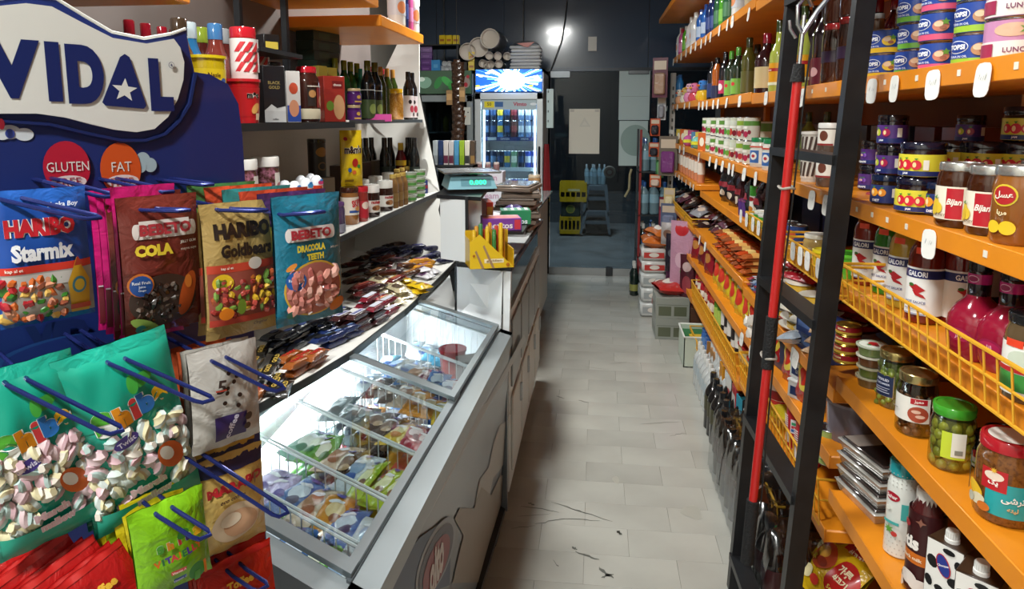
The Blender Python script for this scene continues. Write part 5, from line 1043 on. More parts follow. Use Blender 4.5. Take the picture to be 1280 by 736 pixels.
for i, px in enumerate((399, 412)): ls(YSB, px, ZT, -1.2, 'small pale yellow box behind the red gift box, %s' % ORD[i], 'pale yellow boxes', dz=.18); ls(carton('support_box', .06, .06, .178, '#5a3428'), px, ZT, -1.2, 'brown box under a pale yellow box, %s' % ORD[i], 'boxes under the pale yellow ones')
# above: behind the sign, blurred bottles and the orange boards
for i, (c, c2, px, X) in enumerate((('#2a6a9a', '#a8b4ba', 243, -1.22), ('#4a1a16', '#7a8a2c', 258, -1.25), ('#6a2a22', '#3a6a9a', 275, -1.16), ('#5c2420', '#8a8a8c', 284, -1.2), ('#6a4a20', '#3a2c20', 231, -1.2), ('#3a1a14', '#5c1c1c', 268, -1.33))):
    ls(bottle('tall_juice_bottle', .30, .04, c, c2, seg=14, neck=.5), px, ZT, X, '%s juice bottle behind the blue sign' % ('blue', 'maroon', 'red-brown', 'russet', 'amber', 'dark brown')[i], 'bottles behind the sign')
for i, px in enumerate((210, 190, 170, 225)): ls(BURG, px, ZT, -1.22, 'dark syrup bottle hidden behind the blue sign, %s' % ORD[i], 'dark bottles behind the sign')
for i, px in enumerate((496, 503, 509, 514, 519)): ls([WHB, NAV, PNK, WHB, RLB][i], px, 2.055, -1.0, '%s on the upper orange board, %s' % (['white bottle', 'navy bottle', 'pink bottle', 'white bottle', 'dark bottle'][i], ORD[i]), 'bottles on the left orange board')
# --- middle white board
JCN = jar('candy_jar', .15, .041, mt('#4a2c24', .2, coat=.8, noise=1, nscale=70, col2='#b0708a'), '#dcd9d3', None, lidh=.030, neck=.97)
JCN.parts.append(('label', (lambda m: (lambda P: (P.rect(.008, .02, .05, .10, '#d9d4cc'), P.ell(.028, .06, .013, .010, '#a02a28')))(Print(m, on_cyl(.041), .0006)) and m)(M()).build('label'), []))
RIS = carton('stock_carton', .12, .12, .17, '#8a7a66')
for i, (px, X) in enumerate(((334, -1.03), (306, -1.03))):
    ls(RIS, px, ZU, X, 'plain carton under the white-lidded candy jar, %s' % ORD[i], 'cartons under the candy jars', rot=LB); ls(JCN, px, ZU, X, 'white-lidded candy jar, %s from the sweet bags' % ('second' if i else 'first'), 'white-lidded candy jars', dz=.171)
DKT = tin('dark_cocoa_tin', .17, .04, '#1a1513', lambda P: (P.ell(0, .115, .03, .022, '#8a5a1c'), P.ell(0, .05, .022, .02, '#6a4a24'), P.ell(0, .05, .016, .014, '#1a1513')), top=mt('#141416', .4), lid='#161617')
ls(RIS, 397, ZU, -1.28, 'plain carton under the dark cocoa tin at the back'); ls(DKT, 397, ZU, -1.28, 'dark cocoa tin with golden face-like marks and black lid' if False else 'dark cocoa tin with golden print and black lid', dz=.171)
EBX = carton('egg_tray', .16, .09, .175, '#8a3a2a'); ls(EBX, 378, ZU, -1.0, 'display carton holding the chocolate eggs', rot=LB-.4)
def egg(c): 
    m = M(); m.lathe([(0, 0)]+[(.024*math.sin(a), .03-.03*math.cos(a)*(1 if a < 1.57 else 1.15)) for a in (.4, .8, 1.2, 1.57)], gl('#d2472a'), 14); m.lathe([(.024, .03), (.0225, .042), (.017, .055), (.009, .063), (0, .0655)], gl('#d9dce0'), 14); P = Print(m, lambda u, v, o: (u, -.0235-o, .036+v), .0005); P.ell(0, .004, .012, .008, c); P.ell(.002, .012, .007, .004, '#3a78b8'); return Proto('chocolate_egg', 'egg', [('egg', m)])
for i, (px, c, X) in enumerate(((357, '#3a8ac0', -1.0), (369, '#c9d4dc', -.96), (383, '#3a8ac0', -.97), (396, '#b83a6a', -.98), (377, '#b83a6a', -1.03), (389, '#3a8ac0', -1.03))): ls(egg(c), px, ZU, X, 'chocolate egg in white, orange and %s wrap, %s along' % ('blue' if '3a8' in c else 'silver' if 'c9d' in c else 'pink', ORD[i]), 'chocolate eggs', dz=.176)
SKP = jar('peanut_butter_jar', .155, .037, '#8a5a2c', '#3a1c14', '#cfc4b4', (.3, .85), lambda P: (P.text('SKIPY', .006, .09, .03, '#b02a30', w=.052, bold=.05, rot=.15), P.rect(-.03, .05, .04, .06, '#2a4a8a'), P.ell(.01, .066, .016, .01, '#c98a4a')), lidh=.02, neck=.97)
o = ls(SKP, 438, ZU, -1.02, 'peanut butter jar with dark brown lid on the white shelf')
mm_y = yat(440, -1.02, ZU+.155)
MMP = Proto('chocolate_pouch', 'pouch', [('pouch', sack('mm', .10, .235, .05, '#d9b81c', lambda P: (P.text("m&m's", 0, .155, .034, '#2c1a12', w=.08, bold=.05, line='#e8e0d0'), P.ell(.005, .10, .014, .018, '#a8241c'), P.ell(.022, .085, .008, .008, '#3a7a2c'), P.ell(-.02, .07, .009, .009, '#2a5aa0'), P.ell(.0, .06, .009, .009, '#c9622a'), P.rect(-.04, .02, .0, .03, '#8a6a14'), P.ell(-.034, .2, .008, .008, '#a8241c')), lie=False, seed=91))])
MMP.put((-1.02, mm_y, ZU+.1562), LB-.75, 'yellow chocolate pouch with big dark lettering standing on the peanut butter jar')
RCJ = jar('coffee_creamer_jar', .15, .031, '#8a2a24', '#b51e2a', '#a82430', (.12, .7), lambda P: (P.ell(0, .07, .018, .016, '#d9c4b4'),), lidh=.022, neck=.98)
ls(RCJ, 452, ZU, -1.0, 'slim red jar with red lid next to the peanut butter')
NUT = jar('hazelnut_spread_jar', .145, .037, '#2c1510', '#dddad4', '#dcd8d0', (.2, .68), lambda P: (P.text('nutela', .0, .068, .016, '#a82028', w=.05, bold=.05), P.ell(.0, .042, .022, .012, '#a8744a'), P.ell(-.012, .04, .01, .008, '#6a3c20')), lidh=.034, neck=.95)
for i, px in enumerate((465, 482)): ls(NUT, px, ZU, -1.0+.0*i, 'hazelnut spread jar with white lid, %s from the red jar' % ORD[i], 'hazelnut spread jars')
for i, px in enumerate((453, 470, 486)): ls(NUT, px, ZU, -1.13, 'hazelnut spread jar in the second row, %s' % ORD[i], 'hazelnut spread jars at the back')
BRB = bottle('iced_coffee_bottle', .165, .027, '#7c5a34', '#c2a254', '#8a6a3c', (.2, .45), neck=.55, sh=.7, seg=14)
for i, (px, X) in enumerate(((492, -.99), (498, -.985), (504, -.98), (497, -1.08), (503, -1.08), (509, -1.08))): ls(BRB, px, ZU, X, 'brown iced coffee bottle with gold cap, %s in the %s row' % (ORD[i % 3], 'front' if i < 3 else 'second'), 'iced coffee bottles')
SMT = Proto('dessert_tub', 'tub', [('tub_body', M().lathe([(0, 0), (.024, 0), (.03, .034), (0, .034)], gl('#b4bca4'), 16)), ('lid', M().lathe([(.031, .033), (.034, .034), (.034, .038), (0, .039)], gl('#c9cfc6'), 16)), ('label', lab(.029, .008, .022, '#5a9a4a', seg=16))])
for i, px in enumerate((514, 525)):
    for k in range(4): ls(SMT, px, ZU, -.975, 'small dessert tub with green band, %s up in the %s stack' % (ORD[k], ('nearer', 'farther')[i]), 'stacked dessert tubs', dz=.0395*k)
KET = bottle('ketchup_bottle', .30, .032, '#5c1216', '#c9a02a', '#7a1c1c', (.2, .5), neck=.45, sh=.66, prints=lambda P: P.rect(-.1, .17, .1, .2, '#c9a02a'), seg=14)
ls(KET, 502, ZU, -1.12, 'dark red ketchup bottle with yellow neck behind the dessert tubs')
DWB = bottle('dark_water_bottle', .33, .03, '#14191a', '#17181a', '#2a3430', (.2, .5), neck=.45, sh=.64, seg=14)
for i, (px, X) in enumerate(((511, -1.09), (516, -1.06), (519, -1.03), (482, -1.21), (489, -1.19))): ls(DWB, px, ZU, X, 'tall dark bottle by the white end panel, %s' % ORD[i], 'tall dark bottles at the shelf end')
for i, px in enumerate((524, 529)): ls(tin('navy_tin', .08, .028, '#2a3a7a', lambda P: P.rect(-.1, .03, .1, .05, '#8a2a3a'), seg=14), px, ZU, -1.01, 'navy tin with red band at the shelf end, %s' % ORD[i], 'navy tins')
PRP = jar('violet_jar', .12, .034, '#4a3a5a', '#5a3a6a', '#8a8a9a', (.05, .35), lidh=.014); ls(PRP, 421, ZU, -.99, 'violet jar with grey label beside the teal sweet bag')
for i, px in enumerate((430, 449, 462)): ls(carton('stock_carton', .12, .1, .2, ['#4a3a34', '#3a2a2a', '#5a4a3a'][i]), px, ZU, -1.3, 'dark carton against the back panel of the white shelf, %s' % ORD[i], 'dark cartons at the white shelf back', rot=LB)
for i, px in enumerate((452, 459, 466)): ls(DWB, px, ZU, -1.3, 'dark bottle against the back panel of the white shelf, %s' % ORD[i], 'dark bottles at the white shelf back')
# --- chocolate bars on the lower board
def B(name, cat='chocolate bar', **k): return Proto(name, cat, [('wrapper', bar(**k))])
SNK = B('chocolate_bar', l=.118, w=.036, t=.024, col='#3a1a1c', band='#d6d3da', text='SNIKERS', tc='#2a3a8a', seed=1)
TWX = B('chocolate_bar', l=.12, w=.036, t=.024, col='#8a4a1c', band=None, text='TWIX', tc='#b01c20', seed=2)
TWX.parts[0][1].name = 'wrapper'
BKG = B('chocolate_bar', l=.12, w=.036, t=.022, col='#17130f', text='GOLD', tc='#b89a44', seed=3)
BKB = B('chocolate_bar', l=.115, w=.034, t=.024, col='#14161c', text='', seed=4, prints=lambda P: P.ell(.01, 0, .02, .010, '#3a4a7a'))
NVY = B('chocolate_bar', l=.115, w=.036, t=.026, col='#1c2c5a', seed=5, prints=lambda P: (P.rect(-.04, -.012, .0, .012, '#111318'), P.text('milk', .02, 0, .012, '#7a9ac9')))
BNT = B('chocolate_bar', l=.115, w=.034, t=.024, col='#7a1c2c', band='#c9c9d4', seed=6)
BEI = Proto('sweet_packet', 'packet', [('packet', sack('be', .075, .12, .03, '#b5a988', lambda P: (P.ell(0, .06, .026, .03, '#4a3a2c'), P.ell(.01, .07, .010, .008, '#c9b894'), P.rect(-.034, .1, .034, .11, '#d9d2bc')), seed=55, wr=.14))])
YMM = Proto('peanut_packet', 'packet', [('packet', sack('ym', .075, .115, .028, '#d9b41c', lambda P: (P.text("m&m's", 0, .06, .018, '#4a2a14', w=.05, bold=.04), P.ell(.02, .03, .01, .01, '#a83a1c')), seed=56, wr=.1))])
WPK = Proto('white_packet', 'packet', [('packet', sack('wp', .07, .11, .026, '#c9c6c9', lambda P: (P.rect(-.03, .04, .03, .07, '#5a3a5a'),), seed=57, wr=.12))])
BRN2 = [B('chocolate_bar', l=.13, w=.035, t=.022, col=c, seed=10+i, prints=(lambda c2: lambda P: P.rect(-.03, -.01, .03, .01, c2))(c2)) for i, (c, c2) in enumerate((('#3a1c16', '#7a4a34'), ('#5a1c1c', '#8a3a2c'), ('#2c1a1e', '#5a3a44'), ('#4a2c1c', '#8a5a2c')))]
TWI = B('twist_sweet', cat='sweet', l=.14, w=.04, t=.028, col='#20203a', seed=20, crimp=.02, prints=lambda P: P.rect(-.03, -.01, .03, .01, '#3a3a6a'))
TWO = B('twist_sweet', cat='sweet', l=.13, w=.036, t=.026, col='#c98a2a', seed=21, prints=lambda P: P.rect(-.03, -.01, .03, .01, '#7a3a6a'))
ADIR = math.atan2(.125, .031)
def lay(proto, px, py, z, a, label, group, tilt=(0, 0), sc=1):
    p = pz(px, py, ZL+z+.012); return proto.put((p.x, p.y, ZL+z+.001), (tilt[0], tilt[1], a), label, group, sc)
def pile(protos, spots, a, label, group, j=.12, sc=1, tl=.05):
    for i, s in enumerate(spots):
        p = protos[i % len(protos)] if isinstance(protos, list) else protos
        lay(p, s[0], s[1], s[2] if len(s) > 2 else 0, a+rg.uniform(-j, j), label.replace('#', ORD[i] if i < 20 else ORD[19]), group, (rg.uniform(-tl, tl), rg.uniform(-tl, tl)), sc)
pile(BKG, [(345, 482, 0), (323, 470, 0), (355, 487, .0), (335, 465, .023), (318, 455, .023), (345, 452, .0), (327, 440, .02)], ADIR+.5, 'black bar with gold lettering at the near end of the lower shelf, #', 'black and gold bars', .08)
for i, s in enumerate([(345, 476), (322, 492), (300, 508), (282, 520)]): lay(TWX if i % 2 else BKG, s[0], s[1], 0, ADIR+.4, '%s chocolate bar under the grey coffee bag, %s' % ('caramel' if i % 2 else 'black', ORD[i]), 'bars near the grey bag')
pile(TWX, [(392, 452, 0), (372, 463, 0), (380, 446, .0), (395, 444, .025), (372, 454, .025), (362, 446, 0)], ADIR+.1, 'golden-brown caramel bar with red lettering, # in its pile', 'caramel bars', .06)
pile(NVY, [(437, 418, 0), (418, 428, 0), (418, 420, .025), (433, 412, .026), (405, 424, .026), (412, 414, .0)], ADIR-.1, 'navy and black chocolate bar, # in the pile beside the caramel bars', 'navy chocolate bars', .06)
pile(BKB, [(400, 412, 0), (385, 424, 0), (370, 432, 0), (355, 436, 0), (398, 400, .0), (382, 410, .025), (365, 420, .025), (348, 428, .025), (410, 398, .025), (394, 402, .05), (376, 410, .05), (358, 418, .05), (388, 392, .05), (405, 388, .05), (418, 400, .026), (340, 420, .05), (425, 390, .03), (408, 380, .07), (390, 384, .075), (372, 398, .075)], ADIR, 'plain black chocolate bar, # in the big black pile', 'black chocolate bars', .15)
pile(SNK, [(452, 410, 0), (474, 400, 0), (449, 402, .0255), (470, 392, .0255), (433, 402, .0255), (450, 392, .0), (447, 394, .051), (428, 396, .051), (468, 388, .0)], ADIR, 'dark red bar with white name panel, # in its stack', 'dark red bars', .04, tl=.02)
pile(BNT, [(457, 380, .0255), (474, 372, .0), (470, 384, .051), (488, 388, 0), (462, 372, .05), (484, 376, .025)], ADIR, 'crimson bar with pale band beyond the dark red stack, #', 'crimson bars', .06)
pile(BEI, [(492, 376, 0), (478, 365, 0), (505, 368, 0), (490, 356, .025), (475, 352, .03), (497, 362, .028)], ADIR-.6, 'beige and brown sweet packet, # of the group', 'beige sweet packets', .3)
pile(YMM, [(518, 364, 0), (507, 354, 0), (500, 350, .02), (524, 358, .02)], ADIR-.4, 'yellow peanut packet, # of the group', 'yellow peanut packets', .2)
pile(WPK, [(530, 345, 0), (520, 341, 0), (537, 339, 0), (526, 337, .02)], ADIR-.5, 'white and purple packet, # beyond the yellow ones', 'white packets', .3)
heap = [(440+9*i-4*j, 366-9*j-4.2*i+2*(i % 2), .0+.022*((i+j) % 3)) for j in range(5) for i in range(8)]
for i, s in enumerate(heap): lay(BRN2[i % 4], s[0]+10, s[1]+2, s[2], ADIR+rg.uniform(-.5, .5), 'brown chocolate bar in the loose heap in the middle of the lower shelf', 'loose heap of brown bars', (rg.uniform(-.15, .15), rg.uniform(-.15, .15)))
pile(TWI, [(556, 326, 0), (546, 318, .0), (558, 318, .02), (536, 322, .02), (528, 314, 0), (516, 316, .0), (503, 318, .02), (492, 322, .0), (482, 318, .03), (472, 322, .02), (540, 311, .03), (522, 309, .03), (505, 311, .045), (488, 313, .04), (475, 313, .05), (468, 330, 0)], ADIR-.3, 'dark blue twist-wrapped sweet, # in the row at the far back', 'dark twist sweets', .5, 1.0, .15)
pile(TWO, [(535, 330, .0), (525, 326, .02), (515, 331, .0), (528, 334, .025)], ADIR-.3, 'orange-wrapped sweet among the dark ones, #', 'orange sweets', .4)
# ================================================================== ice cream freezer
FC = {'NF': (-.368, .985), 'FF': (-.31, 2.47), 'FB': (-.85, 2.92), 'NB': (-.95, 1.30)}
ZF = .80
def FZ(s, t, z=ZF):
    n = [FC['NF'][i]*(1-t)+FC['NB'][i]*t for i in (0, 1)]; f = [FC['FF'][i]*(1-t)+FC['FB'][i]*t for i in (0, 1)]
    return (n[0]*(1-s)+f[0]*s, n[1]*(1-s)+f[1]*s, z)
fr = empty('ice_cream_freezer', (-.6, 1.9, 0)); tag(fr, 'grey-white chest freezer with open glass lids full of ice cream', 'freezer')
FO = Vector((-.6, 1.9, 0))
def fo(name, m, parent=None):
    m.v = [tuple(Vector(p)-FO) for p in m.v]; return ob(name, m, parent or fr)
def slab(m, s0, t0, s1, t1, z0, z1, mm): return m.hexa([FZ(s0, t0, z0), FZ(s1, t0, z0), FZ(s1, t1, z0), FZ(s0, t1, z0)], [FZ(s0, t0, z1), FZ(s1, t0, z1), FZ(s1, t1, z1), FZ(s0, t1, z1)], mm)
BODYM = mt('#7d858c', .3, coat=.2); LINER = mt('#e9ecee', .35); RIMM = mt('#8d9598', .3, .3); DKP_ = mt('#2a2d30', .5)
m = M(); a0, a1 = Vector((-.385, 1.06, .07)), Vector((-.352, 2.46, .07))
def FRONT(u, v, o=0):                    # front face: u along the aisle 0..1, v up 0..1
    p = Vector(FZ(u, 0, .76)); q = a0.lerp(a1, u); w = q.lerp(p, v); bul = 0; return (w.x+bul+o, w.y, w.z)
m.grid(lambda a, b: FRONT(a, b), 16, 10, BODYM); fo('front_panel', m)
m = M(); slab(m, 0, .02, .008, 1, .07, .765, DKP_); slab(m, .992, .02, 1, 1, .07, .765, BODYM); slab(m, 0, .985, 1, 1, .07, .765, BODYM); slab(m, .02, .03, .98, .97, .07, .09, DKP_); fo('cabinet', m)
m = M(); slab(m, .03, .09, .97, .95, .30, .32, LINER); slab(m, .03, .075, .97, .09, .30, .775, LINER); slab(m, .03, .945, .97, .96, .30, .80, LINER); slab(m, .02, .075, .03, .96, .30, .775, LINER); slab(m, .97, .075, .98, .96, .30, .775, LINER); fo('inner_liner', m)
m = M(); slab(m, 0, -.02, 1, .075, .755, ZF, RIMM); slab(m, 0, .96, 1, 1, .755, ZF, RIMM); slab(m, -.012, -.02, .025, 1, .735, ZF, RIMM); slab(m, .975, -.02, 1, 1, .755, ZF, RIMM); fo('top_rim', m)
m = M(); slab(m, .02, .072, .98, .088, .79, .806, mt('#5f666a', .35, .5)); slab(m, -.004, -.024, .0, .98, .748, .77, mt('#3a3e41', .4)); fo('lid_track', m)
m = M(); 
for i in range(4): slab(m, (.03, .9, .03, .9)[i], (.06, .06, .9, .9)[i], (.08, .96, .08, .96)[i], (.12, .12, .96, .96)[i], 0, .07, DKP_)
fo('foot', m)['kind'] = 'stuff'
# front artwork: pale patches and a round badge
m = M(); P = Print(m, lambda u, v, o: FRONT(u, v, o), .0008); P.o = .0012; rs = random.Random(2)
def patch(pts, c):
    c = mt(c, .4); o = P.o
    n = len(pts); cu = sum(p[0] for p in pts)/n; cv = sum(p[1] for p in pts)/n
    ring = [((cu+(u-cu)*k), (cv+(v-cv)*k)) for k in (.5, 1) for u, v in pts]
    m.add([FRONT(cu, cv, o)]+[FRONT(u, v, o) for u, v in ring], [(0, 1+i, 1+(i+1) % n) for i in range(n)]+[(1+i, 1+n+i, 1+n+(i+1) % n, 1+(i+1) % n) for i in range(n)], c); P._next()
def fpx(px, py):
    p = pX(px, py, -.365); return ((p.y-1.0)/1.46, max(.01, min(.995, (p.z-.07)/.69)))
def ppatch(pts, c): patch([fpx(*q) for q in pts], c)
ppatch([(636, 418), (632, 440), (622, 452), (618, 470), (604, 482), (598, 500), (586, 508), (578, 528), (566, 540), (558, 556), (540, 572), (534, 588), (516, 604), (508, 622), (496, 640), (486, 664), (474, 684), (466, 706), (456, 730), (462, 736), (640, 424)], '#aeb4b6')
ppatch([(634, 500), (627, 506), (622, 525), (612, 532), (605, 556), (600, 590), (590, 600), (584, 640), (590, 664), (600, 640), (606, 600), (618, 585), (630, 560), (637, 530)], '#a9a79f')
ppatch([(636, 560), (630, 600), (618, 640), (604, 690), (594, 732), (560, 734), (566, 700), (572, 672), (560, 650), (566, 636), (580, 650), (592, 610), (606, 620), (616, 596), (626, 590)], '#8f8576')
ppatch([(540, 655), (556, 690), (556, 736), (470, 736), (500, 690), (520, 668)], '#44506a')
def fellp(x, y, rx, ry, c, rot=.25): ppatch([(x+rx*math.cos(2*PI*i/28)*math.cos(rot)-ry*math.sin(2*PI*i/28)*math.sin(-rot)*-1, y+rx*math.cos(2*PI*i/28)*math.sin(-rot)*-1*-1+ry*math.sin(2*PI*i/28)) for i in range(28)], c)
fellp(538, 698, 20, 52, '#8d959c'); fellp(538, 700, 17, 46, '#4c4a56'); fellp(538, 706, 13, 38, '#8a3338')
_bu, _bv = fpx(538, 706)
P.o += .0003; P.text('oito', _bu, _bv, .16, '#cfc6c2', w=.085, bold=.05)
fo('front_print', m)
# glass lids
GL = glassmat('freezer_glass', '#eef3f4', .035); LF = mt('#8f989c', .3, .6)
def lid(s0, s1, z, nm):
    e = empty('glass_lid'); e.parent = fr; m = M(); slab(m, s0, .09, s1, .94, z, z+.005, GL); fo('lid_pane', m, e)
    m = M(); slab(m, s0, .075, s1, .11, z-.003, z+.008, LF); slab(m, s0, .93, s1, .955, z-.003, z+.008, LF); slab(m, s0, .075, s0+.022, .955, z-.003, z+.009, LF); slab(m, s1-.022, .075, s1, .955, z-.003, z+.009, LF); fo('lid_frame', m, e); return e
lid(.025, .56, .806, 'n'); lid(.515, .975, .820, 'f')
# wire baskets
WW = pl('#e3e6e6')
SB = [.03, .10, .208, .345, .515, .60, .745, .965]
for i in range(7):
    e = empty('wire_basket'); e.parent = fr; s0, s1 = SB[i]+.004, SB[i+1]-.004; m = M()
    for z, r in ((.775, .0035), (.57, .0025)): m.tube([FZ(s0, .11, z), FZ(s1, .11, z), FZ(s1, .93, z), FZ(s0, .93, z)], r, WW, 6, True)
    m.tube([FZ(s0, .13, .775), FZ(s0+.01, .075, .795), FZ(s1-.01, .075, .795), FZ(s1, .13, .775)], .003, WW, 6)
    fo('rail', m, e)
    for k in range(15):
        t = .13+.056*k; m = M(); m.tube([FZ(s1, t, .775), FZ(s1, t, .57), FZ(s0, t, .57)] if k % 2 else [FZ(s1, t, .775), FZ(s1, t, .57)], .0017, WW, 4); fo('wire', m, e)
# light tube under the back rim
LT = bpy.data.materials.new('freezer_tube'); LT.use_nodes = True
_b = LT.node_tree.nodes['Principled BSDF']; _b.inputs['Emission Color'].default_value = (.93, .98, 1, 1); _b.inputs['Emission Strength'].default_value = 9
m = M(); m.tube([FZ(.06, .93, .775), FZ(.94, .93, .775)], .011, LT, 10); fo('light_tube', m)
c = Vector(FZ(.5, .915, .762)); d = (Vector(FZ(.95, .9, .76))-Vector(FZ(.05, .9, .76)))
area('freezer_tube_light', c, d.length, 42, (.93, .98, 1), (0, math.radians(-8), math.atan2(d.y, d.x)), .03)
# ice creams
def ICE(c, c2, c3, seed, w=.075, l=.155, t=.03):
    return Proto('ice_cream_packet', 'ice cream', [('wrapper', sack('ice', w, l, t, c, lambda P: (P.ell(0, l*.5, w*.3, l*.2, c2), P.ell(w*.1, l*.3, w*.2, l*.1, c3), P.ell(-w*.05, l*.68, w*.26, l*.05, '#e4e6ea'), P.ell(0, l*.87, w*.16, w*.14, '#4a3c94')), seed=seed, seal=.05, wr=.08))])
IG = ICE('#5a9a34', '#d9dcc4', '#2a6a3a', 1); IB = ICE('#3a6aa8', '#c9d4e0', '#1c2c5a', 2); IP = ICE('#a898c4', '#c4b4dc', '#5a4a9a', 3); IO = ICE('#d08a2a', '#e0c48a', '#8a4a1c', 4); IC = ICE('#c9b49a', '#a87a5a', '#8a5a3a', 5); IW = ICE('#c4ccd0', '#8aa4c0', '#3a5a9a', 6); IL = ICE('#9ab82a', '#d9dcaa', '#6a4a2c', 7, .05, .17); IBR = ICE('#3a241c', '#6a4a34', '#a88a64', 8); IR = ICE('#a8283c', '#d9c4c4', '#6a1c3a', 9); IY = ICE('#d9b83a', '#e4d9a0', '#c97a2a', 10); IDK = ICE('#5a6668', '#8a989a', '#2a3032', 11); ICY = ICE('#5aa4c4', '#d4dde2', '#2a5aa0', 12); IMG = ICE('#7aa894', '#d9e0d4', '#3a7a5a', 13)
def iceb(i, protos, nt, label, group, z=.60, layers=3, ns=1, tl=.25, t0=.14, t1=.76, tops=.745):
    s0, s1 = SB[i], SB[i+1]
    for L in range(layers):
        for k in range(nt):
            for q in range(ns):
                s = s0+(s1-s0)*((q+.5)/ns)+rg.uniform(-.008, .008); t = t0+(t1-t0)*(k+.5)/nt+rg.uniform(-.012, .012)
                p = FZ(s, t, 0); zz = z+(tops-z-.03)*L/max(1, layers-1)
                pp = protos[int((k+.5)/nt*len(protos))] if L == layers-1 or rg.random() < .6 else rg.choice(protos)
                d = Vector(FZ(1, t, 0))-Vector(FZ(0, t, 0))
                pp.put((p[0], p[1], zz), (rg.uniform(-.12, .12), rg.uniform(-tl, tl), math.atan2(d.y, d.x)-PI/2+rg.uniform(-.3, .3)), label.replace('#', ORD[min(19, k*ns+q)]).replace('%', ('bottom', 'middle', 'top')[L] if layers == 3 else ('bottom', 'top')[L]), group)
iceb(0, [IW, IG, IB, IG, IMG], 6, 'green or blue ice cream packet in the nearest basket, # from the aisle, % layer', 'ice creams in the nearest basket', layers=2)
iceb(1, [IW, IB, IO, IC, IB, IP, IP], 7, 'ice cream packet in the second basket, # from the aisle, % layer', 'ice creams in the second basket')
iceb(2, [IL, IL, IL, IW, IBR, IC, IG, IG, IMG], 9, 'ice cream packet in the third basket, # from the aisle, % layer', 'ice creams in the third basket')
iceb(3, [IR, IR, IY, IBR, IBR, IDK, IDK, IDK], 8, 'ice cream packet in the fourth basket, # from the aisle, % layer', 'ice creams in the fourth basket')
iceb(4, [IY, IO, IC, IBR, IW], 7, 'ice cream packet in the narrow fifth basket, # from the aisle, % layer', 'ice creams in the fifth basket', layers=2)
iceb(5, [IR, IB, IR, IC, IW, ICY], 8, 'ice cream packet in the sixth basket, # from the aisle, % layer', 'ice creams in the sixth basket')
iceb(6, [IBR, IR, IW, ICY, ICY, IW, IW], 7, 'ice cream packet in the farthest basket, # from the aisle, % layer', 'ice creams in the farthest basket', layers=2, tops=.70)
RC = tub('red_ice_cream_tub', .10, .048, '#a8242c', '#b02a34', '#b83a3c', lambda P: P.ell(0, .05, .02, .02, '#d9a4a0')); q = FZ(.80, .32, 0); RC.put((q[0], q[1], .685), LB-.6, 'red ice cream tub standing in the farthest freezer basket')
IBX = carton('ice_cream_box', .13, .07, .085, '#6a6560', lambda P: (P.ell(.02, .045, .035, .03, '#7a4a34'), P.ell(.03, .045, .02, .018, '#c9bfb4'), P.rect(-.06, .06, -.01, .075, '#c9c4bc'))); q = FZ(.815, .15, 0); IBX.put((q[0], q[1], .69), LB-1.0, 'grey ice cream box with a chocolate picture beside the red tub')
# ================================================================== sweet stand with blue sign and hanging bags
SD = Vector((.574, .819, 0)); SN = Vector((.819, -.574, 0)); _r = ray(300, 300); SR = EYEV+_r*1.15; SR.z = 0
def PP(px, py, off=0):
    d = ray(px, py); t = (SR+SN*off-EYEV).to_2d().dot(SN.to_2d())/d.to_2d().dot(SN.to_2d()); return EYEV+d*t
def AZ(px, py): p = PP(px, py); return ((p-SR).to_2d().dot(SD.to_2d()), p.z)
def SW(a, z, o=0): return tuple((SD*a+SN*o)+Vector((0, 0, z)))
st = empty('sweet_stand', SR); tag(st, 'tall blue sweet display stand with a wavy white name sign', 'stand')
NAVY = mt('#1b2a66', .35, coat=.2); NAVYD = mt('#152150', .35); CRM = mt('#d6d6d0', .4); INK = mt('#17245c', .35)
out = [(303, 170), (298, 130), (285, 105), (262, 93), (243, 90), (236, 60), (232, 36), (215, 42), (180, 48), (140, 40), (104, 19), (70, -2), (30, -6), (0, -2), (-60, 12)]
poly = [AZ(*p) for p in out]; al = -.62
poly += [(al, poly[-1][1]), (al, .06), (AZ(303, 170)[0]+.01, .06)]
m = M(); m.prism(poly, lambda u, v, d: SW(u, v, d), -.02, 0, NAVY); ob('board', m, st)
wpx = [(214, 49), (222, 60), (227, 78), (226, 100), (219, 124), (207, 146), (190, 161), (168, 165), (140, 162), (110, 155), (80, 147), (45, 142), (0, 142), (-60, 146), (-60, 16), (0, 8), (30, 5), (62, 9), (100, 29), (138, 48), (180, 55)]
m = M(); m.prism([AZ(*p) for p in wpx], lambda u, v, d: SW(u, v, d), 0, .010, CRM); sg = ob('sign_face', m, st)
spx = [(302, 168), (297, 130), (285, 106), (262, 94), (243, 92), (236, 130), (222, 152), (205, 168), (180, 176), (150, 176), (110, 168), (60, 156), (0, 152), (-60, 156)]
m = M(); m.tube([SW(*AZ(*p), .004) for p in spx[4:]], .0035, NAVYD, 6); m.tube([SW(*AZ(*p), .0) for p in out[6:]], .0024, CRM, 6); ob('sign_border', m, st)
m = M(); P = Print(m, lambda u, v, o: SW(u, v, .0105+o), .0004)
def tpx(t, x0, x1, y0, y1, x2=None, c=INK, b=.05, sh=0):
    a0, z0 = AZ(x0, (y0+y1)/2); a1, _ = AZ(x1, (y0+y1)/2); _, zt = AZ((x0+x1)/2, y0); _, zb_ = AZ((x0+x1)/2, y1)
    P.text(t, (a0+a1)/2, (zt+zb_)/2, zt-zb_, c, w=a1-a0, bold=b, shear=sh)
tpx('V', -27, 49, 49, 123, b=.07); tpx('I', 55, 73, 53, 127, b=.09); tpx('D', 80, 126, 57, 130, b=.07); tpx('L', 183, 212, 74, 139, b=.07)
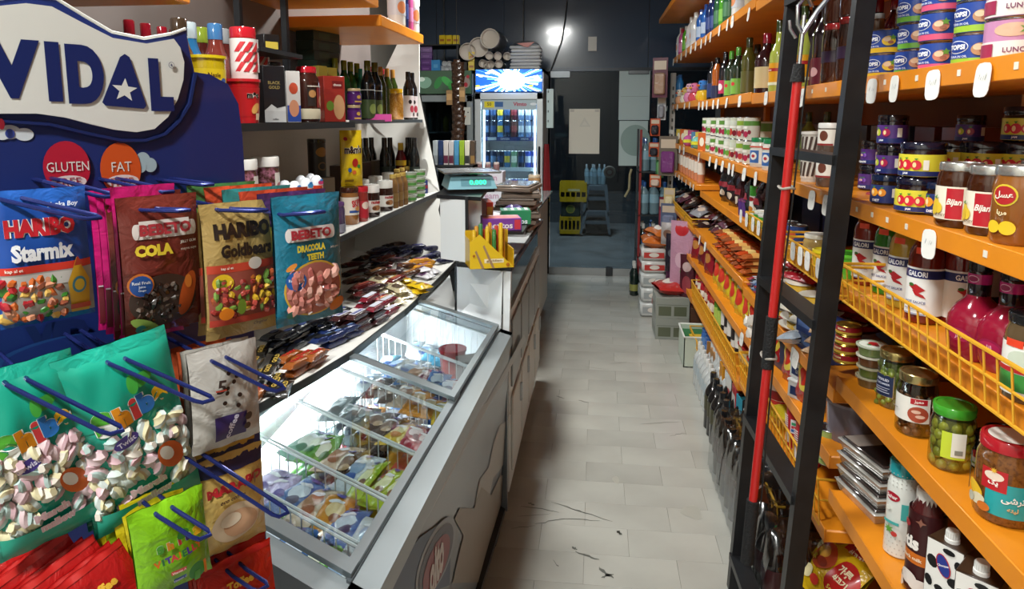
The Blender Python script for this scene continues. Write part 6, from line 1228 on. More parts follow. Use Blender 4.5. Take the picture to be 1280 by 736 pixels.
P.poly([AZ(*q) for q in ((152, 68), (158, 72), (179, 132), (176, 136), (128, 132), (124, 128), (146, 72))], INK); sa = AZ(152, 113); P.star(sa[0], sa[1], .0175, CRM, 5, .42, .1)
ra = AZ(210, 82); P.ell(ra[0], ra[1], .0042, .0048, INK); P.ell(ra[0], ra[1], .0036, .0042, CRM); P.text('R', ra[0], ra[1], .004, INK)
ob('name_lettering', m, st)
m = M(); P = Print(m, lambda u, v, o: SW(u, v, .0005+o), .0004)
def cpx(x, y, rx, ry, c): a, z = AZ(x, y); a1, _ = AZ(x+rx, y); _, z1 = AZ(x, y-ry); P.ell(a, z, a1-a, z1-z, c, 28)
for x, y, rx, ry in ((12, 165, 14, 9), (30, 168, 12, 8), (2, 168, 10, 7)): cpx(x, y, rx, ry, '#c9cfd4')
cpx(12, 167, 6, 6, '#3a4a9a')
for x, y, rx, ry in ((178, 200, 9, 10), (187, 206, 8, 9), (174, 208, 8, 8)): cpx(x, y, rx, ry, '#9fb4bc')
cpx(83, 209, 29, 33, '#b01c34'); cpx(150, 211, 25, 33, '#c8501e')
tpx('GLUTEN', 57, 110, 202, 214, c=CRM, b=.0); tpx('FAT', 138, 163, 202, 214, c=CRM, b=.0)
cpx(85, 227, 22, 8, '#d9c9c9'); cpx(152, 226, 20, 8, '#d9c9c9'); tpx('FREE', 69, 100, 222, 232, c='#8a1c34', b=.0); tpx('FREE', 137, 165, 222, 232, c='#a8441c', b=.0)
tpx('VID', 30, 110, 400, 436, c=NAVYD, b=.08); cpx(75, 445, 85, 26, '#1f3f78')
cpx(90, 436, 80, 18, '#1b2a66')
cpx(0, 155, 4, 7, '#8a1c2a')
ob('sign_print', m, st)
m = M(); m.hexa([SW(al, 0, -.16), SW(.02, 0, -.16), SW(.02, 0, .12), SW(al, 0, .12)], [SW(al, .06, -.16), SW(.02, .06, -.16), SW(.02, .06, .12), SW(al, .06, .12)], NAVYD); ob('stand_base', m, st)
HOOK = mt('#26306e', .25, .5)
def hook(b, t, off, ext=.07):             # a blue wire loop: from the board, through the bag, out to its tip
    w, q = PP(*b, off)-SR, PP(*t, off+ext)-SR; p = w-SN*off; s = SD*.010
    d = (q-w).normalized(); m = M()
    m.tube([p-s, w-s, q-s-d*.010, q-s*.7-d*.002, q+s*.7-d*.002, q+s-d*.010, w+s, p+s], .0028, HOOK, 7); ob('hook', m, st)
for h_ in [((16, 249), (120, 273), .14, .06), ((66, 226), (140, 246), .05, .05), ((150, 226), (212, 240), .05, .06), ((188, 262), (232, 263), .13, .04), ((284, 262), (330, 263), .175, .03), ((222, 226), (262, 231), .05, .05), ((362, 268), (402, 265), .222, .03), ((22, 478), (148, 541), .175, .07), ((148, 452), (262, 502), .185, .07), ((276, 450), (352, 488), .205, .05), ((240, 568), (356, 644), .185, .09), ((207, 640), (258, 672), .24, .04), ((300, 716), (330, 736), .21, .05)]: hook(*h_)
# --- bags
def hang(name, px, off, mat_, prints, label, group=None, seed=1, t=.03, seal=.05, top_drop=0, extra=None, wr=.05, lean=0, cat='bag', tilt=0, nu=10, nv=14):
    l, r, yt, yb_ = px; A, Bp = PP(l, yt, off), PP(r, yt, off); Cm = PP((l+r)/2, yb_, off); Tm = PP((l+r)/2, yt, off)
    w = (Bp-A).to_2d().length; h = Tm.z-Cm.z
    me = sack(name, w, h, t, mat_, (lambda P: prints(P, w, h)) if prints else None, lie=False, seed=seed, seal=seal, wr=wr, nu=nu, nv=nv)
    o = empty(name, ((A.x+Bp.x)/2, (A.y+Bp.y)/2, Cm.z), (lean, tilt, math.atan2(SD.y, SD.x)))
    tag(o, label, cat, group); b = ob('pouch', me, o)
    if extra: extra(o, w, h, t)
    return o
def sweets(P, w, h, u0, v0, u1, v1, cols, n, r, seed=1):
    rs = random.Random(seed)
    for i in range(n):
        P.ell(rs.uniform(u0, u1)*w, rs.uniform(v0, v1)*h, r*rs.uniform(.7, 1.2), r*rs.uniform(.5, 1), rs.choice(cols), 9, rs.uniform(0, 3)); P.o -= P.step*.9
def gummies(cols, n, r, u0, v0, u1, v1, seed=3, name='gummy_sweet', sz=(1.0, .7, .5), coat=.6):
    """sweets that bulge under the clear window of a bag, each its own small mesh"""
    meshes = []
    for i, c in enumerate(cols):
        m = M(); m.lathe([(0, -1), (.7, -.72), (1, 0), (.7, .72), (0, 1)], mt(c, .25, coat=coat), 8); meshes.append(m.build(name))
    def ex(o, w, h, t):
        rs = random.Random(seed); k = int(math.sqrt(n*(u1-u0)*w/((v1-v0)*h)))+1; rows = int(n/k)+1
        for j in range(rows):
            for i in range(k):
                u = (u0+(u1-u0)*(i+.5+rs.uniform(-.3, .3))/k)*w; v = (v0+(v1-v0)*(j+.5+rs.uniform(-.3, .3))/rows)*h
                uu, vv = u/(w/2), (v-h/2)/(h/2)
                g = ob(name, rs.choice(meshes), o, (u, -t/2*dome(uu, vv/.9)-r*.05, v), (rs.uniform(0, 3), rs.uniform(0, 3), rs.uniform(0, 3)))
                g.scale = (r*sz[0]*rs.uniform(.85, 1.15), r*sz[1], r*sz[2])
    return ex
def haribo(P, w, h):
    P.rect(-w*.49, h*.42, w*.49, h*.9, '#1c4a9c'); P.text('HARIBO', -w*.04, h*.73, h*.135, '#b8202c', w=w*.74, bold=.06, line='#e6e2e2'); P.text('Starmix', -w*.04, h*.55, h*.13, '#e9ebf0', w=w*.66, bold=.05); P.text('Kanka Boy', w*.22, h*.88, h*.045, '#d9dde6', shear=.2)
    P.rect(-w*.49, h*.40, w*.49, h*.455, '#c8382a'); P.text('kap al et', -w*.36, h*.427, h*.03, '#f0e4d8')
    P.rect(-w*.49, h*.05, w*.49, h*.40, '#9a938c'); P.rect(-w*.48, h*.3, w*.3, h*.39, '#b8b4b0')
def rocket(P, w, h):
    P.poly([(w*.22, h*.05), (w*.18, h*.3), (w*.3, h*.48), (w*.44, h*.3), (w*.42, h*.05)], '#c99a2a'); P.ell(w*.31, h*.27, w*.085, h*.065, '#3a8aa8'); P.ell(w*.31, h*.27, w*.06, h*.045, '#d9b83a'); P.poly([(w*.26, h*.42), (w*.31, h*.49), (w*.37, h*.42)], '#a83a2c'); P.rect(w*.2, h*.08, w*.43, h*.12, '#b5402c')
hang('gummy_bag', (-18, 106, 236, 404), .13, '#2456a4', lambda P, w, h: (haribo(P, w, h), rocket(P, w, h)), 'blue gummy sweet bag with red and white lettering, hanging leftmost', seed=2, t=.032, extra=gummies(['#c8642a', '#a8242c', '#3a7a2c', '#d9b05a', '#8a4a34', '#c98a6a'], 40, .0105, -.46, .06, .16, .36, 4))
PINK = lambda P, w, h: (P.rect(-w*.49, h*.05, w*.49, h*.32, '#7a2a34'), P.text('S', -w*.2, h*.6, h*.14, '#ecdfe4', bold=.05), P.text('SOUR', 0, h*.45, h*.05, '#ecdfe4'), P.rect(-w*.49, h*.32, w*.49, h*.33, '#e4d4dc'))
for k in range(4): hang('pink_sweet_bag', (106+9*k+3, 190+9*k, 236-k*1.5, 408+5*k), .045+.02*k, '#c41c6c', PINK, 'shocking pink sweet bag behind the brown cola bag, %s from the panel' % ORD[k], 'pink sweet bags', seed=30+k, t=.014)
def cola(P, w, h):
    P.text('BEBETO', w*.03, h*.77, h*.115, '#e2d6d0', w=w*.68, bold=.05, line='#a83a40') if False else (P.rect(-w*.34, h*.70, w*.40, h*.81, '#d9cfca'), P.ell(-w*.34, h*.755, w*.04, h*.055, '#d9cfca'), P.ell(w*.40, h*.755, w*.04, h*.055, '#d9cfca'), P.rect(-w*.30, h*.80, w*.34, h*.83, '#d9cfca'), P.text('BEBETO', w*.03, h*.765, h*.085, '#a8343c', w=w*.66, bold=.05))
    P.text('COLA', -w*.14, h*.62, h*.085, '#e0c43a', w=w*.46, bold=.07); P.text('JELLY GUM', w*.3, h*.655, h*.025, '#e0d4cc'); P.text('meyve suyu', w*.3, h*.60, h*.02, '#c9b4a8')
    P.ell(-w*.06, h*.25, w*.42, h*.19, '#3a2a24', 28); P.ell(w*.24, h*.27, w*.1, h*.17, '#a8481c', 20, -.3); P.ell(w*.26, h*.36, w*.05, h*.05, '#c9702a')
    P.ell(-w*.34, h*.38, w*.15, h*.085, '#c9702a'); P.ell(-w*.34, h*.375, w*.13, h*.075, '#24509a'); P.text('Real Fruit', -w*.34, h*.40, h*.022, '#dfe4ee'); P.text('Juice', -w*.34, h*.37, h*.022, '#dfe4ee'); P.text('Ginger', -w*.34, h*.345, h*.018, '#dfe4ee')
    P.ell(-w*.3, h*.08, w*.2, h*.04, '#8aa04a', 16, -.5); P.ell(-w*.36, h*.06, w*.06, h*.03, '#3a8a8a')
colk = gummies(['#2c1a14', '#3a241a', '#4a3a30', '#241816'], 40, .0098, -.36, .10, .14, .36, 6)
hang('cola_sweet_bag', (128, 225, 240, 420), .085, '#6a2a22', cola, 'brown cola sweet bag behind the front one', 'cola sweet bags', seed=6, t=.02)
hang('cola_sweet_bag', (142, 245, 244, 414), .115, '#6a2a22', cola, 'brown cola sweet bag with white and yellow lettering, in front', 'cola sweet bags', seed=7, t=.032, extra=colk)
def gold(P, w, h):
    P.text('HARIBO', w*.02, h*.80, h*.12, '#2a1f1a', w=w*.80, bold=.06); P.text('Goldbears', w*.05, h*.655, h*.10, '#2a1f1a', w=w*.74, bold=.05)
    P.rect(-w*.49, h*.50, w*.49, h*.56, '#b8402c'); P.text('kap al et', -w*.25, h*.53, h*.025, '#ecdccc'); P.rect(-w*.49, h*.16, w*.49, h*.5, '#8a4438'); P.rect(-w*.49, h*.11, w*.49, h*.16, '#b03a2c'); P.text('Original', w*.2, h*.08, h*.035, '#4a2c14', shear=.3)
    P.ell(-w*.32, h*.43, w*.13, h*.065, '#d9b424'); P.text('Mega', -w*.32, h*.445, h*.022, '#5a7a1c'); P.text('Saft', -w*.32, h*.415, h*.022, '#5a7a1c'); P.ell(w*.12, h*.55, w*.1, h*.045, '#cfc4ba'); P.ell(-w*.3, h*.2, w*.1, h*.045, '#d97a1c'); P.ell(-w*.1, h*.24, w*.06, h*.06, '#6a8a2c')
goldx = gummies(['#b5642a', '#8a2c28', '#c9a02a', '#9a4a2a', '#a8443a', '#6a8a3a'], 46, .0092, -.42, .18, .42, .46, 8)
hang('gold_gummy_bag', (238, 330, 262, 412), .115, '#a58a52', gold, 'golden gummy bag behind the front golden one', 'golden gummy bags', seed=8, t=.018)
hang('gold_gummy_bag', (247, 339, 252, 419), .16, '#a58a52', gold, 'golden gummy bag with black lettering, in front', 'golden gummy bags', seed=9, t=.032, extra=goldx)
def teal(P, w, h):
    P.rect(-w*.36, h*.655, w*.30, h*.76, '#d9d4d2'); P.ell(-w*.36, h*.705, w*.04, h*.05, '#d9d4d2'); P.ell(w*.30, h*.71, w*.04, h*.05, '#d9d4d2'); P.text('BEBETO', -w*.03, h*.708, h*.075, '#a8323c', w=w*.6, bold=.05)
    P.text('DRACOOLA', -w*.05, h*.60, h*.055, '#d9c83a', w=w*.42, bold=.06); P.text('TEETH', -w*.0, h*.53, h*.05, '#d9c83a', w=w*.26, bold=.06); P.text('jelly gum', w*.3, h*.585, h*.022, '#d4dfe0')
    P.ell(-w*.02, h*.28, w*.43, h*.22, '#c9a43a', 28); P.ell(-w*.02, h*.28, w*.41, h*.205, '#a8645c', 28); P.ell(-w*.30, h*.36, w*.13, h*.075, '#2458a0'); P.text('Real Fruit', -w*.30, h*.37, h*.022, '#dfe4ee'); P.text('Juice', -w*.30, h*.345, h*.02, '#dfe4ee'); P.ell(-w*.36, h*.47, w*.08, h*.02, '#d98a3a', 12, .6)
    P.ell(w*.32, h*.12, w*.13, h*.05, '#c9702a', 14, .4); P.ell(-w*.36, h*.10, w*.07, h*.03, '#2c6a5a')
tg = gummies(['#b8746a', '#c98a7c', '#a85a54', '#d9a89a'], 26, .0135, -.36, .12, .32, .42, 9, sz=(1, .8, .5))
tops = [('#3a6a3a', 'green-topped'), ('#c4482a', 'orange-topped'), ('#2c7a7a', 'teal-green'), ('#b8442c', 'red-orange'), ('#4a2a5a', 'plum')]
for k, (c, nm) in enumerate(tops): hang('sweet_bag', (232+22*k, 318+22*k, 229+2.5*k, 300+10*k), .04+.03*k, c, lambda P, w, h: (P.rect(-w*.4, h*.3, w*.4, h*.6, '#c9b44a'), P.text('JELLY', 0, h*.75, h*.1, '#e4dcc9', bold=.05)), '%s sweet bag hanging behind the teal and golden bags' % nm, seed=40+k, t=.016)
hang('teal_sweet_bag', (337, 423, 243, 402), .205, '#1f6f88', teal, 'teal jelly teeth bag hanging rightmost on the stand', seed=10, t=.034, extra=tg)
# row two: marshmallow bags
MSHC = ['#d9c0c4', '#d8cfa8', '#b4ccc8', '#dcd4c8', '#d4b0b8', '#c9d4d0']
def shiba(P, w, h):
    cols = ['#4a9a2c', '#d98a1c', '#c43a3c', '#2a6ab0', '#d9a81c']
    P.rect(-w*.49, h*.60, w*.49, h*.95, '#17987f'); 
    for i, ch in enumerate('Shiba'): P.text(ch, w*(-.26, -.10, .02, .13, .27)[i], h*(.63+.014*i), h*(.14 if i == 0 else .12 if ch in 'hbi' else .09), cols[i], bold=.09, rot=.15, line='#e6e9e2')
    P.ell(-w*.12, h*.51, w*.12, h*.035, '#4a3c8a', 16, .3); P.text('Twist', -w*.12, h*.51, h*.03, '#dcd8ec', rot=.3)
    P.ell(w*.12, h*.80, w*.12, h*.035, '#3f9a3a', 12, .3); P.ell(w*.04, h*.79, w*.05, h*.05, '#3f9a3a')
    P.ell(w*.24, h*.34, w*.12, h*.09, '#c9602c', 16, .6); P.ell(w*.20, h*.36, w*.06, h*.05, '#dcd8d0', 14, .6)
    P.rect(-w*.49, h*.03, w*.49, h*.16, '#1fa088'); P.text('Marsh', -w*.02, h*.23, h*.05, '#d8b4bc', w=w*.34, bold=.05, rot=.12, line='#e9e2e0'); P.text('mallow', w*.02, h*.165, h*.05, '#d8b4bc', w=w*.34, bold=.05, rot=.12, line='#e9e2e0')
def mallows(n, seed, u0=-.45, u1=.45, v0=.12, v1=.54):
    ms = []
    for i, c in enumerate(MSHC):
        c2 = MSHC[(i+2) % 6]; m = M(); seg = 10; vs = []; fs = []; kk = 7
        for j in range(kk):
            f = j/(kk-1); rr = (math.sin(PI*(.12+.76*f)))**.7
            for q in range(seg): a = 2*PI*q/seg; b = a+f*2.4; g = rr*(1+.16*math.cos(4*a)); vs.append((g*math.cos(b), g*math.sin(b), (f-.5)*3.0))
        for side in (0, 1):
            fs = [(j*seg+q, j*seg+(q+1) % seg, (j+1)*seg+(q+1) % seg, (j+1)*seg+q) for j in range(kk-1) for q in range(seg) if ((q//2) % 2 == side)]
            m.add(vs, fs, mt(c if side else c2, .7))
        m.add(vs[:seg], [tuple(range(seg))[::-1]], mt(c, .7)); m.add(vs[-seg:], [tuple(range(seg))], mt(c, .7)); ms.append(m.build('marshmallow'))
    def ex(o, w, h, t):
        rs = random.Random(seed); k = 6; rows = n//k
        for j in range(rows):
            for i in range(k):
                u = (u0+(u1-u0)*(i+.5+.4*(j % 2)-.2+rs.uniform(-.2, .2))/k)*w; v = (v0+(v1-v0)*(j+.5+rs.uniform(-.25, .25))/rows)*h
                if abs(u-w*.22) < w*.10 and abs(v-h*.34) < h*.07: continue
                if v < h*.27 and abs(u) < w*.2: continue
                g = ob('marshmallow', rs.choice(ms), o, (u, -t/2*dome(u/(w/2), (v-h/2)/(h/2)/.9)+.002, v), (rs.uniform(-.5, .5), rs.uniform(-1.5, 1.5), rs.uniform(0, 3)))
                s_ = rs.uniform(.0088, .0108); g.scale = (s_, s_*.8, s_*.95)
    return ex
hang('marshmallow_bag', (-28, 116, 448, 682), .155, '#1f9f88', shiba, 'turquoise marshmallow bag at the left edge with colourful name', 'turquoise marshmallow bags', seed=11, t=.05, extra=mallows(54, 5, v1=.58), wr=.07, tilt=-.10)
hang('marshmallow_bag', (88, 222, 424, 640), .10, '#1a8f7a', None, 'turquoise marshmallow bag half hidden behind the second one', 'turquoise marshmallow bags', seed=12, t=.03, wr=.08, tilt=-.12)
hang('marshmallow_bag', (96, 238, 420, 648), .165, '#1f9f88', shiba, 'turquoise marshmallow bag right of the other, full of pastel twists', 'turquoise marshmallow bags', seed=13, t=.05, extra=mallows(54, 6), wr=.07, tilt=-.13)
def greyc(P, w, h):
    for i in range(9): rs = random.Random(i); P.ell(-w*.02+rs.uniform(-.1, .16)*w, h*(.42+.05*i), w*.035, h*.022, '#2c1c16', 10, rs.uniform(0, 3))
    P.rect(-w*.26, h*.12, w*.2, h*.36, '#33245a'); P.text('coffee', -w*.03, h*.24, h*.06, '#c9c4d8', w=w*.36, bold=.03, rot=1.2); P.text('5', -w*.16, h*.66, h*.13, '#2c1c16', bold=.02, shear=.2); P.rect(-w*.24, h*.62, -w*.1, h*.635, '#a83a2a'); P.ell(w*.22, h*.3, w*.06, h*.04, '#2c1c16'); P.ell(w*.2, h*.2, w*.05, h*.035, '#2c1c16')
for k in range(2): hang('orange_sweet_bag', (212+8*k, 282+8*k, 428+4*k, 532+4*k), .10+.03*k, '#b8502c', lambda P, w, h: (P.text('SOUR', -w*.1, h*.8, h*.07, '#e4d8c9', rot=1.2), P.ell(-w*.3, h*.3, w*.06, w*.06, '#d9b43a')), 'orange sweet bag behind the grey coffee bag, %s' % ORD[k], 'orange sweet bags', seed=50+k, t=.016)
hang('coffee_sweet_bag', (224, 310, 430, 552), .16, '#a8a49c', None, 'plain grey bag just behind the coffee bean bag', 'grey coffee bags', seed=16, t=.02)
hang('coffee_sweet_bag', (231, 320, 432, 558), .19, '#b4b0aa', greyc, 'grey bag printed with coffee beans and a purple cup', 'grey coffee bags', seed=14, t=.036, wr=.08)
def marabo(P, w, h):
    P.rect(-w*.49, h*.84, w*.49, h*.97, '#22244a'); P.text('MARABO', w*.02, h*.70, h*.10, '#b8242c', w=w*.84, bold=.06, rot=.08); P.text('eco coffee', -w*.05, h*.58, h*.045, '#4a2a1c', shear=.3, rot=.08); P.ell(-w*.02, h*.32, w*.36, h*.2, '#d6bfa0', 22); P.ell(w*.05, h*.3, w*.26, h*.14, '#c49a78', 20); P.ell(-w*.1, h*.36, w*.16, h*.07, '#e2d2ba', 18); P.ell(w*.3, h*.7, w*.02, h*.06, '#8a6a4a')
hang('biscuit_sweet_bag', (232, 318, 558, 672), .13, '#c9a24a', marabo, 'yellow and navy bag behind the front cream one', 'cream biscuit bags', seed=17, t=.02)
hang('biscuit_sweet_bag', (240, 327, 566, 686), .17, '#cfae62', marabo, 'cream and navy bag with red lettering above the red bags', 'cream biscuit bags', seed=15, t=.032, wr=.08)
def vita(P, w, h):
    cols = ['#4a9a2c', '#d98a1c', '#c43a3c', '#4a3c9a', '#d9a81c']
    for i, ch in enumerate('Shiba'): P.text(ch, -w*.20+w*.125*i, h*(.56+.012*i), h*.10, cols[i], bold=.08, rot=.1, line='#e6e9d2')
    for i, ch in enumerate('VITAJELLY'): P.text(ch, -w*.27+w*.068*i, h*.435+h*.006*i, h*.075, ['#d9701c', '#2a6a3a', '#4a2c8a', '#c43a3c'][i % 4], bold=.05, rot=.1)
    P.rect(-w*.14, h*.29, w*.06, h*.33, '#c83a3a'); P.text('Vitamin A', -w*.04, h*.31, h*.025, '#f0e8d8', rot=0); P.rect(-w*.12, h*.20, w*.05, h*.245, '#2a5aa0'); P.text('Vitamin C', -w*.035, h*.222, h*.025, '#e8ecf4'); P.ell(w*.2, h*.22, w*.12, h*.1, '#2f8a2c', 14); P.rect(w*.16, h*.1, w*.24, h*.22, '#4a9a2c'); P.rect(w*.3, h*.14, w*.34, h*.3, '#d97a1c'); P.ell(w*.06, h*.7, w*.09, h*.05, '#3f9a3a')
for k in range(4): hang('yellow_sweet_bag', (124+12*k, 205+12*k, 634-6*k, 736), .172+.01*k, '#c9b81c' if k != 1 else '#7a9a1c', lambda P, w, h: (P.ell(0, h*.5, w*.2, h*.15, '#d9d24a'),), '%s sweet bag behind the lime green one, %s from the panel' % ('yellow' if k != 1 else 'olive green', ORD[k]), 'yellow sweet bags', seed=60+k, t=.014, lean=-.1, tilt=-.06)
hang('lime_sweet_bag', (162, 259, 622, 738), .228, '#7cb81a', vita, 'lime green vitamin jelly bag below the marshmallows', seed=18, t=.03, wr=.07, tilt=-.05)
RED_ = lambda P, w, h: (P.rect(-w*.49, h*.93, w*.49, h*.99, '#b8201c'), P.ell(0, h*.4, w*.3, h*.2, '#8a1414'), P.text('Toffee', 0, h*.7, h*.1, '#e4b03a', bold=.05))
for k in range(9): hang('red_sweet_bag', (-30+17*k, 88+15*k, 664+3*k+(8 if k % 2 else 0), 800), .11+.014*k, '#b01818', RED_, 'shiny red sweet bag in the fan at the lower left, %s from the left' % ORD[k], 'fan of red sweet bags', seed=70+k, t=.016, lean=-.2, tilt=-.38, wr=.1)
for k in range(3): hang('red_sweet_bag', (236+6*k, 334+6*k, 684+8*k, 800), .14+.03*k, '#b82214', RED_, 'shiny red sweet bag under the cream biscuit bag, %s from the panel' % ORD[k], 'red bags at the right', seed=85+k, t=.02, lean=-.15, wr=.1)
# ================================================================== counters beyond the freezer
WPAN = mt('#d9dcdc', .35, coat=.2); BGL = mt('#0f1216', .12, coat=.5)
def quad(m, pts, z0, z1, mm): return m.hexa([(p[0], p[1], z0) for p in pts], [(p[0], p[1], z1) for p in pts], mm)
ZA, ZB = 1.04, 1.0
ca = empty('sales_counter', (0, 0, 0)); tag(ca, 'white sales counter with black edges at the end of the freezer', 'counter')
nl, nr_, fr_ = pz(570, 327, ZA), pz(640, 333, ZA), pz(669, 292, ZA)
A0, A1, A2, A3 = (nr_.x, nr_.y), (fr_.x, fr_.y+.5), (-.80, fr_.y+.9), (nl.x, nl.y)
pbl, pbr = pz(570, 393, .79), pz(626, 411, .79)
m = M(); m.hexa([(pbl.x, pbl.y, .78), (pbr.x, pbr.y, .78), (pbr.x, pbr.y+.03, .78), (pbl.x, pbl.y+.03, .78)], [(nl.x, nl.y, ZA-.02), (-.345, nr_.y, ZA-.02), (-.345, nr_.y+.03, ZA-.02), (nl.x, nl.y+.03, ZA-.02)], WPAN); ob('front_panel', m, ca)
q4 = [pz(a, b, .80) for a, b in ((572, 394), (560, 333), (505, 368), (515, 379))]
m = M(); m.hexa([(v.x, v.y, .78) for v in q4], [(v.x, v.y, .80) for v in q4], WPAN); ob('filler_ledge', m, ca)
m = M(); m.box(-.35, 2.56, .10, -.325, 4.0, .84, WPAN); m.box(-.355, 2.56, .84, -.335, 4.0, ZA-.02, BGL); m.hexa([(-.345, 2.535, .78), (-.32, 2.525, .78), (-.32, 2.56, .78), (-.345, 2.56, .78)], [(-.345, 2.54, ZA-.02), (-.314, 2.53, ZA-.02), (-.314, 2.56, ZA-.02), (-.345, 2.56, ZA-.02)], WPAN); ob('side_panel', m, ca)
for i in range(4): 
    m = M(); m.box(-.325, 2.62+.34*i, .16, -.315, 2.92+.34*i, .48, mt('#c9c9c4', .4), .003); d = ob('cabinet_door', m, ca); h = M(); h.box(-.315, 2.86+.34*i, .36, -.305, 2.88+.34*i, .44, STEEL); ob('handle', h, d)
    m = M(); m.box(-.325, 2.62+.34*i, .52, -.317, 2.92+.34*i, .80, mt('#8f9494', .3), .003); ob('glass_front', m, ca)
m = M(); m.box(-.42, 2.60, 0, -.36, 4.0, .1, BEDGE); ob('plinth', m, ca)
m = M(); quad(m, [A0, A1, A2, A3], ZA-.02, ZA-.004, BEDGE); quad(m, [(A0[0]-.012, A0[1]+.012), (A1[0]-.012, A1[1]), A2, (A3[0]+.01, A3[1]+.012)], ZA-.004, ZA, WPAN); ob('counter_top', m, ca)
t0, t1 = pz(551, 323, ZA), pz(583, 328, ZA); ZT2 = 1.30
T = [(t0.x, t0.y), (t1.x, t1.y), (t1.x-.06, t1.y+.75), (t0.x-.10, t0.y+.75)]
m = M(); quad(m, T, ZA, ZT2-.015, WPAN); ob('upper_tier', m, ca); m = M(); quad(m, [(T[0][0]-.01, T[0][1]-.01), (T[1][0]+.06, T[1][1]-.01), (T[2][0]+.06, T[2][1]), T[3]], ZT2-.015, ZT2, BEDGE); ob('tier_top', m, ca)
m = M(); m.tube([(T[1][0]+.004, T[1][1]-.004, ZA), (T[1][0]+.004, T[1][1]-.004, ZT2)], .008, BEDGE, 4); m.tube([(nl.x, nl.y-.003, ZA-.01), (pbl.x, pbl.y-.003, .79)], .006, BEDGE, 4); ob('edge_strip', m, ca)
sx0, sx1 = T[1][0]+.01, T[1][0]+.21
m = M(); m.box(sx0, T[1][1]+.12, 1.135, sx1, T[1][1]+.5, 1.145, BEDGE); ob('display_shelf', m, ca)
cb = empty('back_counter', (0, 0, 0)); tag(cb, 'white back counter with glass top in front of the fridges', 'counter')
b0, b1 = pz(669, 264, ZB), pz(690, 240, ZB)
m = M(); quad(m, [(b0.x, 4.1), (b1.x, b1.y+.1), (-.95, b1.y+.1), (-.95, 4.3)], ZB-.012, ZB, mt('#9db4b0', .08, coat=.8)); ob('glass_top', m, cb)
m = M(); quad(m, [(b0.x-.04, 4.15), (b1.x-.04, b1.y+.08), (-.9, b1.y+.08), (-.9, 4.3)], .1, ZB-.014, mt('#b9b6ac', .45)); quad(m, [(b1.x-.10, b1.y+.08), (-.46, 6.0), (-.9, 6.0), (-.9, b1.y+.08)], 0, .9, mt('#a9a69c', .45)); quad(m, [(-.47, 4.2), (-.47, b1.y), (-.85, b1.y), (-.85, 4.3)], 0, .1, BEDGE); ob('cabinet', m, cb)
for i in range(3):
    m = M(); y0 = 4.2+.42*i; m.box(b0.x-.042, y0, .14, b0.x-.03, y0+.38, .94, mt('#cfccc2', .4), .003); d = ob('cabinet_door', m, cb); h = M(); h.box(b0.x-.03, y0+.32, .55, b0.x-.02, y0+.34, .65, STEEL); ob('handle', h, d)
# counter goods
def at(proto, px, py, z, rot, label, group=None, scale=1):
    p = pz(px, py, z); return proto.put((p.x, p.y, z+.001), rot, label, group, scale)
def wedge():
    m = M(); w = .085
    m.prism([(-w, 0), (w, 0), (-w*.55, .13), (-w, .10)], lambda u, v, d: (u, d, v), -.05, -.046, pr('#d9b424')); m.box(-w, -.046, 0, w, .06, .006, pr('#c9a01c')); m.box(-w, -.046, 0, -w+.004, .06, .11, pr('#c9a01c')); m.box(w-.004, -.046, 0, w, .06, .07, pr('#c9a01c')); m.box(-w, .056, 0, w, .06, .13, pr('#c9a01c'))
    q = M(); P = Print(q, on_front(-.05), .0006); P.rect(-.03, .02, .045, .036, '#e4d6b0'); P.text('golden', .008, .028, .010, '#8a6a3a', w=.06); P.poly([(-.04, .0), (-.03, .0), (-.06, .07), (-.066, .065)], '#9a7a5a'); P.poly([(.0, .0), (.01, .0), (-.03, .09), (-.036, .085)], '#9a7a5a'); P.ell(.06, .012, .007, .007, '#a8641c'); P.ell(-.07, .05, .005, .005, '#a8641c')
    st_ = []
    for i in range(10):
        s = M(); s.lathe([(0, 0), (.008, 0), (.008, .125), (.005, .13), (0, .13)], film(['#d9b02a', '#c98a2a', '#3a7a3c', '#b8402c'][i % 4]), 8, (-.06+.013*i, .0+.02*(i % 2), .01+.012*(i % 3))); st_.append(('wrapped_stick', s))
    return Proto('sweet_display', 'display box', [('carton', m), ('print', q)]+st_)
at(wedge(), 612, 332, ZA, .35, 'yellow slanted counter display of wrapped sticks at the counter front')
MNT = carton('mint_roll_box', .16, .11, .05, '#7a3f9a', lambda P: (P.text('mentos', -.012, .02, .022, '#ece4e4', w=.11, bold=.03), P.rect(.05, .005, .075, .045, '#c93a4a')), top=lambda P: (P.rect(-.075, -.05, .075, .05, '#d9607c'), P.rect(-.07, -.02, .07, .0, '#e0a06a'), P.rect(-.07, .02, .07, .04, '#e4c4b0')))
sy = T[1][1]
MNT.put((sx0+.10, sy+.19, 1.146), .25, 'purple and pink mint roll box on the little black display shelf')
GRM = carton('green_mint_box', .13, .10, .06, '#2f8a5c', lambda P: (P.text('mentos', 0, .012, .02, '#e4ecf0', w=.1, bold=.03),), top=lambda P: (P.rect(-.06, -.04, .06, .04, '#3f9a6a'), *[P.rect(-.05+.03*k, -.04, -.035+.03*k, .04, '#d9e0dc') for k in range(4)]))
GRM.put((sx0+.14, sy+.36, 1.146), .2, 'green mint box behind the purple mint box')
ORM = carton('orange_sweet_box', .03, .15, .10, '#c4452a', lambda P: P.rect(-.012, .02, .012, .08, '#d9b42a'), rightside=lambda P: (P.rect(-.06, .02, .06, .08, '#3a7a5c'), P.text('Tic', 0, .05, .03, '#e4e0d0')))
ORM.put((sx0+.02, sy+.34, 1.146), .3, 'orange-red sweet box standing on edge beside the scale')
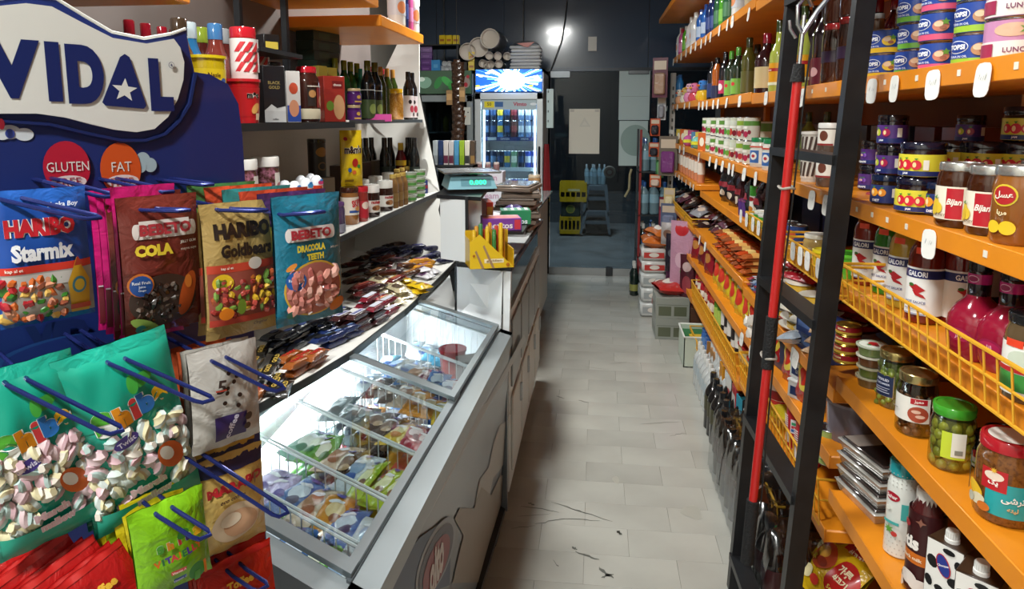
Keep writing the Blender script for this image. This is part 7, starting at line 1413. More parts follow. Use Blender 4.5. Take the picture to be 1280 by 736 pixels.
PUR = Proto('purple_sweet_bag', 'bag', [('pouch', sack('pu', .13, .12, .06, '#5a4a8a', lambda P: P.ell(0, .06, .03, .03, '#8a7ab0'), seed=95, wr=.12))])
for k in range(2): PUR.put(tuple(pz(643, 291, ZA).xy)+(ZA+.035+.045*k,), (.1, .1, .4+k), 'purple sweet bag slumped by the mint boxes, %s' % ('lower' if k == 0 else 'upper'), 'purple sweet bags')
bxs = carton('grey_tray_box', .11, .11, .033, '#6a6260'); bxs.put(tuple(pz(643, 291, ZA).xy)+(ZA+.001,), .1, 'grey box under the purple sweet bags')
TRB = M(); TRB.box(-.10, -.15, 0, .10, .15, .02, mt('#7a6a5e', .35, coat=.3), .004); TRC = M(); TRC.box(-.09, -.14, .02, .09, .14, .032, mt('#8f857c', .15, coat=.8), .006)
TRP = Proto('date_tray', 'tray', [('tray_base', TRB), ('clear_lid', TRC)])
for k in range(7): TRP.put((pz(654, 284, ZA).x-.03+.008*(k % 3), pz(654, 284, ZA).y+.015*(k % 2), ZA+.001+.033*k), .12*(k % 3-1), 'flat brown tray with clear lid, %s up in the pile on the counter' % ORD[k], 'piled flat trays')
for k in range(3): TRP.put((-.60+.008*(k % 3), 4.75, ZB+.001+.033*k), .1*k, 'flat brown tray farther back on the glass top, %s up' % ORD[k], 'flat trays at the back')
GFT = jar('gift_jar', .15, .055, '#b09a5c', '#c2b27a', '#a83a3a', (.05, .3), lidh=.035, seg=18); GFT.put((-.50, 4.45, ZB+.001), .3, 'gold gift jar with wide lid on the back counter')
BWC = Proto('ribbon_bow', 'bow', [('ribbon', (lambda m: [m.tube([(.0, 0, 0), (.035*math.cos(a), .035*math.sin(a), .03), (.05*math.cos(a), .05*math.sin(a), .005), (0, 0, .004)], .008, film(c), 5) for a, c in ((0, '#b8502c'), (1.2, '#c99a3a'), (2.4, '#a82c2c'), (3.6, '#c9703a'), (4.8, '#8a3a2c'))] and m)(M()))]); BWC.put((-.50, 4.45, ZB+.152), 0, 'orange ribbon bow on top of the gold gift jar')
SWJ = jar('sweet_jar', .07, .045, mt('#8a6a4a', .15, coat=.8, noise=.8, nscale=60, col2='#b08a5a'), '#b9a890', lidh=.02, seg=16)
for k in range(3): SWJ.put((-.42, 4.72, ZB+.001+.0705*k), 0, 'small clear sweet jar at the counter edge, %s up' % ORD[k], 'small sweet jars')
ORN = [Proto('wrapped_sweet', 'sweet', [('wrapper', M().lathe([(0, 0), (.02, .004), (.026, .02), (.018, .038), (0, .046)], film(c), 10))]) for c in ('#b8642c', '#a82c34', '#c9b23a', '#5a8a5a')]
BWL = tub('sweet_bowl', .07, .10, '#2c2c30', '#1c1c1e', taper=.6); BWL.put((-.58, 5.0, ZB+.001), 0, 'dark bowl of wrapped sweets behind the gift jar')
for k in range(14): a = k*2.4; r = .02+.005*k; ORN[k % 4].put((-.58+r*math.cos(a), 5.0+r*math.sin(a), ZB+.068+.02*(k < 6)), (.4, .3, a), 'wrapped sweet heaped in the dark bowl', 'sweets in the dark bowl')
WBX2 = carton('white_food_box', .22, .16, .12, '#c9c4cc', lambda P: (P.rect(-.10, .02, .10, .04, '#b9a4b4'), P.text('cream', 0, .075, .03, '#b08aa0'))); WBX2.put((-.72, 4.6, ZB+.001), .05, 'white plastic box on the back counter, lower of two'); WBX2.put((-.73, 4.62, ZB+.122), .0, 'white plastic box on the back counter, upper of two with three small jars')
for k in range(3): PJ2 = jar('small_spice_jar', .06, .022, '#7a5a5a', '#b9aaa4', lidh=.012, seg=12) if k == 0 else PJ2; PJ2.put((-.79+.06*k, 4.6, ZB+.243), 0, 'small jar on the white plastic box, %s from the wall' % ORD[k], 'small jars on the white box')
WBT = bottle('water_bottle', .18, .028, mt('#c4d0d4', .08, coat=.8), '#d9dcdc', seg=12); WBT.put((-.90, 4.62, ZB+.001), 0, 'clear water bottle beside the white plastic boxes')
# scale
sc_ = empty('shop_scale', ((T[0][0]+T[1][0])/2+.03, T[1][1]+.22, ZT2), .35); sc_.scale = (.78,)*3; tag(sc_, 'pale blue shop scale with green digits and steel pan', 'scale')
m = M(); m.hexa([(-.13, -.12, .02), (.13, -.12, .02), (.13, .14, .02), (-.13, .14, .02)], [(-.11, -.09, .085), (.11, -.09, .085), (.11, .14, .085), (-.11, .14, .085)], mt('#7fb0bd', .4, coat=.2)); ob('scale_body', m, sc_)
m = M(); m.box(-.12, -.10, .0, .12, .13, .02, BLACK); ob('base', m, sc_)
m = M(); m.box(-.15, -.13, .10, .15, .15, .108, STEEL, .003); m.tube([(-.15, -.13, .108), (.15, -.13, .108), (.15, .15, .108), (-.15, .15, .108)], .004, STEEL, 6, True); m.box(-.04, -.04, .085, .04, .05, .10, BLACK); ob('pan', m, sc_)
GDG = mt('#27d98a', .4, emit=2.5); m = M(); P = Print(m, lambda u, v, o: (u, -.121+.46*(v-.02)-o, v), .001); P.rect(-.06, .035, .10, .072, '#5f8f9c'); P.text('0.000', .03, .054, .024, GDG, w=.09, bold=.03); ob('readout', m, sc_)
m = M(); m.tube([pz(560, 236, 1.29), pz(553, 246, 1.27), pz(549, 262, 1.2), pz(556, 290, 1.05), pz(566, 318, .98)], .004, BLACK, 6); o = ob('power_cable', m); tag(o, 'black cable hanging down from the scale beside the end panel', 'cable')
# row of tall cartons beside the scale
RK = empty('carton_rack', (0, 0, 0)); p0, p1 = pY(541, 206, 4.3), pY(594, 206, 4.3)
m = M(); m.box(p0.x, 4.26, p0.z-.012, p1.x, 4.40, p0.z, BEDGE); m.box(p0.x, 4.26, ZB, p0.x+.01, 4.40, p0.z, BEDGE); m.box(p1.x-.01, 4.26, ZB, p1.x, 4.40, p0.z, BEDGE); ob('rack_shelf', m, RK); tag(RK, 'small black rack holding a row of slim cartons behind the scale', 'rack')
for i, c in enumerate(('#a8b0b4', '#22345c', '#c2bcb8', '#b8b4b4', '#4a8ab0', '#8aa82a', '#c9c4b4', '#4a3a2c')):
    w = (p1.x-p0.x)/8; B_ = carton('slim_carton', w*.86, .06, .155, c, (lambda i: lambda P: (P.rect(-w*.4, .01, w*.4, .06, ['#8a9094', '#1a2848', '#5a2038', '#5a2038', '#3a7aa0', '#7a981a', '#2a2a2c', '#8a6a3a'][i]),))(i))
    B_.put((p0.x+w*(i+.5), 4.33, p0.z+.001), 0, 'slim %s carton in the little rack behind the scale' % ('pale grey', 'navy', 'white and maroon', 'off-white and maroon', 'sky blue', 'lime green', 'cream and black', 'brown')[i], 'slim cartons')
# ------------------------------------------------------------------ fridges
FY = 6.1
def fx(px): return pY(px, 150, FY).x
def fz(py, px=635): return pY(px, py, FY).z
def backlit(c, e): return mt(c, .4, emit=e)
def fridge(nm, x0, x1, zt, zh, label, lit):
    r = empty('drinks_fridge', ((x0+x1)/2, FY, 0)); tag(r, label, 'fridge'); W = x1-x0; h = W/2; d = .66
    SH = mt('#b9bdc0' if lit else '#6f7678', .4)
    m = M(); m.box(-h, 0.0, .0, -h+.03, d, zt, SH); m.box(h-.03, 0, 0, h, d, zt, SH); m.box(-h, d-.03, 0, h, d, zt, SH); m.box(-h, 0, zt-.03, h, d, zt, BEDGE); m.box(-h, 0, 0, h, d, .22, DKP_); m.box(-h+.03, 0, zh-.03, h-.03, d, zh, SH); ob('cabinet', m, r)
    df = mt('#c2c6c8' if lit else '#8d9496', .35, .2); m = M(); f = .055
    for a in ((-h, .24, -h+f, zh), (h-f, .24, h, zh), (-h, .24, h, .30), (-h, zh-.06, h, zh)): m.box(a[0], -.045, a[1], a[2], -.002, a[3], df, .004)
    dr_ = ob('door', m, r); g = M(); g.box(-h+f, -.03, .3, h-f, -.022, zh-.06, PANE if not lit else glassmat('fridge_pane', '#d6e0e4', .05)); ob('door_pane', g, dr_)
    hd = M(); hd.tube([(h-.03, -.05, .9), (h-.03, -.08, .95), (h-.03, -.08, 1.3), (h-.03, -.05, 1.35)], .01, BLACK, 6); ob('handle', hd, dr_)
    return r, h, d
x0, x1 = fx(594.5), fx(679); zh, zt = fz(116), fz(86)
R1, h1_, d1_ = fridge('r', x0, x1, zt, zh, 'lit drinks fridge with bright blue starburst header', True); c1 = (x0+x1)/2
BL = backlit('#1c62c4', .9); WL = backlit('#e8f6ff', 3.5); CL = backlit('#6ab8f0', 1.6); YL = backlit('#d9d23a', 1.0)
m = M(); m.box(-h1_+.012, -.05, zh+.012, h1_-.012, 0, zt-.008, BL); P = Print(m, on_front(-.05), .0006); W_, H_ = (h1_-.012)*2, zt-zh-.02; zc = (zt+zh)/2; rs = random.Random(5)
def cl(u, v): return (max(-W_/2, min(W_/2, u)), max(zc-H_/2, min(zc+H_/2, v)))
u0 = .03
for k in range(44):
    a = 2*PI*k/44+rs.uniform(-.05, .05); L = rs.uniform(.14, .36); w = rs.uniform(.03, .07); P.poly([(u0, zc), cl(u0+L*math.cos(a-w), zc+L*.62*math.sin(a-w)), cl(u0+L*math.cos(a+w), zc+L*.62*math.sin(a+w))], CL if k % 2 else WL)
P.ell(u0, zc, .12, H_*.44, WL); 
for u, v in ((-.27, -.06), (.2, -.06), (-.24, .05), (.26, .02), (-.18, .08)): P.ell(u, zc+v*.8, .022, .009, YL if v < 0 else WL)
ob('lit_header', m, R1)
LED = backlit('#dff4ff', 6)
for s in (-1, 1): m = M(); m.box(s*(h1_-.075)-.008, .005, .32, s*(h1_-.075)+.008, .02, zh-.15, LED); ob('light_strip', m, R1)
area('fridge_light', (c1, FY+.06, zh-.10), W_*.8, 7, (.88, .96, 1), (math.radians(-20), 0, 0), .05)
m = M(); m.box(-h1_+.06, -.032, zh-.15, h1_-.06, -.029, zh-.06, pr('#9fb0b8')); P = Print(m, on_front(-.032), .0006); P.rect(-.22, zh-.13, -.13, zh-.075, '#d9c924'); P.rect(-.125, zh-.125, -.05, zh-.08, '#2c5a94'); P.text('50', -.175, zh-.10, .03, '#5a5220'); P.text('Vimto', .10, zh-.10, .035, '#a83048', w=.12, bold=.03); P.ell(.22, zh-.10, .03, .012, '#d4d9dc'); ob('door_banner', m, R1)
for q_ in (fz(171)-.03, fz(209)-.03): area('fridge_light', (c1, FY+.10, q_), W_*.8, 3, (.88, .96, 1), (math.radians(-15), 0, 0), .04)  # extra lights added under the shelves to brighten the dark gaps over the cans
# fridge shelves and their cans
CAN = {}
def can(c, c2, h=.15, r=.03): return tin('drink_can', h, r, c, lambda P: P.rect(-.03, h*.3, .03, h*.7, c2), seg=12)
CN = [can('#16284a', '#5a7aa0'), can('#122038', '#2a4a7a'), can('#3a6a9a', '#c9b43a'), can('#3a1a24', '#7a2a34'), can('#5a7aa4', '#c9d6e0'), can('#2a4ab0', '#d9dfe8'), can('#6a9a7a', '#d9e4d4'), can('#c9c4c0', '#a83a4a')]
FS = [fz(172), fz(210), fz(245), .45]
for j, z in enumerate(FS):
    m = M(); m.box(-h1_+.04, .03, z-.012, h1_-.04, .5, z, mt('#d4dadc', .3)); m.box(-h1_+.06, .022, z-.03, h1_-.06, .03, z+.006, pr('#3a4a8a' if j == 0 else '#c9d4da')); 
    if j == 0: P = Print(m, on_front(.022), .0006); P.rect(-.2, z-.025, -.12, z+.002, '#c9d4da'); P.text('GINGER', -.04, z-.012, .018, '#dfe6ee', bold=.03); P.text('DRINK', .14, z-.012, .018, '#dfe6ee', bold=.03)
    ob('shelf', m, R1)
    if j > 2: continue
    for q in range(8):
        for tier in range(2 if j == 0 else 1):
            pc = [[0, 1, 2, 1, 3, 4, 4, 4], [1, 0, 1, 2, 6, 1, 5, 5], [6, 4, 1, 7, 5, 4, 5, 5]][j][q]
            CN[pc].put((c1-h1_+.085+.064*q, FY+.09, z+.001+.152*tier), PI*0, '%s can in the lit fridge, %s from the left, %s' % (('dark navy', 'black-blue', 'steel blue', 'maroon', 'pale blue', 'bright blue', 'pale green', 'white')[pc], ORD[q], ('top shelf, %s tier' % ('upper' if tier else 'lower')) if j == 0 else ('middle shelf' if j == 1 else 'lower shelf')), 'cans in the lit fridge')
x0b, x1b = fx(522), fx(592); zhb, ztb = fz(119, 560), fz(88, 560)
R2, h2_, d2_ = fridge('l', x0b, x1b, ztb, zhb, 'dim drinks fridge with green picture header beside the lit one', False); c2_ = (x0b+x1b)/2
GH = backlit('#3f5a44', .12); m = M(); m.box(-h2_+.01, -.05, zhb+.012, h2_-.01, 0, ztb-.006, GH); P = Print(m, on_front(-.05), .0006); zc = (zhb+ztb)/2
for u, v, a, b, c, rt_ in [(-.17, 0, .06, .05, '#7aa08a', .3), (-.05, .0, .03, .06, '#2f7a3c', -.5), (.03, .01, .06, .03, '#3f9a4a', -.7), (.07, -.03, .03, .04, '#2f8a3c', .2), (.10, .03, .02, .03, '#a83a2c', .3), (.20, .0, .04, .05, '#8a7a74', 0), (.2, -.02, .018, .02, '#a02a34', 0), (.22, .05, .015, .015, '#a02a34', 0), (-.2, .03, .03, .02, '#c9d9cc', 0)]: P.ell(u, zc+v, a, b, backlit(c, .15), 14, rt_)
ob('picture_header', m, R2)
for j, z in enumerate((fz(165, 560), fz(205, 560), .75, .4)):
    m = M(); m.box(-h2_+.04, .03, z-.012, h2_-.04, .5, z, mt('#8f9a9c', .3)); ob('shelf', m, R2)
    if j < 2:
        for q in range(6): bottle('fridge_bottle', .17, .028, ('#3a4a4a', '#2a302c', '#8a8a2c', '#4a5a5a', '#242a2c', '#3a3a30')[q], '#5a6060', seg=10).put((c2_-h2_+.09+.075*q, FY+.1, z+.001), 0, 'bottle in the dim fridge, %s from the left on %s shelf' % (ORD[q], ('the upper', 'the lower')[j]), 'bottles in the dim fridge')
m = M(); a_, b_ = pY(577, 156, FY-.05), pY(588, 134, FY-.05); m.box(a_.x, FY-.052, a_.z, b_.x, FY-.049, b_.z, pr('#d4d4cc')); P = Print(m, on_front(FY-.052), .0006); P.ell(a_.x+.02, b_.z-.05, .008, .01, '#4a8a4a'); P.rect(a_.x+.01, b_.z-.085, a_.x+.04, b_.z-.075, '#b86a3a'); P.ell(a_.x+.06, b_.z-.045, .006, .006, '#2a2a2a'); o = ob('energy_label', m); tag(o, 'small white label stuck on the dim fridge door', 'label')
# on top of the fridges
def top(px, dy): p = pY(px, 85, FY+dy); return p.x
FILM2 = mt('#c2bdb6', .25, coat=.4, bump=.5, bscale=25); CUPW = mt('#d8d2c8', .5)
def cuproll(L, r, nm='paper_cup_roll'):
    m = M(); m.lathe([(0, 0), (r*.85, 0), (r*.9, .01), (r, L-.03), (r*1.03, L-.025), (r*1.03, L-.02), (r, L-.02)], CUPW, 18); n = M(); n.lathe([(r, L-.02), (r*1.04, L-.01), (r*1.04, L), (r*.95, L-.002), (r*.9, L-.04), (0, L-.06)], pl('#c9bfb2'), 18); s = M(); s.lathe([(r*.95, -.01), (r*1.05, .02), (r*1.08, L*.5), (r*1.06, L-.04)], SHR, 14); return Proto(nm, 'cups', [('cups', m), ('open_end', n), ('wrap', s)])
BIG = cuproll(.34, .085); SML = cuproll(.26, .035, 'small_cup_roll'); MID = cuproll(.30, .075)
zt1, zt2 = zt, ztb; X90 = PI/2
BIG.put((top(618, .05), FY+.38, zt1+.27), (X90, 0, -.12), 'large roll of white cups on top of the lit fridge, upper right'); BIG.put((top(592, .05), FY+.42, zt1+.20), (X90, 0, .12), 'large roll of white cups on top of the lit fridge, upper left')
for k, (px, dz) in enumerate(((605, .055), (613, .045), (622, .05), (608, .125), (617, .12), (627, .118), (600, .04))): SML.put((top(px, 0), FY+.34, zt1+dz), (X90, 0, .05*k-.1), 'small roll of plastic cups below the large rolls, %s' % ORD[k], 'small cup rolls')
MID.put((top(575, 0), FY+.36, zt2+.17), (X90, 0, .2), 'creamy paper cup roll hanging over the dim fridge')
SUP = carton('support_box', .13, .25, .08, '#2a2420'); SUP.put((top(575, .1), FY+.22, zt2+.001), 0, 'dark box under the creamy cup roll')
DOME = M(); DOME.box(-.14, -.09, 0, .14, .09, .028, mt('#c4c6c6', .15, coat=.7), .012); DOMP = Proto('clear_tray_stack', 'trays', [('tray', DOME)])
for k in range(7): DOMP.put((top(655, 0)+.004*(k % 3), FY+.16, zt1+.001+.03*k), .04*(k % 3-1), 'clear plastic food tray, %s up in the stack on the lit fridge' % ORD[k], 'clear trays on the fridge')
m = M(); m.grid(lambda u, v: (.165*math.cos(PI*v)*(1+.03*math.sin(19*u)), -.12+.26*u, .03+.22*math.sin(PI*v)**.6+.008*math.sin(15*v+9*u)), 10, 14, mt('#cfcac4', .2, coat=.5, bump=.4, bscale=30)) if False else m.grid(lambda u, v: (.155*math.copysign(abs(math.cos(PI*v))**.5, math.cos(PI*v)), -.11+.24*u, .008+.235*math.sin(PI*v)**.45+.006*math.sin(15*v+9*u)), 10, 16, SHR); o = ob('plastic_wrap', m, None, (top(655, 0), FY+.16, zt1)); P = None; tag(o, 'clear plastic wrap over the food trays on the lit fridge', 'wrap')
m = M(); P = Print(m, on_front(0), .0004); P.poly([(-.07, .0), (.09, .01), (.03, -.035), (0, -.03)], '#a8564a'); q = ob('red_print', m, o, (0, -.115, .225))
YBX2 = carton('yellow_carton_small', .055, .06, .085, '#d9bd1c', lambda P: (P.rect(-.02, .03, .02, .05, '#a8641c'),))
SHF = M(); xa, xb = top(522, 0), top(572, 0); SHF.box(xa, FY+.04, zt2+.225, xb, FY+.4, zt2+.235, BEDGE); SHF.box(xa, FY+.04, zt2, xa+.01, FY+.4, zt2+.225, BEDGE); SHF.box(xb-.01, FY+.04, zt2, xb, FY+.4, zt2+.225, BEDGE); o = ob('dark_shelf', SHF); tag(o, 'small dark shelf standing on the dim fridge', 'shelf')
for k in range(5): YBX2.put((top(555+8*k-4, 0), FY+.12+.01*k, zt2+.236+.0*k) if k < 3 else (top(586, 0), FY+.14, zt2+.001+.086*(k-3)), .1*k-.2, 'small yellow carton %s' % ('on the dark shelf above the dim fridge, %s' % ORD[k] if k < 3 else 'on the dim fridge beside the cup rolls, %s' % ('lower' if k == 3 else 'upper')), 'yellow cartons on the fridge')
PUB = carton('purple_carton', .11, .1, .055, '#5c2a7a', lambda P: P.rect(-.03, .015, .03, .03, '#7a4a94'))
for k in range(4): PUB.put((top(529, 0), FY+.14, zt2+.001+.056*k), .05*k, 'purple carton under the dark shelf, %s up' % ORD[k], 'purple cartons')
carton('blue_carton', .08, .08, .10, '#2f86c4', lambda P: P.rect(-.02, .03, .02, .06, '#5aa4d4')).put((top(542, 0), FY+.12, zt2+.001), 0, 'bright blue carton beside the purple ones')
TB = M(); TB.lathe([(0, 0), (.024, 0), (.024, .2), (.018, .2), (.018, .18), (0, .18)], pl('#b9bcbe'), 14); TBP = Proto('cardboard_tube', 'tube', [('tube', TB)])
for k, (px, dz) in enumerate(((549, .026), (555, .026), (561, .026), (552, .07), (558, .07))): TBP.put((top(px, 0), FY+.32, zt2+dz), (X90, 0, 0), 'grey tube in the small pyramid on the dim fridge, %s' % ORD[k], 'grey tubes')
# dark strip of sachets hanging in front of the fridges
hx, hz = pY(571, 74, 5.6), pY(570, 206, 5.6); st2 = empty('sachet_strip', (hx.x, 5.6, hx.z)); tag(st2, 'long dark brown strip of sachets hanging between the fridges', 'sachet strip')
SCH = M(); SCH.grid(lambda u, v: ((u-.5)*.055, -.012*math.sin(PI*u)*math.sin(PI*v), -.055*v), 4, 4, film('#3a2418')); SCH.grid(lambda u, v: ((u-.5)*.055, .012*math.sin(PI*u)*math.sin(PI*v), -.055*v), 4, 4, film('#2a1812'), True); SCH.box(-.008, -.013, -.032, .008, -.0115, -.022, pr('#4a3626')); SCM = SCH.build('sachet')
nS = int((hx.z-hz.z)/.056)
for k in range(nS):
    for s in (-1, 0, 1):
        ob('sachet', SCM, st2, (.033*s+.006*math.sin(k), .012*abs(s), -.056*k-(.02 if s else 0)), (0, .15*s, .5*s))
m = M(); m.tube([(0, 0, 0), (0, 0, CEIL-hx.z)], .003, BLACK, 5); ob('cord', m, st2)
for k, (px, py) in enumerate(((578, 118), (562, 122))): q = pY(px, py, 5.58); CARD = carton('hanging_card', .05, .01, .12, '#8a6a44', lambda P: P.rect(-.02, .04, .02, .09, '#b08a5a')); CARD.put((q.x, 5.57, q.z-.06), .1, 'small tan card clipped to the sachet strip, %s' % ('right one' if k == 0 else 'left one'), 'tan cards')
# rack and red cloth right of the fridge
q0, q1 = pY(683, 160, 6.0), pY(692, 111, 6.0); m = M(); m.box(q0.x, 6.0, q0.z, q1.x, 6.05, q1.z, mt('#a9b9ba', .35), .003); 
for k in range(4): m.box(q0.x+.01, 5.997, q0.z+.05+.085*k, q0.x+.02, 6.0, q0.z+.07+.085*k, pl('#4a5456'))
o = ob('wall_holder', m); tag(o, 'narrow pale grey holder fixed beside the lit fridge', 'holder')
a_ = pY(683, 180, 6.02); m = M(); m.grid(lambda u, v: (a_.x-.02+.04*u+.03*v*(u-.3), 6.02+.012*math.sin(9*u), a_.z-.42*v), 8, 6, mt('#7c1c22', .7)); m.grid(lambda u, v: (a_.x-.02+.04*u+.03*v*(u-.3), 6.03+.012*math.sin(9*u), a_.z-.42*v), 8, 6, mt('#7c1c22', .7), True); o = ob('red_cloth', m); tag(o, 'dark red cloth hanging at the end of the fridge', 'cloth')
# door cable
m = M(); m.tube([pY(709, 0, 6.86), pY(706, 25, 6.86), pY(702, 50, 6.86), pY(693, 75, 6.86), pY(688, 88, 6.86)], .005, BLACK, 5); o = ob('hanging_cable', m); tag(o, 'thin black cable sagging in front of the dark glass', 'cable')
# ------------------------------------------------------------------ beyond the door
YC = 9.35
def bottle_crate(px0, px1, py0, py1, y, label, slots):
    a, b = pY(px0, py1, y), pY(px1, py0, y); w = b.x-a.x; h = b.z-a.z; r = empty('bottle_crate', ((a.x+b.x)/2, y+w*.4, a.z)); tag(r, label, 'crate', 'yellow crates'); d = w*.8; Y_ = mt('#c9a516', .45)
    m = M()
    for s in (-1, 1):
        m.box(-w/2, s*d/2-.006, 0, w/2, s*d/2+.006, h*.25, Y_); m.box(-w/2, s*d/2-.006, h*(.5 if not slots else .78), w/2, s*d/2+.006, h, Y_); m.box(s*w/2-.006, -d/2, 0, s*w/2+.006, d/2, h, Y_)
    m.box(-w/2, -d/2, 0, w/2, d/2, .012, Y_); ob('crate_shell', m, r)
    for k in range(6): m = M(); m.box(-w/2+w*k/5-.009, -d/2-.007, h*.2, -w/2+w*k/5+.009, -d/2+.005, h*.8, Y_); ob('slat', m, r)
    m = M(); P = Print(m, on_front(-d/2-.008), .0008); P.rect(-w*.2, h*.55, w*.25, h*.66, '#d9cf9a') if not slots else P.ell(0, h*.9, w*.1, h*.06, '#8a7a1c'); ob('crate_mark', m, r)
    m = M(); m.box(-w/2+.012, -d/2+.03, .012, w/2-.012, d/2-.012, h*.8, mt('#1c1c18', .5)); ob('contents', m, r)
    return a.z
bottle_crate(700, 725, 271, 292, YC, 'yellow slotted bottle crate outside the door, lower one', True)
a_, b_ = pY(701, 271, YC), pY(725, 252, YC); m = M(); m.box(a_.x, YC+.03, a_.z, b_.x, YC+.25, b_.z, mt('#2a3a36', .4), .005); P = Print(m, on_front(YC+.03), .0006); P.ell((a_.x+b_.x)/2, (a_.z+b_.z)/2, .06, .06, '#b5a84a'); P.ell((a_.x+b_.x)/2, (a_.z+b_.z)/2, .05, .05, '#6a7a3a'); o = ob('dark_bottle_case', m); tag(o, 'dark green case with round yellow emblem between the yellow crates', 'case')
bottle_crate(700, 733, 228, 252, YC, 'yellow crate outside the door, upper one on the dark case', False)
def stool(px0, px1, py0, py1, y, label):
    a, b = pY(px0, py1, y), pY(px1, py0, y); w = b.x-a.x; h = b.z-a.z; r = empty('plastic_stool', ((a.x+b.x)/2, y+w/2, a.z)); tag(r, label, 'stool', 'grey stools'); G = mt('#5a666e', .5)
    m = M(); m.box(-w*.38, -w*.38, h-.03, w*.38, w*.38, h, G, .012); ob('seat', m, r)
    for sx in (-1, 1):
        for sy_ in (-1, 1):
            m = M(); m.hexa([(sx*w*.5-.03, sy_*w*.5-.03, 0), (sx*w*.5+.0, sy_*w*.5-.03, 0), (sx*w*.5, sy_*w*.5, 0), (sx*w*.5-.03, sy_*w*.5, 0)], [(sx*w*.36-.03, sy_*w*.36-.03, h-.02), (sx*w*.36+.02, sy_*w*.36-.03, h-.02), (sx*w*.36+.02, sy_*w*.36+.02, h-.02), (sx*w*.36-.03, sy_*w*.36+.02, h-.02)], G); ob('leg', m, r)
    m = M()
    for s in (-1, 1): m.box(-w*.46, s*w*.43-.006, h*.42, w*.46, s*w*.43+.006, h*.56, G); m.box(-w*.4, s*w*.38-.006, h*.8, w*.4, s*w*.38+.006, h*.98, G)
    ob('apron', m, r); m = M(); m.box(-w*.38, -w*.36, .0, w*.38, w*.38, h*.42, mt('#15181b', .6)); ob('painted_shade_block', m, r)  # near-black block stands in for the shade under the seat
stool(727, 764, 264, 292, YC, 'grey plastic stool outside the door, lower one'); stool(731, 762, 232, 264, YC+.02, 'grey plastic stool outside the door, upper one')
PETW = bottle('water_bottle', .33, .042, mt('#7f9aa4', .1, coat=.7), '#b9c4c8', '#8fb0c0', (.4, .6), neck=.35, sh=.62, seg=12)
a_ = pY(743, 231, YC+.05)
for k in range(5): PETW.put((a_.x-.10+.055*k, YC+.12+.06*(k % 2), a_.z), (rg.uniform(-.1, .1), rg.uniform(-.1, .1), 0), 'clear water bottle on the upper grey stool, %s' % ORD[k], 'bottles on the stool', .85)
m = M(); m.lathe([(0, -.02), (.058, -.012), (.062, 0), (.058, .012), (0, .02)], pl('#c9b8a8'), 20, xf=lambda p: (p[0], p[2], p[1])); P = Print(m, on_front(-.021), .0006); P.ell(0, 0, .04, .04, '#a87a74'); P.ell(0, 0, .022, .022, '#d4c8bc'); o = ob('round_sign', m, None, pY(762, 215, YB+.045)); tag(o, 'round cream and pink sign seen through the door', 'sign'); m2 = M(); m2.tube([(0, 0, .085), (0, 0, .9)], .003, BLACK, 5); ob('cord', m2, o)
# ------------------------------------------------------------------ right-hand far corner: bottle packs and bags
WAT = bottle('large_water_bottle', .30, .045, mt('#6f8a94', .1, coat=.8), '#2c5a9a', '#8fb4c4', (.35, .62), neck=.34, sh=.62, seg=12)
DGN = bottle('dark_green_bottle_large', .30, .04, mt('#16241f', .1, coat=.8), '#c9c9c4', '#8a8a4a', (.15, .35), neck=.36, sh=.58, seg=12)
cx_, cy_ = .50, 6.45
rack = empty('bottle_rack', (0, 0, 0)); tag(rack, 'wire rack of water bottles in the corner by the glass', 'rack')
for z in (.33, .72, 1.12): m = M(); m.box(.40, 6.3, z-.012, .98, 6.75, z, mt('#3a3f42', .4, .5)); ob('shelf', m, rack)
for x in (.41, .97):
    for y in (6.31, 6.74): m = M(); m.box(x-.01, y-.01, 0, x+.01, y+.01, 1.5, mt('#8a2a2a' if (x < .5 and y < 6.5) else '#3a3f42', .4)); ob('post', m, rack)
for j, z in enumerate((.33, .72, 1.12)):
    for k in range(6):
        for q in range(2): (WAT if j else DGN).put((.455+.094*k, 6.38+.14*q, z+.001), rg.uniform(0, 6), '%s on the corner rack, %s along the %s row of the %s shelf' % ('water bottle' if j else 'dark green bottle', ORD[k], ('front', 'back')[q], ('lower', 'middle', 'upper')[j]), 'bottles on the corner rack')
for k in range(4): DGN.put((.37+.085*(k % 2), 6.15+.09*(k//2), .001), k, 'dark green bottle standing on the floor near the door, %s' % ORD[k], 'dark green bottles on the floor')
m = M(); m.lathe([(0, 0), (.08, 0), (.085, .05), (.08, .22), (.05, .25), (0, .25)], mt('#2a5f9a', .25, coat=.4), 16); m.tube([(0, 0, .25), (.0, .05, .33), (0, -.02, .36)], .01, pl('#23508a')); o = ob('blue_jug', m, None, (.50, 6.1, .34)); tag(o, 'blue jug in front of the bottle rack', 'jug')
STA = carton('support_box', .2, .2, .335, '#3a3a3c'); STA.put((.52, 6.1, .001), 0, 'dark box under the blue jug')
def sealed(nm, w, d, h, c, c2, n, cat='pack'):
    m = M(); m.box(-w/2, -d/2, 0, w/2, d/2, h, mt(c, .25, coat=.4, bump=.4, bscale=22), .02); P = Print(m, on_front(-d/2), .001); P.rect(-w*.4, h*.25, w*.4, h*.7, c2); P.ell(0, h*.5, w*.2, h*.18, '#d9d2c8'); P2 = Print(m, on_left(-w/2), .001); P2.rect(-d*.4, h*.25, d*.4, h*.7, c2); return Proto(nm, cat, [('pack', m)])
SP = sealed('tissue_pack', .20, .26, .10, '#c9c6c2', '#b83a34', 1); SP2 = sealed('tissue_pack', .20, .26, .12, '#c4c6c4', '#9aa0a0', 2)
for k in range(5): (SP2 if k < 3 else SP).put((.48, 5.58, .001+(.121*k if k < 3 else .363+.101*(k-3))), .05*(k % 2), 'white wrapped tissue pack, %s up in the stack nearest the door' % ORD[k], 'stack of white packs')
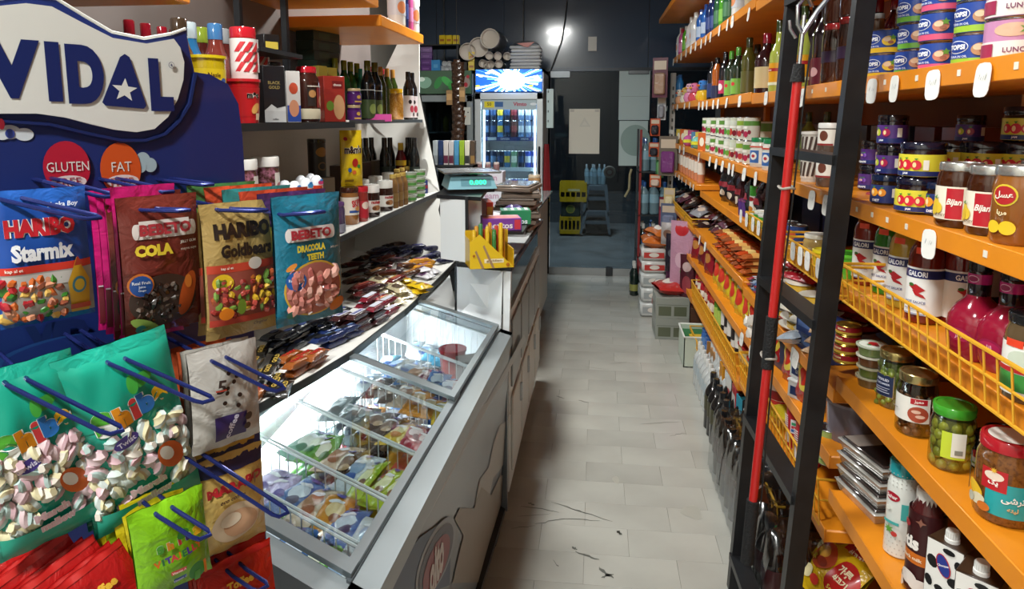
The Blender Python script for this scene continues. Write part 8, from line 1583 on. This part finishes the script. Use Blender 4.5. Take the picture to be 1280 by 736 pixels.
GBX = carton('grey_carton_low', .24, .30, .155, '#8f948c', lambda P: (P.rect(-.10, .02, -.01, .09, '#5a604c'), P.rect(.01, .02, .10, .09, '#5a604c'), P.rect(-.11, .10, .11, .104, '#6a6f66')), lambda P: P.rect(-.12, .02, .12, .08, '#6a6f62'))
for k in range(2): GBX.put((.575, 5.05, .001+.156*k), .0, 'grey carton on the floor with green windows, %s' % ('lower' if k == 0 else 'upper'), 'grey cartons on the floor')
RBG = Proto('red_snack_pack', 'pack', [('pouch', sack('rb', .24, .26, .09, '#b02a24', lambda P: (P.ell(0, .13, .07, .05, '#d9cfc4'), P.rect(-.1, .2, .1, .22, '#e0d6c8')), seed=97, wr=.12))]); RBG.put((.57, 5.05, .314), (0, .08, .2), 'red and white snack pack on the grey cartons')
SP.put((.58, 5.33, .001), 0, 'white wrapped pack behind the grey cartons, lower'); SP.put((.58, 5.33, .102), .1, 'white wrapped pack behind the grey cartons, middle'); SP2.put((.58, 5.33, .203), .0, 'white wrapped pack behind the grey cartons, upper')
OBG = Proto('orange_bread_bag', 'bag', [('pouch', sack('ob', .20, .26, .10, '#c46a2c', lambda P: (P.ell(0, .13, .06, .06, '#ded6cc'), P.ell(.03, .18, .03, .03, '#5a2a4a')), seed=98, wr=.14))])
for k in range(2): OBG.put((.48+.05*k, 5.58-.02*k, .567+.06*k), (.05, .1, .4*k), 'orange and white bag on top of the white packs, %s' % ('lower' if k == 0 else 'upper'), 'orange and white bags')
# display strip with hanging bags at the far end of the shelves
HB = [('pink_hanging_bag', (838, 866, 276, 372), 5.0, '#b88aa0', [(0, .9, .3, .09, '#b0242c'), (.2, .35, .2, .06, '#3a9a4a'), (0, .5, .25, .1, '#c9a4b4')], 'tall pink clear bag with red top hanging at the shelf corner'), ('dark_hanging_bag', (832, 850, 292, 340), 5.2, '#24202c', [(0, .5, .3, .1, '#5a5a60')], 'dark bag hanging beside the pink one'), ('silver_hanging_bag', (826, 845, 278, 306), 5.25, '#a09a98', [(0, .5, .3, .2, '#7a5a4a')], 'silver bag of nuts hanging above the dark one'), ('maroon_hanging_bag', (850, 868, 318, 392), 4.95, '#4a1c28', [(0, .5, .3, .15, '#8a3a44'), (0, .8, .3, .08, '#b9a0a0')], 'long maroon bag hanging lowest at the shelf corner'), ('purple_hanging_bag', (832, 846, 330, 375), 5.3, '#4a2440', [(0, .5, .3, .15, '#8a6a2c')], 'plum bag hanging low near the grey cartons')]
for nm, (l, r, yt, yb_), Y_, c, els, lb in HB:
    A, B_ = pY(l, yt, Y_), pY(r, yb_, Y_); w = B_.x-A.x; h = A.z-B_.z
    me = sack(nm, w, h, .045, c, lambda P: [P.ell(u*w, v*h, a*w, b*h, cc) for u, v, a, b, cc in els], lie=False, seed=hash(nm) % 50 if False else len(nm), wr=.12)
    o = empty(nm, ((A.x+B_.x)/2, Y_, B_.z), -.5); tag(o, lb, 'bag', 'bags hanging at the shelf corner'); ob('pouch', me, o)
    m = M(); m.tube([(0, 0, h-.01), (0, .0, h+.02), (.10, .0, h+.03), (XF-(A.x+B_.x)/2+.02, .0, h+.03)] if False else [(0, 0, h-.01), (.01, .01, h+.04)], .002, STEEL, 5); ob('hanger', m, o)
for k, (px0, px1, py0, py1, Y_, c, c2, lb) in enumerate([(816, 834, 72, 122, 6.0, '#5a1c34', '#a88a74', 'maroon hanging pack high beside the white slotted post'), (824, 846, 170, 220, 5.9, '#6a6054', '#7a3a7a', 'grey and purple hanging pack beside the white post'), (813, 825, 148, 170, 6.05, '#b84a24', '#2a2a34', 'orange and black hanging toy pack, upper'), (811, 824, 178, 196, 6.05, '#b84a24', '#2a2a34', 'orange and black hanging toy pack, middle'), (812, 826, 218, 234, 6.05, '#c4582c', '#d9c4b4', 'orange hanging toy pack, lower'), (830, 843, 235, 262, 5.85, '#d0b882', '#e0d2aa', 'cream card hanging at the shelf end'), (826, 845, 254, 292, 5.8, '#5a6480', '#7a84a0', 'slate blue hanging pack below the cream card'), (820, 829, 190, 222, 6.1, '#3a7a44', '#6aa46a', 'green hanging ball pack'), (824, 832, 246, 286, 6.15, '#7a2a3c', '#a84a5a', 'dark pink hanging strip by the post'), (822, 832, 120, 150, 6.12, '#b9bcc0', '#8a8c94', 'pale hanging card by the post')]):
    A, B_ = pY(px0, py0, Y_), pY(px1, py1, Y_); w = B_.x-A.x; h = A.z-B_.z; o = empty('hanging_pack', ((A.x+B_.x)/2, Y_, B_.z), -.3); tag(o, lb, 'pack', 'packs hanging by the post')
    m = M(); m.box(-w/2, 0, 0, w/2, .006, h, pr(c), .001); ob('card', m, o); m = M(); m.box(-w*.36, -.03, h*.08, w*.36, 0, h*.62, film(c2), .012); ob('blister', m, o); m = M(); m.box(-w*.4, -.002, h*.7, w*.4, 0, h*.92, pr('#c9b9a4')); ob('header', m, o); m = M(); m.tube([(0, 0, h*.96), (.0, .02, h+.01), (0, .07, h+.015)], .002, STEEL, 5); ob('hanger', m, o)
for lb_, l in list(LABELS.items()):
    if len(l) > 1 and len({g for _, g in l}) > 1: print('LABEL CLASH', lb_)
